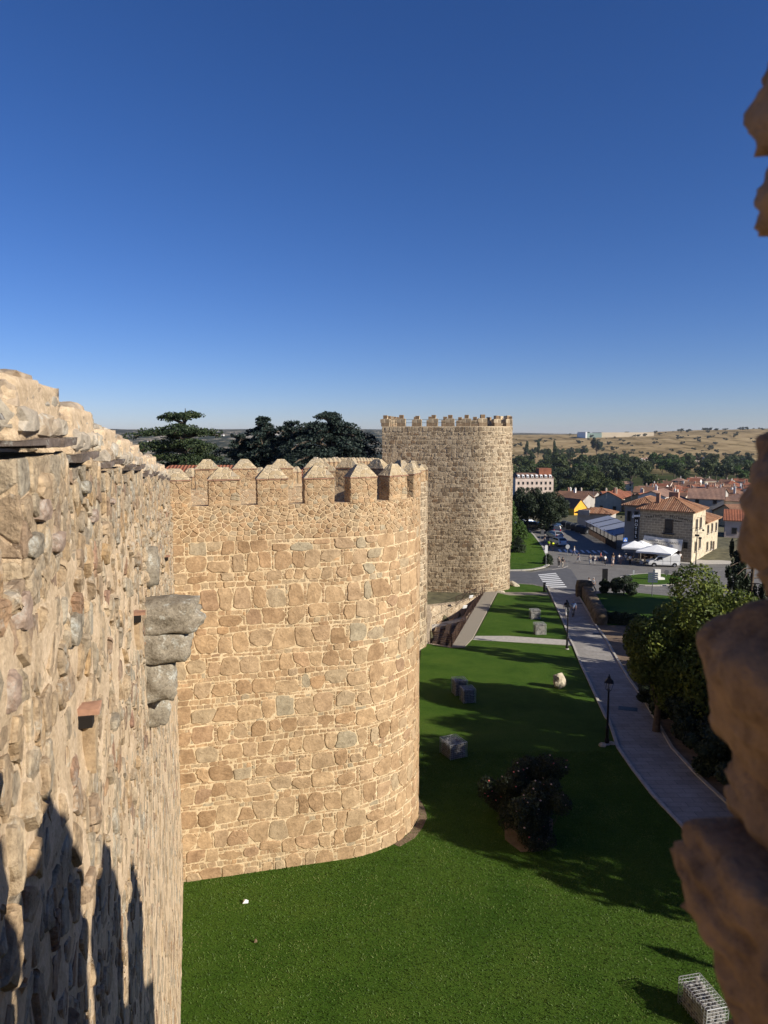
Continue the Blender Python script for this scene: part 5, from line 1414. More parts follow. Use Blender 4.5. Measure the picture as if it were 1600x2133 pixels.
MB().box((.06, S_ / 2 + .03, HH / 2 - 1.5), (.12, S_ + .04, HH + 2.98)).build('side_wall', SUNNY, tv)
def tile_roof(x0, x1, y0, y1, ze, pitch, root, name='roof', mat=None, over=.55, hipx0=True, hipx1=True):
    """hipped roof with a modelled roll for every tile channel"""
    X0, X1, Y0, Y1 = x0 - over, x1 + over, y0 - over, y1 + over; mb = MB(); W_, D_ = X1 - X0, Y1 - Y0; k = min(W_, D_) / 2
    xa, xb = (X0 + k if hipx0 else X0), (X1 - k if hipx1 else X1)
    if D_ > W_: pts = [(X0, Y0), (X1, Y0), (X1, Y1), (X0, Y1), ((X0 + X1) / 2, Y0 + k), ((X0 + X1) / 2, Y1 - k)]
    else: pts = [(X0, Y0), (X1, Y0), (X1, Y1), (X0, Y1), (xa, (Y0 + Y1) / 2), (xb, (Y0 + Y1) / 2)]
    zt = ze + k * pitch; v = [(*p, ze) for p in pts[:4]] + [(*p, zt) for p in pts[4:]] + [(*p, ze - .14) for p in pts[:4]]
    if D_ > W_: f = [(0, 1, 4), (1, 2, 5, 4), (2, 3, 5), (3, 0, 4, 5)]
    else: f = [(0, 1, 5, 4), (1, 2, 5), (2, 3, 4, 5), (3, 0, 4)]
    mb.add(v, f + [(9, 8, 7, 6), (6, 7, 1, 0), (7, 8, 2, 1), (8, 9, 3, 2), (9, 6, 0, 3)])
    def roll(a, b, jz): mb.tube([a, b], [.1, .085], 5)
    st = .34; x = X0 + .15
    while x < X1 - .1:
        r_ = min(k, (x - X0) if (hipx0 or D_ > W_) else k, (X1 - x) if (hipx1 or D_ > W_) else k); j = rh.uniform(-.01, .02)
        if r_ > .2:
            roll((x, Y0, ze + .03 + j), (x, Y0 + r_, ze + r_ * pitch + .03 + j), 0); roll((x, Y1, ze + .03 + j), (x, Y1 - r_, ze + r_ * pitch + .03 + j), 0)
        x += st
    y = Y0 + .15
    while y < Y1 - .1:
        r_ = min(k, y - Y0, Y1 - y); j = rh.uniform(-.01, .02)
        if r_ > .2:
            if hipx1: roll((X1, y, ze + .03 + j), (X1 - r_, y, ze + r_ * pitch + .03 + j), 0)
            if hipx0: roll((X0, y, ze + .03 + j), (X0 + r_, y, ze + r_ * pitch + .03 + j), 0)
        y += st
    P4, P5 = v[4], v[5]
    for a in ((v[0], P4), (v[3], P4 if D_ <= W_ else P5), (v[1], P5 if D_ <= W_ else P4), (v[2], P5)): mb.tube([a[0], a[1]], .13, 6)
    mb.tube([P4, P5], .14, 6)
    return mb.build(name, mat or TILE, root, False)
TILE = stone_mat('weathered_tile', [(0, (.2, .1, .065)), (.3, (.33, .17, .1)), (.6, (.4, .22, .13)), (.85, (.3, .19, .14)), (1, (.45, .27, .17))], grain=5, bd=.01)
tr_ = tile_roof(-S_, 0, 0, S_, HH, .42, tv)
MB().box((-S_ * .72, 2.0, HH + 1.7), (.6, .6, 2.0)).box((-S_ * .72, 2.0, HH + 2.72), (.75, .75, .1)).box((-S_ * .5, 4.9, HH + 2.3), (1.6, .9, 1.1)).build('chimney', WALLS['brick'], tr_)
def win(root, x, y, z, w_, h, axis, frame=FRAME, sill=True):
    fm, gm, sm = MB(), MB(), MB()
    if axis == 'y': fm.box((x, y - .03, z), (w_ + .2, .14, h + .2)); gm.box((x, y - .11, z), (w_, .04, h)); sm.box((x, y - .14, z - h / 2 - .16), (w_ + .5, .3, .1))
    else: fm.box((x + .03, y, z), (.14, w_ + .2, h + .2)); gm.box((x + .11, y, z), (.04, w_, h)); sm.box((x + .14, y, z - h / 2 - .16), (.3, w_ + .5, .1))
    f = fm.build('window', frame, root); gm.build('pane', GLASS, f)
    if sill: sm.build('sill', WALLS['grey'], f)
    return f
bw_ = win(tv, -3.75, 0, 6.0, 1.15, 2.2, 'y', WOOD)
rl = MB()
for i in range(12): rl.tube([(-4.5 + i * .136, -.42, 4.75), (-4.5 + i * .136, -.42, 5.6)], .012, 4)
rl.tube([(-4.5, -.42, 5.6), (-3.0, -.42, 5.6)], .02, 4); rl.box((-3.75, -.24, 4.68), (1.9, .5, .14)); rl.build('balcony', BLACK, tv)
for y, z, hh in ((2.4, 6.4, 1.7), (5.2, 6.4, 1.7), (2.4, 2.6, 1.5), (5.2, 2.8, 1.6)): win(tv, .13, y, z, .95, hh, 'x')
MB().box((-.85, -.12, 3.0), (.62, .2, 1.05)).build('menu_board', BLACK, tv)
MB().box((-2.6, -.03, .9), (1.5, .1, 2.2)).build('door', WOOD, tv); MB().box((-6.6, -.03, .9), (1.5, .1, 2.2)).build('door', WOOD, tv)
dl = MB(); [dl.box((.5, 2.4 + k * 2.8, 7.6), (.9, .05, .05)) for k in range(2)]; dl.build('brackets', BLACK, tv)
# lettering painted on the wall, arched over the window
INK = simple('dark_lettering', (.03, .025, .02), .9, var=.1)
for word, xc, zc, slope, sz, dirn in (('TABERNA', -6.35, 7.55, 1, .5, 1), ('RESTAURANTE', -1.85, 7.5, -1, .42, -1)):
    n = len(word)
    for i, ch in enumerate(word):
        u = (i - (n - 1) / 2) * sz * .82; zz = zc + (u * .19 * dirn) - .03 * u * u
        text_mesh(ch, sz, INK, tv, (xc + u, -.02, zz), (R(90), -.19 * dirn, 0), .012)
text_mesh('LAS', .34, INK, tv, (-4.95, -.02, 7.35), (R(90), 0, 0), .012); text_mesh('MURALLAS', .34, INK, tv, (-2.45, -.02, 6.98), (R(90), 0, 0), .012)
# banner
bn = empty('banner', tc_, TR, 'long white banner lettered TABERNA RESTAURANTE LAS MURALLAS across the tavern front', 'banner')
bm_ = MB(); nbx, nbz = 26, 8; vs = []
for j in range(nbz + 1):
    for i in range(nbx + 1):
        t, s_ = i / nbx, j / nbz; vs.append((-7.75 + .25 * (1 - s_) * 0 + 6.55 * t + .25 * (s_ - .5) * (1 - t), -.55 - .28 * s_ * 0 - .05 * math.sin(t * 17 + s_ * 3) - .9 * (1 - s_), 2.35 + 1.85 * s_ - .22 * t - .12 * math.sin(PI * t) * s_))
fs = [(j * (nbx + 1) + i, j * (nbx + 1) + i + 1, (j + 1) * (nbx + 1) + i + 1, (j + 1) * (nbx + 1) + i) for j in range(nbz) for i in range(nbx)]
CANV = simple('cream_canvas', (.7, .66, .58), .9, var=.06, scale=3)
raw('cloth', vs, fs, CANV, bn, True)
tilt = math.atan2(.9, 1.85)
INK2 = simple('grey_lettering', (.12, .115, .11), .9)
text_mesh('TABERNA RESTAURANTE', .5, INK2, bn, (-4.45, -1.09, 3.35), (R(90) - tilt, R(1.6), 0), .01)
text_mesh('LAS MURALLAS', .42, INK2, bn, (-4.6, -1.27, 2.95), (R(90) - tilt, R(1.6), 0), .01)
# vertical hotel sign
hs_ = empty('hotel_sign', tc_, TR, 'vertical black sign with white letters HOTEL on the left corner of the tavern', 'sign')
MB().box((-S_ - .45, -.28, 5.3), (.62, .16, 3.9)).build('board', BLACK, hs_)
for i, ch in enumerate('HOTEL'): text_mesh(ch, .68, WHITE, hs_, (-S_ - .45, -.39, 6.55 - i * .68), (R(90), 0, 0), .02)
ab = MB(); ab.box((-S_ - .5, -.3, 7.45), (1.2, .14, .35), ry=R(-6)).prism([(-S_ - 1.3, 7.1), (-S_ - .95, 7.1), (-S_ - 1.05, 7.85)], 'y', -.37, -.23); ab.build('emblem', WHITE, hs_)
# projecting iron sign on the sunny side
ps = MB(); ps.tube([(.1, .7, 5.1), (1.6, .5, 5.25)], .03, 4); ps.tube([(1.2, .5, 5.25), (1.2, .5, 4.7)], .02, 4); ps.box((.75, .5, 4.75), (.7, .06, .35)); ps.box((1.25, .5, 4.35), (.5, .06, .3)); ps.tube([(.1, .5, 4.4), (.6, .5, 4.5), (1.3, .5, 4.1)], .025, 4)
o = ps.build('wrought_iron_sign', BLACK); o.location = tc_; o.rotation_euler = (0, 0, TR); tag(o, 'wrought iron sign with small plates bracketed from the sunny corner of the tavern', 'sign')
# rear wing along the sunny side, and the left wing
rw = empty('house', tc_, TR, 'lower sunlit wing with a tile roof joined to the back of the tavern', 'building')
MB().box((-3.2, S_ + 5.6, 1.75), (6.4, 11.1, 8.5)).build('wall', SUNNY, rw); tile_roof(-6.4, 0, S_ + .7, S_ + 11.1, 6.0, .4, rw)
for y, z in ((11.5, 4.6), (14.6, 4.6), (18.0, 4.4), (11.5, 1.5), (14.6, 1.3)): win(rw, .02, y, z, .8, 1.4, 'x')
MB().box((.03, 16.6, .6), (.12, 1.1, 2.3)).build('door', WOOD, rw)
lw = empty('house', tc_, TR, 'shaded wing with narrow windows and tile roof left of the tavern', 'building')
MB().box((-S_ - 2.05, 9.0, 2.9), (4.1, 9, 11.8)).build('wall', WALLS['grey'], lw); tile_roof(-S_ - 4.1, -S_ + 1.2, 4.5, 13.5, 8.82, .42, lw)
for x in (-S_ - 3.3, -S_ - 2.0, -S_ - .9): win(lw, x, 4.5, 6.8, .6, 1.8, 'y', FRAME, False)
pl_ = at_px(1243, 1080, 168); low = empty('house', (pl_.x, pl_.y, gz(pl_.x, pl_.y)), R(-30), 'low dark building with a red tile roof behind the covered terrace', 'building')
MB().box((0, 0, .3), (7.6, 6, 6)).build('wall', WALLS['grey'], low); tile_roof(-3.8, 3.8, -3, 3, 3.3, .3, low)
MB().box((-2.2, -3.3, 3.4), (2.6, .6, 1.2)).build('vent_unit', WALLS['grey'], low)
# umbrellas
def umbrella(px, py, r, h, rz, label, sc=1.0):
    p = g(px, py); root = empty('parasol', p, rz, label, 'parasol', 'white parasols before the tavern'); n = 8; vs = [(0, 0, h + .95)]
    corners = [(1, 1), (0, 1.0), (-1, 1), (-1, 0), (-1, -1), (0, -1), (1, -1), (1, 0)]
    for (a, b) in corners: vs.append((a * r * .5, b * r * .5, h + .46 + .03 * (abs(a) + abs(b) < 1.5)))
    for (a, b) in corners: vs.append((a * r, b * r, h + (.0 if abs(a) + abs(b) > 1.5 else .05)))
    for (a, b) in corners: vs.append((a * r * 1.0, b * r * 1.0, h - .28 + (.0 if abs(a) + abs(b) > 1.5 else .05)))
    fs = [(0, 1 + (i + 1) % n, 1 + i) for i in range(n)]
    for ringi in range(2):
        o_ = 1 + ringi * n; fs += [(o_ + i, o_ + (i + 1) % n, o_ + n + (i + 1) % n, o_ + n + i) for i in range(n)]
    raw('canopy', vs, fs, simple_white, root); MB().tube([(0, 0, 0), (0, 0, h + .9)], .05, 8).build('pole', WALLS['grey'], root); MB().box((0, 0, .12), (.8, .8, .2)).build('base', WALLS['grey'], root)
    rb_ = MB()
    for (a, b) in corners: rb_.tube([(0, 0, h + .85), (a * r * .97, b * r * .97, h - .03)], .018, 4)
    rb_.build('ribs', BLACK, root)
simple_white = simple('white_canvas', (.8, .8, .78), .85, var=.04, scale=2)
umbrella(1367, 1177, 2.75, 2.5, TR + .08, 'larger white square parasol right before the tavern banner')
umbrella(1320, 1171, 2.0, 2.75, TR + .3, 'white parasol left, beside the pedestrian crossing sign')
umbrella(1334, 1168, 1.7, 2.6, TR - .1, 'white parasol standing behind the other two near the hotel sign')
# covered terrace
A_, B_ = g(1222, 1110), g(1283, 1145); dv = (B_ - A_); Lt = dv.length; rt_ = math.atan2(dv.y, dv.x); te = empty('terrace_canopy', A_, rt_, 'long covered cafe terrace with dark slatted fence and blue-grey canvas roof', 'terrace')
tz = dv.z / Lt
fb = MB()
for i in range(int(Lt / .22)): x = i * .22; fb.box((x, 0, .65 + x * tz), (.07, .05, 1.3))
for i in range(9): x = Lt * i / 8; fb.box((x, 0, 1.35 + x * tz), (.12, .12, 2.9))
fb.build('slatted_fence', WOOD, te)
cv = MB(); n = 8; wdt = 5.2; vs = []
for j in range(n + 1):
    for i in range(n + 1):
        x = -.5 + (Lt + .8) * i / n; y = -.4 + wdt * j / n; vs.append((x, y, 2.75 + .24 * y + x * tz - .10 * math.sin(PI * i / n * 4) ** 2))
cv.add(vs, [(j * (n + 1) + i, j * (n + 1) + i + 1, (j + 1) * (n + 1) + i + 1, (j + 1) * (n + 1) + i) for j in range(n) for i in range(n)]); cv.add([(a, b, c - .03) for a, b, c in vs], [(j * (n + 1) + i, (j + 1) * (n + 1) + i, (j + 1) * (n + 1) + i + 1, j * (n + 1) + i + 1) for j in range(n) for i in range(n)])
cv.build('canvas_roof', simple('blue_grey_canvas', (.3, .33, .4), .8, var=.05, scale=.5), te)
rbm = MB()
for i in range(5): x = Lt * i / 4; rbm.box((x, wdt / 2 - .3, 3.43 + x * tz), (.1, wdt, .08), rx=math.atan(.24))
for i in range(5): x = Lt * i / 4; rbm.box((x, wdt - .5, 1.8 + x * tz), (.12, .12, 4.2))
rbm.build('roof_frame', BLACK, te)
# tables and chairs under the parasols
def cafe_table(x, y, lab):
    p = tc_ + Matrix.Rotation(TR, 3, 'Z') @ Vector((x, y, 0)); p.z = gz(p.x, p.y); r_ = empty('cafe_table', p, TR, lab, 'table', 'cafe tables under the parasols')
    MB().lathe((0, 0, .72), [(.38, 0), (.38, .03)], 12).build('tabletop', WOOD, r_); MB().tube([(0, 0, 0), (0, 0, .72)], .03, 6).lathe((0, 0, 0), [(.24, 0), (.2, .03)], 10).build('leg', BLACK, r_)
def cafe_chair(x, y, a):
    p = tc_ + Matrix.Rotation(TR, 3, 'Z') @ Vector((x, y, 0)); p.z = gz(p.x, p.y); r_ = empty('cafe_chair', p, TR + a, 'dark cafe chair drawn up to a table under the parasols', 'chair', 'cafe chairs under the parasols')
    MB().box((0, 0, .45), (.44, .44, .04)).build('seat', WOOD, r_); MB().box((0, .2, .72), (.44, .04, .4)).build('backrest', WOOD, r_)
    for sx in (-1, 1):
        for sy in (-1, 1): MB().tube([(sx * .2, sy * .2, 0), (sx * .18, sy * .18, .45)], .016, 4).build('leg', BLACK, r_)
for (x, y) in ((-8.5, -3.6), (-6.9, -2.2), (-4.9, -3.4), (-3.2, -2.0), (-9.8, -2.0)):
    cafe_table(x, y, 'small round dark cafe table in the shade of the parasols')
    for a in (0, 2.1, 4.2): cafe_chair(x + .65 * math.cos(a + .4), y + .65 * math.sin(a + .4), a + .4 - PI / 2)
# ================================================================== THE DIG BETWEEN THE TOWERS
pit = empty('excavation', (*((Vector(PITG[0]) + Vector(PITG[3])) / 2), gz(*PITG[3]) - 2.3), 0, 'fenced dig with low ruined walls sunk between the middle and tall towers', 'ruin')
PO = pit.location.copy()
def pz(p, d=0): return Vector((p[0], p[1], gz(p[0], p[1]) + d))
wl = MB(); n = len(PITG)
c_ = sum((Vector(p) for p in PITG), Vector((0, 0))) / n
for i in range(n):
    a, b = Vector(PITG[i]), Vector(PITG[(i + 1) % n]); k = max(2, int((b - a).length / .7)); vs = []
    for j in range(k + 1):
        p = a.lerp(b, j / k); q_ = p + (p - c_).normalized() * -.35
        vs += [pz(p + (p - c_).normalized() * .9, .02) - PO, pz(q_, .02) - PO, pz(q_ + Vector((rh.uniform(-.08, .08), rh.uniform(-.08, .08))), -2.6) - PO]
    fs = []
    for j in range(k): o_ = j * 3; fs += [(o_, o_ + 1, o_ + 4, o_ + 3), (o_ + 1, o_ + 2, o_ + 5, o_ + 4)]
    wl.add(vs, fs)
wl.build('retaining_wall', FAR_RUBBLE, pit)
fl = [pz(Vector(p) + (Vector(p) - c_).normalized() * .5, -2.15) - PO for p in PITG]
mm = raw('floor', fl, [tuple(range(n))], DIRT, pit)
rs = random.Random(8)
pa, pb_, pc, pd = [Vector(PITG[i]) for i in (0, 2, 3, 4)]
for (s0, s1, t0, t1) in ((.05, .9, .2, .12), (.05, .85, .42, .34), (.1, .95, .62, .6), (.55, .6, .15, .9), (.2, .3, .3, .95), (.05, .6, .85, .8)):
    vs, fs = [], []; prev = None
    for k in range(60):
        s_ = s0 + (s1 - s0) * k / 59; t_ = t0 + (t1 - t0) * k / 59
        p = pa.lerp(pb_, t_).lerp(pd.lerp(pc, t_), s_)
        if not inside(p.x, p.y, PITG): prev = None; continue
        hh = .45 + .35 * mnoise.noise(Vector((k * .35, s0 * 9, 0))); o_ = [Vector((p.x + dx * .3 + rs.uniform(-.05, .05), p.y + dy * .2 + rs.uniform(-.05, .05), gz(p.x, p.y) - 2.3 + z)) - PO for dx, dy, z in ((-1, -1, 0), (1, 1, 0), (.9, .9, hh + rs.uniform(0, .12)), (-.9, -.9, hh + rs.uniform(0, .12)))]
        b0 = len(vs); vs += o_
        if prev is not None: fs += [(prev + i, prev + (i + 1) % 4, b0 + (i + 1) % 4, b0 + i) for i in range(4)]
        prev = b0
    raw('ruined_wall', [tuple(v) for v in vs], fs, RUBBLE, pit)
st = MB()
for k in range(12):
    s_ = .1 + .8 * k / 11; p = pa.lerp(pb_, s_).lerp(pd.lerp(pc, s_), .18); st.box(tuple(pz(p, -1.95 + .0 * k) - PO), (3.6, .5, .35), rz=.5, jit=.06)
st.build('stone_steps', KERB, pit)
# gravel topped wall beside it and the iron rails
patch('gravel_strip', [(1010, 1233), (1036, 1234.5), (984, 1333), (967, 1351), (941, 1350)], GRAVEL, .14, drop=2.8)
def railing(pts, label, h=1.05, posts=9, rails=6):
    P3 = [g(*p) for p in pts]; r_ = empty('railing', P3[0], 0, label, 'railing'); rm = MB()
    for a, b in zip(P3, P3[1:]):
        k = max(1, int((b - a).length / 2.2))
        for j in range(k + 1): q_ = a.lerp(b, j / k) - P3[0]; MB().tube([q_ + Vector((0, 0, -.05)), q_ + Vector((0, 0, h + .12))], .035, 4).build('post', RUST, r_)
        for j in range(rails): z = .2 + (h - .15) * j / (rails - 1); rm.tube([a - P3[0] + Vector((0, 0, z)), b - P3[0] + Vector((0, 0, z))], .016 if j < rails - 1 else .03, 4)
    rm.build('rails', RUST, r_); return r_
RUST = simple('rusted_iron', (.06, .032, .022), .8, .3, var=.3, scale=4)
railing([(1009, 1237), (975, 1291), (941, 1349)], 'long rusty iron railing along the gravel strip beside the dig')
railing([(941, 1349), (896, 1342)], 'short rusty iron railing closing the near end of the dig')
railing([(1004, 1238), (950, 1264)], 'rusty iron railing at the far side of the dig, under the tall tower')
for px, py in ((981, 1263), (968, 1286)):
    p = g(px, py); o = MB().box((0, 0, 0), (.5, .06, .35), rx=.5).build('notice_board', WHITE); o.location = p + Vector((0, 0, 1.1)); o.rotation_euler = (0, 0, .5)
    tag(o, 'small pale notice board by the dig railing, %s one' % ('farther' if py < 1270 else 'nearer'), 'notice board')

# ================================================================== STREET FURNITURE
def lamp(px, py, top, label, base=None, h=None):
    p = g(px, py) if base is None else base; hh = h or top_h(p, px, top); r_ = empty('street_lamp', p, .4, label, 'street lamp')
    MB().lathe((0, 0, 0), [(.17, -.1), (.17, .12), (.13, .16)], 8).build('base', WALLS['grey'], r_)
    k = hh / 4.3
    MB().lathe((0, 0, .12), [(.12, 0), (.12, .25), (.085, .3), (.085, .95 * k), (.11, .98 * k), (.06, 1.05 * k), (.045, 3.25 * k), (.075, 3.28 * k), (.05, 3.36 * k)], 10).build('post', BLACK, r_)
    z = hh - .82; ln = MB(); s = .125
    for i in range(4):
        a = PI / 4 + PI / 2 * i; b = a + PI / 2
        ln.tube([(s * math.cos(a), s * math.sin(a), z), (.235 * math.cos(a), .235 * math.sin(a), z + .42)], .014, 4)
        ln.tube([(.235 * math.cos(a), .235 * math.sin(a), z + .42), (.235 * math.cos(b), .235 * math.sin(b), z + .42)], .018, 4); ln.tube([(s * math.cos(a), s * math.sin(a), z), (s * math.cos(b), s * math.sin(b), z)], .016, 4)
    ln.lathe((0, 0, z - .1), [(.03, 0), (.12, .1)], 6); l_ = ln.build('lantern', BLACK, r_)
    rf_ = MB(); rf_.lathe((0, 0, z + .43), [(.30, 0), (.29, .03), (.12, .2), (.1, .24), (.1, .29), (.03, .33), (.03, .38), (.05, .4), (.0, .44)], 4); o = rf_.build('lantern_roof', BLACK, l_); o.rotation_euler = (0, 0, 0)
    gl_ = MB(); gl_.lathe((0, 0, z + .01), [(.10, 0), (.21, .40)], 4).build('glass', LAMPGLASS, l_)
    return r_
def lampglass():
    m, t, b = nodes('lamp_glass'); b.inputs['Base Color'].default_value = (.8, .82, .84, 1); b.inputs['Roughness'].default_value = .1; b.inputs['Transmission Weight'].default_value = .85; b.inputs['IOR'].default_value = 1.1; return m
LAMPGLASS = lampglass()
lamp(1264, 1553, 1406, 'black lantern post at the footpath edge with small rocks beside its foot')
lamp(1181, 1354, 1254, 'black lantern post standing where the narrow side path meets the footpath')
tipp = g(1397, 1990); hv = 4.3; off = Vector((SUN.x, SUN.y, 0)).normalized() * (hv / math.tan(SUN_EL) * .96); bp = Vector((tipp.x, tipp.y, 0)) + off; bp.z = gz(bp.x, bp.y)
lamp(0, 0, 0, 'black lantern post just right of the view, its shadow lying on the near lawn', bp, hv)
# wire cages
WIRE = simple('galvanised_wire', (.5, .5, .48), .5, .6, var=.1); CAGE = stone_mat('grey_cage_stones', [(0, (.12, .115, .11)), (.5, (.24, .23, .22)), (1, (.36, .35, .34))], grain=20)
def gabion(px, py, w_, l_, h, rz, label, group=None):
    p = g(px, py); r_ = empty('gabion', p + Vector((0, 0, .03)), rz, label, 'gabion', group); wm = MB(); s = .075
    def line(a, b, r=.005): wm.tube([a, b], r, 3, False)
    x, y = w_ / 2, l_ / 2; nx__, ny__, nz__ = max(2, round(w_ / .1)), max(2, round(l_ / .1)), max(2, round(h / .1))
    for i in range(nx__ + 1): u = -x + w_ * i / nx__; line((u, -y, 0), (u, -y, h)); line((u, y, 0), (u, y, h)); line((u, -y, h), (u, y, h))
    for i in range(ny__ + 1): u = -y + l_ * i / ny__; line((-x, u, 0), (-x, u, h)); line((x, u, 0), (x, u, h)); line((-x, u, h), (x, u, h))
    for i in range(nz__ + 1): z = h * i / nz__; line((-x, -y, z), (x, -y, z)); line((-x, y, z), (x, y, z)); line((-x, -y, z), (-x, y, z)); line((x, -y, z), (x, y, z))
    for a, b in (((-x, -y), (x, -y)), ((x, -y), (x, y)), ((x, y), (-x, y)), ((-x, y), (-x, -y))): line((*a, h), (*b, h), .012); line((*a, 0), (*a, h), .012)
    wm.build('wire_cage', WIRE, r_); sm = MB(); rs_ = random.Random(px)
    for i in range(int(w_ * l_ * h * 420)):
        q = rs_.uniform(.05, .085); sm.rock((rs_.uniform(-x + .07, x - .07), rs_.uniform(-y + .07, y - .07), rs_.uniform(.05, h - .07)), (q, q, q * .8), seed=i, sub=1, amp=.2)
    sm.box((0, 0, h * .42), (w_ - .16, l_ - .16, h * .78)); sm.build('stone_fill', CAGE, r_); return r_
gabion(1462, 2122, .62, 1.15, .75, R(12), 'wire cage of grey stones on the sunny lawn at the bottom right corner')
gabion(957, 1447, .85, .85, 1.05, R(12), 'taller wire cage of the pair standing together left on the lawn'); gabion(974, 1463, .8, .8, .95, R(12), 'lower wire cage of the pair, nearer, left on the lawn')
gabion(944, 1575, .95, 1.1, .85, R(25), 'wire cage of stones in the deep shade beside the near tower')
gabion(1114, 1290, .95, .8, 1.0, R(6), 'wire cage on the upper lawn, farther of two'); gabion(1124, 1322, .95, .85, 1.05, R(6), 'wire cage on the upper lawn, nearer of two')
# boulders, stones, litter
BOULD = stone_mat('pale_boulder', [(0, (.42, .37, .28)), (1, (.5, .45, .36))], grain=9, bd=.03)
def boulder(px, py, d, label, sd, tiltv=(0, 0, 0)):
    p = g(px, py); mb = MB(); mb.rock((0, 0, 0), d, seed=sd, sub=3, amp=.28, square=.3); o = mb.build('boulder', BOULD); o.location = p + Vector((0, 0, d[2] * .75)); o.rotation_euler = tiltv; return tag(o, label, 'rock')
boulder(1165, 1434, (.42, .3, .62), 'pale upright boulder on the lawn left of the footpath', 3, (.1, -.35, .6)); boulder(1072, 1222, (.7, .35, .3), 'pale slab lying on the grass by the tall tower', 5, (0, .5, -.6))
boulder(1255, 1556, (.2, .18, .13), 'small stone left of the near lamp foot', 6); boulder(1275, 1552, (.17, .15, .1), 'small stone right of the near lamp foot', 7)
boulder(1042, 1235, (.55, .4, .16), 'flat pale stone where the gravel strip meets the tall tower', 8)
for px, py, s_, lab in ((512, 1885, .09, 'scrap of white paper on the grass below the near tower'), (533, 1968, .045, 'small brown scrap on the near lawn')):
    p = g(px, py); o = raw('litter', [(-s_, -s_ * .7, .02), (s_, -s_ * .6, .03), (s_ * .9, s_ * .7, .05), (-s_ * .8, s_, .09), (0, 0, .13)], [(0, 1, 4), (1, 2, 4), (2, 3, 4), (3, 0, 4)], WHITE if px == 512 else DIRT); o.location = p + Vector((0, 0, .07)); tag(o, lab, 'litter')
# soil ring round the roses and at the tower foot
patch('earth_bed', [(1052, 1752), (1085, 1778), (1125, 1776), (1150, 1750), (1152, 1710), (1120, 1690), (1070, 1690), (1050, 1715)], DIRT, .075)
ring = [tuple((near(u)[0] + near(u)[1] * .05).xy) for u in np.linspace(near.L + 2.2, near.L + near.R * 2.2, 9)] + [tuple((near(u)[0] + near(u)[1] * rs.uniform(.25, .5)).xy) for u in np.linspace(near.L + near.R * 2.2, near.L + 2.2, 9)]
patch('earth_bed', ring, DIRT, .072, px=False)
# drain covers in the footpath
for px, py in ((1308, 1478), (1248, 1322), (1212, 1258)):
    p = g(px, py); o = MB().box((0, 0, 0), (1.1, .75, .012), rz=-.35).build('drain_cover', BLACK); o.location = p + Vector((0, 0, .056)); o.rotation_euler = (math.atan(-.065), 0, 0); tag(o, 'dark metal drain cover set in the footpath %s' % {1308: 'beside the near lamp', 1248: 'below the walking couple', 1212: 'above the walking couple'}[px], 'drain cover')
# low wall and hedge right of the path
w0, w1 = g(1222, 1244), g(1252, 1302)
DARKWALL = simple('shade_brown_wall', (.12, .09, .055), .95, var=.4, scale=2.5, bmp=.04, bscale=7)  # brown darkened so wall and pier carry the tree shade in their colour
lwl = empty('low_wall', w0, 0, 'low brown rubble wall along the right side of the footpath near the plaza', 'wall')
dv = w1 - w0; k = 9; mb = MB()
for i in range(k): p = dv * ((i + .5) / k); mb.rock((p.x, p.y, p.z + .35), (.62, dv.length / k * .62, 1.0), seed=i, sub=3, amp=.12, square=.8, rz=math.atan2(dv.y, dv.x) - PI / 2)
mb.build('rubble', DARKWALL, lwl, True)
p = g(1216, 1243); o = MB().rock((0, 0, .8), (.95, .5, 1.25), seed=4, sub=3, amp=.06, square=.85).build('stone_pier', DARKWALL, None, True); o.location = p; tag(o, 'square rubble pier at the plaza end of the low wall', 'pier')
for i in range(4):
    p = g(1262 + i * 20, 1298 + i * 1.5); h_ = 1.1; o = link('clipped_hedge', hedge_mesh(900 + i, .95, .6, h_, 2200, .09, L_DARK, 'drum')); o.location = p; tag(o, 'low dark hedge along the shaded lawn right of the low wall', 'hedge', 'low hedges right of the low wall')
p = g(1259, 1236); o = MB().box((0, 0, 1.55), (.62, .22, 3.1)).box((0, 0, .06), (.8, .4, .12)).build('information_post', BLACK); o.location = p; tag(o, 'tall black slab post between dark bushes near the plaza', 'post')
p = g(1134, 1233); o = MB().lathe((0, 0, 0), [(.16, 0), (.16, .95), (.12, 1.02)], 8).box((0, 0, 1.1), (.28, .28, .16)).build('bollard', BLACK); o.location = p; tag(o, 'thick black bollard at the corner of the grass left of the footpath', 'bollard')
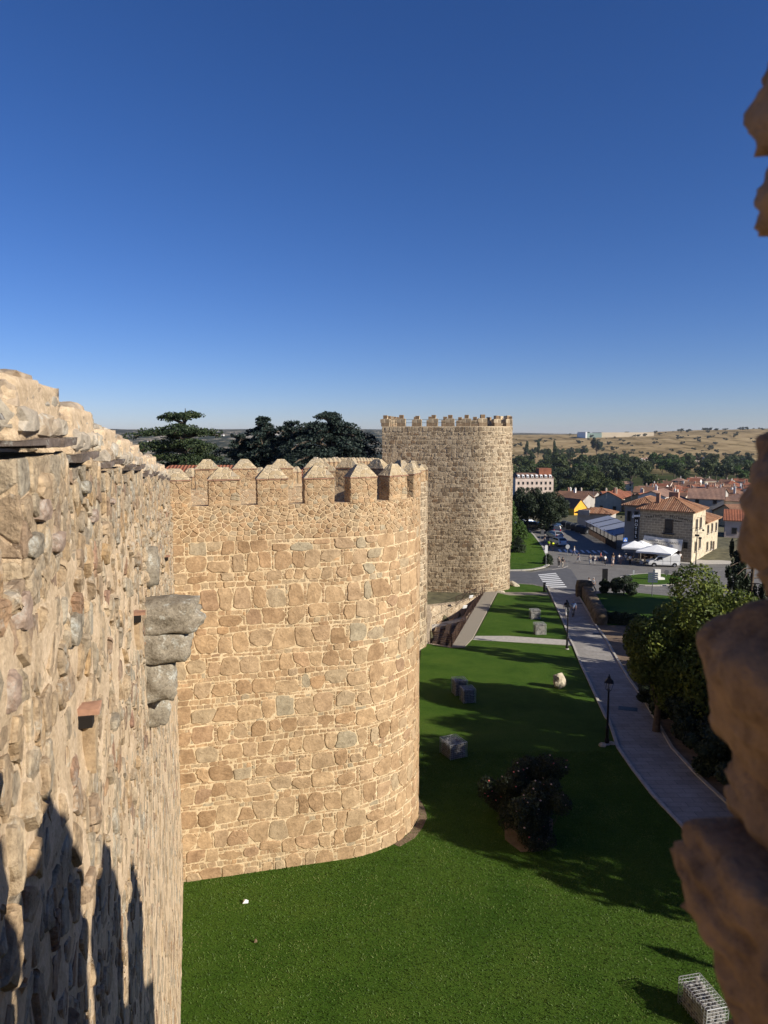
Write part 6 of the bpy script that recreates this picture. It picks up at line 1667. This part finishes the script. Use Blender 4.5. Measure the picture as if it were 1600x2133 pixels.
def pole_sign(px, py, top, label, kind, face=-.1):
    p = g(px, py); h = top_h(p, px, top); r_ = empty('road_sign', p, face, label, 'sign'); MB().tube([(0, 0, 0), (0, 0, h)], .035, 6).build('pole', STEEL, r_)
    if kind == 'round': MB().prism([(.36 * math.cos(a), h - .36 + .36 * math.sin(a)) for a in np.linspace(0, 2 * PI, 17)[:-1]], 'y', -.06, -.04).build('plate', STEEL, r_)
    if kind == 'round_dark': MB().prism([(.36 * math.cos(a), h - .36 + .36 * math.sin(a)) for a in np.linspace(0, 2 * PI, 17)[:-1]], 'y', -.06, -.04).build('plate', SIGNBACK, r_)
    if kind == 'cross':
        q_ = MB().box((0, -.05, h - .36), (.72, .03, .72)).build('plate', BLUE, r_); MB().prism([(-.27, h - .6), (.27, h - .6), (0, h - .13)], 'y', -.075, -.066).build('triangle', WHITE, q_)
        fg = MB(); fg.tube([(0, -.085, h - .28), (.01, -.085, h - .42)], .03, 5).tube([(.01, -.085, h - .42), (-.08, -.085, h - .56)], .018, 4).tube([(.01, -.085, h - .42), (.08, -.085, h - .56)], .018, 4).tube([(-.08, -.085, h - .42), (.09, -.085, h - .36)], .014, 4); fg.build('walking_figure', BLACK, q_)
    if kind == 'white': MB().box((0, -.05, h - .75), (.42, .03, 1.2)).build('plate', WHITE, r_)
    if kind == 'grey': MB().box((.35, -.05, h - .55), (.6, .04, 1.0)).build('plate', SIGNBACK, r_)
    return r_
STEEL = simple('sign_steel', (.36, .37, .38), .45, .7, var=.1); SIGNBACK = simple('sign_back', (.12, .12, .13), .6, .3); BLUE = simple('sign_blue', (.03, .12, .42), .5, var=.05); SLATEBLUE = simple('slate_blue_board', (.07, .09, .13), .5, var=.1)
pole_sign(1181, 1184, 1134, 'road sign on a tall grey pole at the pavement corner before the plaza', 'round', .2); pole_sign(1137, 1187, 1134, 'pole with a long white plate at the edge of the upper lawn', 'white')
pole_sign(1126, 1128, 1103, 'pole with a grey plate beside the parked cars and the upper lawn', 'grey'); pole_sign(1301, 1166, 1120, 'blue pedestrian crossing sign left of the white parasols', 'cross', .1)
pole_sign(1319, 1200.5, 1187, 'pale round road sign on the far edge of the traffic island, left', 'round', .9); pole_sign(1388, 1201.5, 1187, 'dark round road sign on the far edge of the traffic island, right', 'round_dark')
def board(px, py, top, wpx, n, label, hpx):
    p = g(px, py); h = top_h(p, px, top); w_ = wpx / F_PX * p.y; hh = hpx / F_PX * p.y; r_ = empty('direction_sign', p, -.1, label, 'sign'); MB().tube([(0, 0, 0), (0, 0, h)], .05, 6).build('pole', SIGNBACK, r_)
    for i in range(n): b_ = MB().box((0, -.08, h - hh * (i + .5) / n), (w_, .05, hh / n - .05)).build('board', SLATEBLUE, r_)
    return r_
board(1358, 1243, 1192, 20, 5, 'stack of five slate-blue direction boards on a pole before the traffic island', 22)
board(1468, 1226, 1188, 31, 1, 'wide slate-blue direction board peeping over the bushy tree', 7)
p = g(1369, 1209); r_ = empty('monument', p, .15, 'small white stone monument stepped at its foot on the traffic island', 'monument'); MB().box((-.1, 0, .8), (.85, .5, 1.6), jit=.03).build('slab', WALLS['white'], r_); MB().box((.45, 0, .2), (1.0, .7, .4)).build('step', WALLS['white'], r_)
p = g(1336, 1174.5); o = MB().lathe((0, 0, 0), [(.26, 0), (.32, .5), (.3, .55)], 10).build('planter', WHITE); o.location = p; tag(o, 'small round white planter left of the white van', 'planter')
def tall_lamp(px, py, top, label, base=None):
    p = base or g(px, py); h = top_h(p, px, top); r_ = empty('street_lamp', p, -.3, label, 'street lamp'); MB().tube([(0, 0, 0), (0, 0, h * .5), (0, 0, h)], [.09, .07, .05], 8).build('post', BLACK, r_)
    am = MB(); am.tube([(-.9, 0, h - .3), (0, 0, h - .05), (.9, 0, h - .3)], .03, 5); a_ = am.build('arms', BLACK, r_)
    for s in (-1, 1): MB().lathe((s * .9, 0, h - .62), [(.12, 0), (.2, .12), (.05, .3)], 8).build('lamp_head', BLACK, a_)
tall_lamp(1449, 1178, 1098, 'two-armed street lamp before the sunny side of the tavern'); tall_lamp(1302, 1149, 1072, 'two-armed street lamp before the shaded wing left of the tavern')
# dark containers
for i in range(5):
    px = 1176 + i * 10.2; p = g(px + 1, 1099 + i * 3.3); r_ = empty('recycling_container', p, R(-50), 'dark domed recycling container in the row by the covered terrace', 'container', 'dark recycling containers in a row')
    mb = MB(); mb.prism([(-.75, .12), (.75, .12), (.8, 1.15)] + [(.8 * math.cos(a), 1.15 + .5 * math.sin(a)) for a in np.linspace(.3, PI - .3, 6)] + [(-.8, 1.15)], 'x', -.65, .65).build('body', BIN if 'BIN' in globals() else simple('container_grey', (.04, .045, .05), .5), r_)
    MB().lathe((.66, 0, 1.1), [(.0, 0), (.22, 0), (.22, .02)], 8).box((.67, 0, .55), (.03, .5, .5)).build('opening', STEEL, r_)

# ================================================================== VEHICLES
TYRE = simple('tyre', (.015, .015, .015), .9); RIM = simple('wheel_rim', (.45, .46, .48), .3, .8); LIGHT = simple('headlight_lens', (.75, .77, .78), .1, var=.02); TAIL = simple('tail_light', (.35, .02, .02), .3)
def paint(name, c, r=.25):
    m, t, b = nodes(name); b.inputs['Base Color'].default_value = (*c, 1); b.inputs['Roughness'].default_value = r; b.inputs['Coat Weight'].default_value = .5
    tc = t.nodes.new('ShaderNodeTexCoord'); n = noise(t, 1.5, 5, .6, tc.outputs['Object']); r_ = ramp(t, [(.3, tuple(x * .85 for x in c)), (.7, c)]); t.links.new(n.outputs[0], r_.inputs[0]); t.links.new(r_.outputs[0], b.inputs['Base Color']); return m
PAINTS = dict(white=paint('white_car_paint', (.75, .76, .77)), silver=paint('silver_car_paint', (.35, .37, .4)), black=paint('black_car_paint', (.012, .013, .016), .15), blue=paint('navy_car_paint', (.02, .025, .05), .2), van=paint('white_van_paint', (.72, .72, .70), .45))
PROF = dict(
    suv=(4.6, 1.86, [(-2.3, .45), (-2.3, .9), (-2.2, 1.12), (-1.2, 1.2), (-.35, 1.64), (1.5, 1.62), (2.15, 1.15), (2.3, .95), (2.3, .45)], [(-1.1, 1.18), (-.33, 1.58), (1.42, 1.57), (2.02, 1.17)]),
    estate=(4.7, 1.8, [(-2.35, .4), (-2.35, .75), (-2.2, .92), (-1.1, 1.0), (-.35, 1.44), (1.75, 1.45), (2.25, 1.0), (2.35, .85), (2.35, .4)], [(-1.0, .99), (-.33, 1.39), (1.68, 1.4), (2.1, 1.02)]),
    mpv=(4.7, 1.86, [(-2.35, .42), (-2.35, .85), (-2.2, 1.05), (-1.5, 1.18), (-.7, 1.85), (2.1, 1.86), (2.3, 1.2), (2.35, .42)], [(-1.4, 1.18), (-.68, 1.78), (2.0, 1.78), (2.2, 1.22)]),
    van=(4.9, 1.86, [(-2.45, .4), (-2.47, .72), (-2.3, .98), (-1.62, 1.16), (-.95, 1.86), (-.7, 1.93), (2.3, 1.95), (2.42, 1.75), (2.45, .42)], [(-1.5, 1.18), (-.98, 1.74), (-.35, 1.76), (-.35, 1.2)]))
def car(kind, loc, rz, col, label):
    L, W_, prof, cab = PROF[kind]; P_ = PAINTS[col]; r_ = empty('parked_van' if kind == 'van' else 'parked_car', loc, rz, label, 'van' if kind == 'van' else 'car')
    hw = W_ / 2; wr_ = .33; ax = (-L / 2 + .85, L / 2 - .85)
    # side outline with wheel arches, three lofted slices for tumblehome
    def outline(k):
        o_ = []; 
        for (x, z) in prof: o_.append((x, z))
        arch = []
        for a in reversed(ax): arch += [(a + .42 * math.cos(t), .35 + .42 * math.sin(t)) for t in np.linspace(0, PI, 7)]
        return o_ + [(x, max(z, .28)) for x, z in arch]
    ol = outline(0); zmax = max(z for _, z in ol); belt = cab[0][1]
    def yy(z, side): k = max(0, (z - belt) / (zmax - belt)); return side * (hw - (.04 if kind == 'van' else .2) * k - (.05 if z < .5 else 0))
    vs = []; n = len(ol)
    for s, sc in ((-1, 1), (-1, .86), (1, .86), (1, 1)):
        for (x, z) in ol: vs.append((x, yy(z, s) * (1 if sc == 1 else .9), z + (.03 if sc < 1 and z > .9 else 0)))
    for q in range(n): pass
    fs = [tuple(range(n)), tuple(reversed(range(3 * n, 4 * n)))] + [(k * n + i, k * n + n + i, k * n + n + (i + 1) % n, k * n + (i + 1) % n) for k in range(3) for i in range(n)]
    raw('body', vs, fs, P_, r_)
    # glass
    def side_glass(pts, s, name='side_window'):
        m = MB(); e = .012
        v = [(x, yy(z, s) + s * e, z) for x, z in pts]; v2 = [(x, yy(z, s) - s * .05, z) for x, z in pts]; k = len(pts)
        m.add(v + v2, [tuple(range(k)), tuple(reversed(range(k, 2 * k)))] + [(i, i + k, (i + 1) % k + k, (i + 1) % k) for i in range(k)]); return m.build(name, GLASS, r_)
    c0, c1, c2, c3 = [Vector(c) for c in cab]
    for s in (-1, 1):
        if kind == 'van': side_glass([tuple(c0 + Vector((.12, .04))), tuple(c1 + Vector((.05, -.03))), tuple(c2 + Vector((0, -.04))), tuple(c3 + Vector((0, .04)))], s)
        else:
            m0, m1 = c0.lerp(c3, .5), c1.lerp(c2, .5)
            side_glass([tuple(c0 + Vector((.15, .03))), tuple(c1 + Vector((.05, -.04))), tuple(m1 + Vector((-.04, -.04))), tuple(m0 + Vector((-.04, .03)))], s); side_glass([tuple(m0 + Vector((.04, .03))), tuple(m1 + Vector((.04, -.04))), tuple(c2 + Vector((-.05, -.04))), tuple(c3 + Vector((-.18, .03)))], s)
    def screen(a, b, off, name):
        a, b = Vector(a), Vector(b); d = (b - a).normalized(); nn = Vector((-d.y, d.x)) * (1 if off > 0 else -1)
        a2, b2 = a.lerp(b, .08) + nn * .05, a.lerp(b, .92) + nn * .05; ya, yb = abs(yy(a2.y, 1)) * .86, abs(yy(b2.y, 1)) * .86
        v = [(a2.x, -ya, a2.y), (a2.x, ya, a2.y), (b2.x, yb, b2.y), (b2.x, -yb, b2.y)]; v += [(x - nn.x * .04, y, z - nn.y * .04) for x, y, z in v]
        MB().add(v, [(0, 1, 2, 3), (7, 6, 5, 4), (0, 4, 5, 1), (1, 5, 6, 2), (2, 6, 7, 3), (3, 7, 4, 0)]).build(name, GLASS, r_)
    pi_ = {'suv': (3, 4, 5, 6), 'estate': (3, 4, 5, 6), 'mpv': (3, 4, 5, 6), 'van': (3, 4, 6, 7)}[kind]
    screen(prof[pi_[0]], prof[pi_[1]], 1, 'windscreen')
    if kind != 'van': screen(prof[pi_[3]], prof[pi_[2]], -1, 'rear_window')
    for a in ax:
        for s in (-1, 1):
            w_ = empty('wheel', (a, s * (hw - .12), wr_)); w_.parent = r_; w_.location = (a, s * (hw - .12), wr_)
            n_ = 16; 
            def disc(r0, r1, y0, y1, mat, nm, ri=.0):
                m = MB(); prof_ = [(r0, y0), (r1, (y0 + y1) / 2), (r0, y1)]; vs_ = []; 
                for (rr, y) in prof_:
                    for k in range(n_): t = 2 * PI * k / n_; vs_.append((rr * math.cos(t), y, rr * math.sin(t)))
                f_ = [(i * n_ + k, i * n_ + (k + 1) % n_, (i + 1) * n_ + (k + 1) % n_, (i + 1) * n_ + k) for i in range(2) for k in range(n_)] + [tuple(range(n_)), tuple(reversed(range(2 * n_, 3 * n_)))]
                m.add(vs_, f_); return m.build(nm, mat, w_)
            disc(.31, .34, -.11, .11, TYRE, 'tyre'); disc(.19, .19, s * .08, s * .125, RIM, 'rim')
    hz = prof[2][1] - .2
    for s in (-1, 1):
        MB().box((-L / 2 + .07, s * (hw - .3), hz), (.2, .36, .16), rz=s * .3).build('headlight', LIGHT, r_); MB().box((L / 2 - .04, s * (hw - .2), .95), (.1, .18, .4)).build('tail_light', TAIL, r_)
        MB().box((cab[0][0] + .35, s * (hw + .1), belt + .08), (.12, .2, .14)).build('mirror', BLACK if kind == 'van' else P_, r_)
    MB().box((-L / 2 - .01, 0, .58), (.08, 1.0, .28)).build('grille', BLACK, r_); MB().box((-L / 2 - .06, 0, .42), (.03, .5, .11)).build('number_plate', LIGHT, r_)
    if kind == 'van':
        for s in (-1, 1):
            dm = MB(); dm.box((-.28, s * (hw + .002), 1.1), (.015, .012, 1.25)).box((.95, s * (hw + .002), 1.15), (.015, .012, 1.3)).box((.3, s * (hw + .004), 1.02), (4.0, .012, .02)); dm.build('door_seams', BLACK, r_)
        MB().box((L / 2 + .02, 0, .5), (.12, 1.8, .22)).build('bumper', BLACK, r_)
    return r_
def car_px(kind, px, py, rz, col, label): p = g(px, py); p.z += .03; r_ = car(kind, p, rz, col, label); r_.rotation_euler = (0, 0, rz); return r_
car_px('van', 1381, 1180, R(-8), 'van', 'white panel van parked in front of the tavern parasols')
car_px('suv', 1163, 1136, R(-78), 'white', 'white car facing the zebra crossing, first in the queue beside the upper lawn')
car_px('suv', 1156, 1122, R(-78), 'silver', 'silver-grey car right behind the white one in the queue'); car_px('mpv', 1151, 1111, R(-78), 'blue', 'dark blue people carrier, last of the queue')
car_px('estate', 1092, 1096, R(20), 'white', 'white car behind the clipped conifer, leftmost under the dark trees'); car_px('mpv', 1108, 1103, R(170), 'black', 'black people carrier parked under the dark trees, second from the left')
car_px('estate', 1126, 1101, R(170), 'blue', 'dark low car squeezed between the black people carrier and the black hatchback'); car_px('suv', 1148, 1102.5, R(172), 'black', 'black hatchback parked under the dark trees nearest the containers')

# ================================================================== PEOPLE
def skin_chain(name, V, E, rad, mat, parent, root=0, lv=1):
    me = bpy.data.meshes.new(name); me.from_pydata(V, E, []); me.update(); o = link(name, me, parent, mat)
    m = o.modifiers.new('skin', 'SKIN'); m.use_smooth_shade = True
    sv_ = me.skin_vertices[0].data if me.skin_vertices else None
    if sv_ is None:
        bm = bmesh.new(); bm.from_mesh(me); bm.verts.layers.skin.verify(); bm.to_mesh(me); bm.free(); sv_ = me.skin_vertices[0].data
    for i, r in enumerate(rad): sv_[i].radius = (r, r) if not isinstance(r, tuple) else r; sv_[i].use_root = (i == root)
    ss = o.modifiers.new('sub', 'SUBSURF'); ss.levels = lv; ss.render_levels = lv; return o
SKIN = simple('skin', (.42, .25, .17), .6, var=.08); SHOE = simple('shoe_leather', (.03, .028, .026), .6); SHOEW = simple('white_shoe', (.6, .6, .58), .7)
CL = {}
def cloth(c):
    if c not in CL: CL[c] = simple('cloth_%d' % len(CL), c, .9, var=.15, scale=6)
    return CL[c]
def person(px, py, face, top, legs, hair, label, stride=.25, shorts=False, dress=False, bag=False, s=1.0, arm=.3, bald=False, shoes=SHOE, group=None):
    p = g(px, py); p.z += .04; root = empty('person', p, face, label, 'person', group); root.scale = (s, s, s)
    a = stride
    # local axes: +y is forward
    hipz = .92; V = [(0, 0, hipz), (0, .01, 1.12), (0, .0, 1.32), (0, .0, 1.46), (0, .015, 1.54), (0, .035, 1.62), (0, .02, 1.70), (0, .125, 1.61)]; E = [(0, 1), (1, 2), (2, 3), (3, 4), (4, 5), (5, 6), (5, 7)]; Rr = [(.145, .11), (.125, .095), (.165, .11), (.06, .06), (.055, .06), (.078, .095), (.065, .08), (.014, .016)]
    J = {}
    for sd in (-1, 1):
        f = a * sd; k0 = len(V)
        hip = (sd * .095, 0, .88); knee = (sd * .10, f * .45 + .04, .48); ank = (sd * .10, f * .95, .09 + (.05 if f < -.1 else 0)); toe = (sd * .12, f * .95 + .17, .04)
        V += [hip, knee, ank, toe]; E += [(0, k0), (k0, k0 + 1), (k0 + 1, k0 + 2), (k0 + 2, k0 + 3)]; Rr += [.095, .06, .04, .035]; J['leg%d' % sd] = (hip, knee, ank, toe)
        k1 = len(V); g_ = -arm * sd * (1 if a else .3)
        sh = (sd * .185, 0, 1.40); el = (sd * .235, g_ * .35 - .03, 1.13); wr2 = (sd * .225, g_ * .9 + .08, .90); pm = (sd * .222, g_ * .95 + .11, .835)
        V += [sh, el, wr2, pm]; E += [(2, k1), (k1, k1 + 1), (k1 + 1, k1 + 2), (k1 + 2, k1 + 3)]; Rr += [.058, .04, .026, (.034, .02)]
        for j, (dx, ln) in enumerate(((-.026, .07), (-.009, .08), (.009, .075), (.026, .06))):
            k2 = len(V); V += [(pm[0] + sd * .004, pm[1] + dx + .01, pm[2] - .05), (pm[0] - sd * .012, pm[1] + dx * 1.2 + .018, pm[2] - .05 - ln)]; E += [(k1 + 3, k2), (k2, k2 + 1)]; Rr += [.010, .008]
        k2 = len(V); V += [(pm[0] - sd * .02, pm[1] + .05, pm[2] + .0), (pm[0] - sd * .03, pm[1] + .075, pm[2] - .045)]; E += [(k1 + 3, k2), (k2, k2 + 1)]; Rr += [.011, .009]
        J['arm%d' % sd] = (sh, el, wr2)
    skin_chain('body', V, E, Rr, SKIN, root)
    # shirt
    V = [(0, 0, .90), (0, .01, 1.12), (0, 0, 1.32), (0, 0, 1.45)]; E = [(0, 1), (1, 2), (2, 3)]; Rr = [(.165, .13), (.15, .12), (.19, .135), (.085, .08)]
    for sd in (-1, 1): sh, el, wr2 = J['arm%d' % sd]; k = len(V); V += [sh, tuple(Vector(sh).lerp(Vector(el), .8))]; E += [(2, k), (k, k + 1)]; Rr += [.078, .058]
    skin_chain('shirt', V, E, Rr, cloth(top), root)
    if dress:
        MB().lathe((0, 0, 0), [(.24, .5), (.2, .75), (.15, 1.02)], 12).build('skirt', cloth(legs), root, True)
    else:
        V = [(0, 0, .93)]; E = []; Rr = [(.16, .125)]
        for sd in (-1, 1):
            hip, knee, ank, toe = J['leg%d' % sd]; k = len(V)
            if shorts: V += [hip, tuple(Vector(hip).lerp(Vector(knee), .85))]; E += [(0, k), (k, k + 1)]; Rr += [.105, .085]
            else: V += [hip, knee, tuple(Vector(knee).lerp(Vector(ank), .92))]; E += [(0, k), (k, k + 1), (k + 1, k + 2)]; Rr += [.105, .078, .062]
        skin_chain('trousers', V, E, Rr, cloth(legs), root)
    for sd in (-1, 1):
        ank, toe = J['leg%d' % sd][2:]; MB().rock(((ank[0] + toe[0]) / 2, (ank[1] + toe[1]) / 2 - .01, ank[2] - .035), (.05, .14, .05), seed=3, sub=2, amp=.03).build('shoe', shoes, root, True)
    hb_ = MB(); hb_.rock((0, 0, 1.675), (.088, .105, .095 if not bald else .07), seed=2, sub=2, amp=.05)
    if hair[1]: hb_.rock((0, -.05, 1.56), (.08, .05, .14), seed=5, sub=2, amp=.08)
    hb_.build('hair', cloth(hair[0]), root, True)
    for sd in (-1, 1): MB().rock((sd * .032, .118, 1.635), (.011, .008, .009), seed=1, sub=1, amp=0).build('eye', BLACK, root)
    if bag: MB().rock((0, -.17, 1.2), (.15, .09, .22), seed=7, sub=2, amp=.05, square=.6).build('backpack', cloth((.05, .05, .06)), root, True)
    return root
BLK, BRN, GRY, BLD = ((.012, .01, .01), True), ((.06, .035, .02), False), ((.45, .44, .42), False), ((.35, .25, .13), True)
W_ = (.72, .7, .66); K_ = (.015, .015, .018)
person(1180, 1285, R(5), K_, W_, BLK, 'person in black top and white trousers walking away up the footpath, left of the couple', .2, bag=False, shoes=SHOEW)
person(1194, 1286, R(-2), (.22, .3, .45), (.03, .035, .06), GRY, 'grey-haired person in blue shirt and dark trousers walking away up the footpath', .22)
person(1226, 1232, R(185), W_, (.1, .09, .08), BRN, 'person in white top carrying a bag beside the rubble pier', .25, bag=True); person(1236, 1232, R(60), (.2, .2, .21), (.06, .06, .07), GRY, 'person in grey striding past the rubble pier towards the plaza', .42)
person(1164, 1181, R(175), (.2, .18, .16), K_, BLK, 'long-haired person in dark clothes standing left of the pole with the round plate', .12, shoes=SHOEW); person(1172, 1183, R(190), K_, (.4, .36, .3), BLK, 'person in black top and beige trousers nearest the round-plate pole', .15)
person(1229, 1176, R(170), (.35, .3, .25), W_, BRN, 'person in brown top and white trousers, leftmost of the group crossing the plaza', .15); person(1239, 1177, R(190), (.3, .28, .27), (.5, .47, .42), BLK, 'person in grey top with pale trousers, second from left on the plaza', .2)
person(1260, 1178, R(200), W_, K_, BRN, 'person in white top and loose black trousers walking on the plaza', .35, shoes=SHOEW); person(1276, 1180, R(150), (.5, .45, .4), (.55, .45, .38), BLD, 'person in pale dress in the middle of the plaza group', .2, dress=True)
person(1277, 1172, R(150), K_, K_, BLK, 'person all in black behind the pale dress', .2); person(1289, 1175, R(210), (.6, .58, .55), (.5, .42, .35), BRN, 'person in pale top and shorts walking before the parasols', .4, shorts=True)
person(1294, 1176, R(170), (.25, .25, .3), (.3, .2, .18), BRN, 'shorter person in grey beside the one in shorts', .2, s=.9); person(1303, 1174.5, R(165), W_, (.2, .2, .22), GRY, 'tall person in loose white shirt near the crossing sign', .15, bag=True)
person(1312, 1177.5, R(180), W_, K_, BRN, 'person in white shirt and black trousers nearest the white van', .12)
HV = (.55, .85, .04)
person(1143, 1144, R(160), HV, K_, BLK, 'worker in yellow-green vest left of the other, beside the white car', .1); person(1152, 1147, R(200), (.75, .85, .03), (.12, .12, .14), BLK, 'worker in bright yellow vest standing right by the white car', .12, shorts=True)
person(1135, 1131, R(100), K_, (.4, .4, .42), GRY, 'person in black top on the pavement behind the yellow vests', .15); person(1416, 1172, R(180), W_, K_, BRN, 'waiter in white shirt behind the rear of the white van', .1)

# dishes and aerials on the roofs
def roof_z(px, py, Y): p = at(px, py, Y); return p
p = at(1394, 1029, 205); r_ = empty('satellite_dish', p, R(25), 'round white satellite dish on a mast over the roofs behind the tavern', 'satellite dish')
vs = []; nn = 16
for j, (rr, dd) in enumerate(((.25, .0), (.6, .08), (.95, .22))): vs += [(rr * math.cos(2 * PI * k / nn), -dd, rr * math.sin(2 * PI * k / nn)) for k in range(nn)]
fs = [(j * nn + k, j * nn + (k + 1) % nn, (j + 1) * nn + (k + 1) % nn, (j + 1) * nn + k) for j in range(2) for k in range(nn)] + [tuple(range(nn))]
vs2 = vs + [(x, y + .03, z) for x, y, z in vs]; m_ = len(vs); fs2 = fs + [tuple(a + m_ for a in reversed(f)) for f in fs]
raw('reflector', vs2, fs2, WHITE, r_); MB().tube([(0, .1, 0), (0, .35, -.4), (0, .35, -7)], .06, 5).build('mast', STEEL, r_)
for i, (px, py, Y) in enumerate(((1262, 1058, 215), (1281, 1040, 240), (1315, 1046, 200), (1350, 1012, 300), (1420, 1003, 330), (1468, 1008, 300), (1500, 1020, 240), (1366, 1018, 260), (1236, 1050, 250), (1446, 1016, 260))):
    p = at(px, py, Y); p.z = gz(p.x, p.y) + 4; tp = at(px, py, Y).z - p.z; am = MB(); am.tube([(0, 0, 0), (0, 0, max(tp, 3))], .035, 4)
    for k in range(4): am.tube([(-.45 + .06 * k, 0, max(tp, 3) - .15 * k), (.45 - .06 * k, 0, max(tp, 3) - .15 * k)], .018, 4)
    o = am.build('television_aerial', STEEL); o.location = p; tag(o, 'thin television aerial rising over the tiled roofs', 'aerial', 'television aerials over the lower town')

person(1205, 1172, R(100), (.1, .12, .2), (.3, .3, .32), BRN, 'person in navy top walking alone left of the plaza group', .3); person(1251, 1171, R(260), (.5, .12, .1), K_, BLK, 'person in red top behind the one in loose black trousers', .3)
person(1335, 1163, R(180), (.2, .2, .2), K_, GRY, 'person in grey standing in the shade under the parasols', .1); person(1196, 1158, R(80), W_, (.15, .18, .3), BLD, 'person in white top on the far zebra crossing', .35)
# ================================================================== AIR
hz_ = MB(); X0_, X1_, Y0_, Y1_, Z0_, Z1_ = -13500, 15500, -400, 9700, -90, 75
hz_.box(((X0_ + X1_) / 2, (Y0_ + Y1_) / 2, (Z0_ + Z1_) / 2), (X1_ - X0_, Y1_ - Y0_, Z1_ - Z0_))
hm = bpy.data.materials.new('haze_air'); hm.use_nodes = True; ht = hm.node_tree; ht.nodes.clear()
pv = ht.nodes.new('ShaderNodeVolumePrincipled'); pv.inputs['Color'].default_value = (.78, .87, 1, 1); pv.inputs['Density'].default_value = .000042; pv.inputs['Anisotropy'].default_value = .3
ho = ht.nodes.new('ShaderNodeOutputMaterial'); ht.links.new(pv.outputs[0], ho.inputs['Volume'])
tag(hz_.build('haze', hm), kind='stuff')
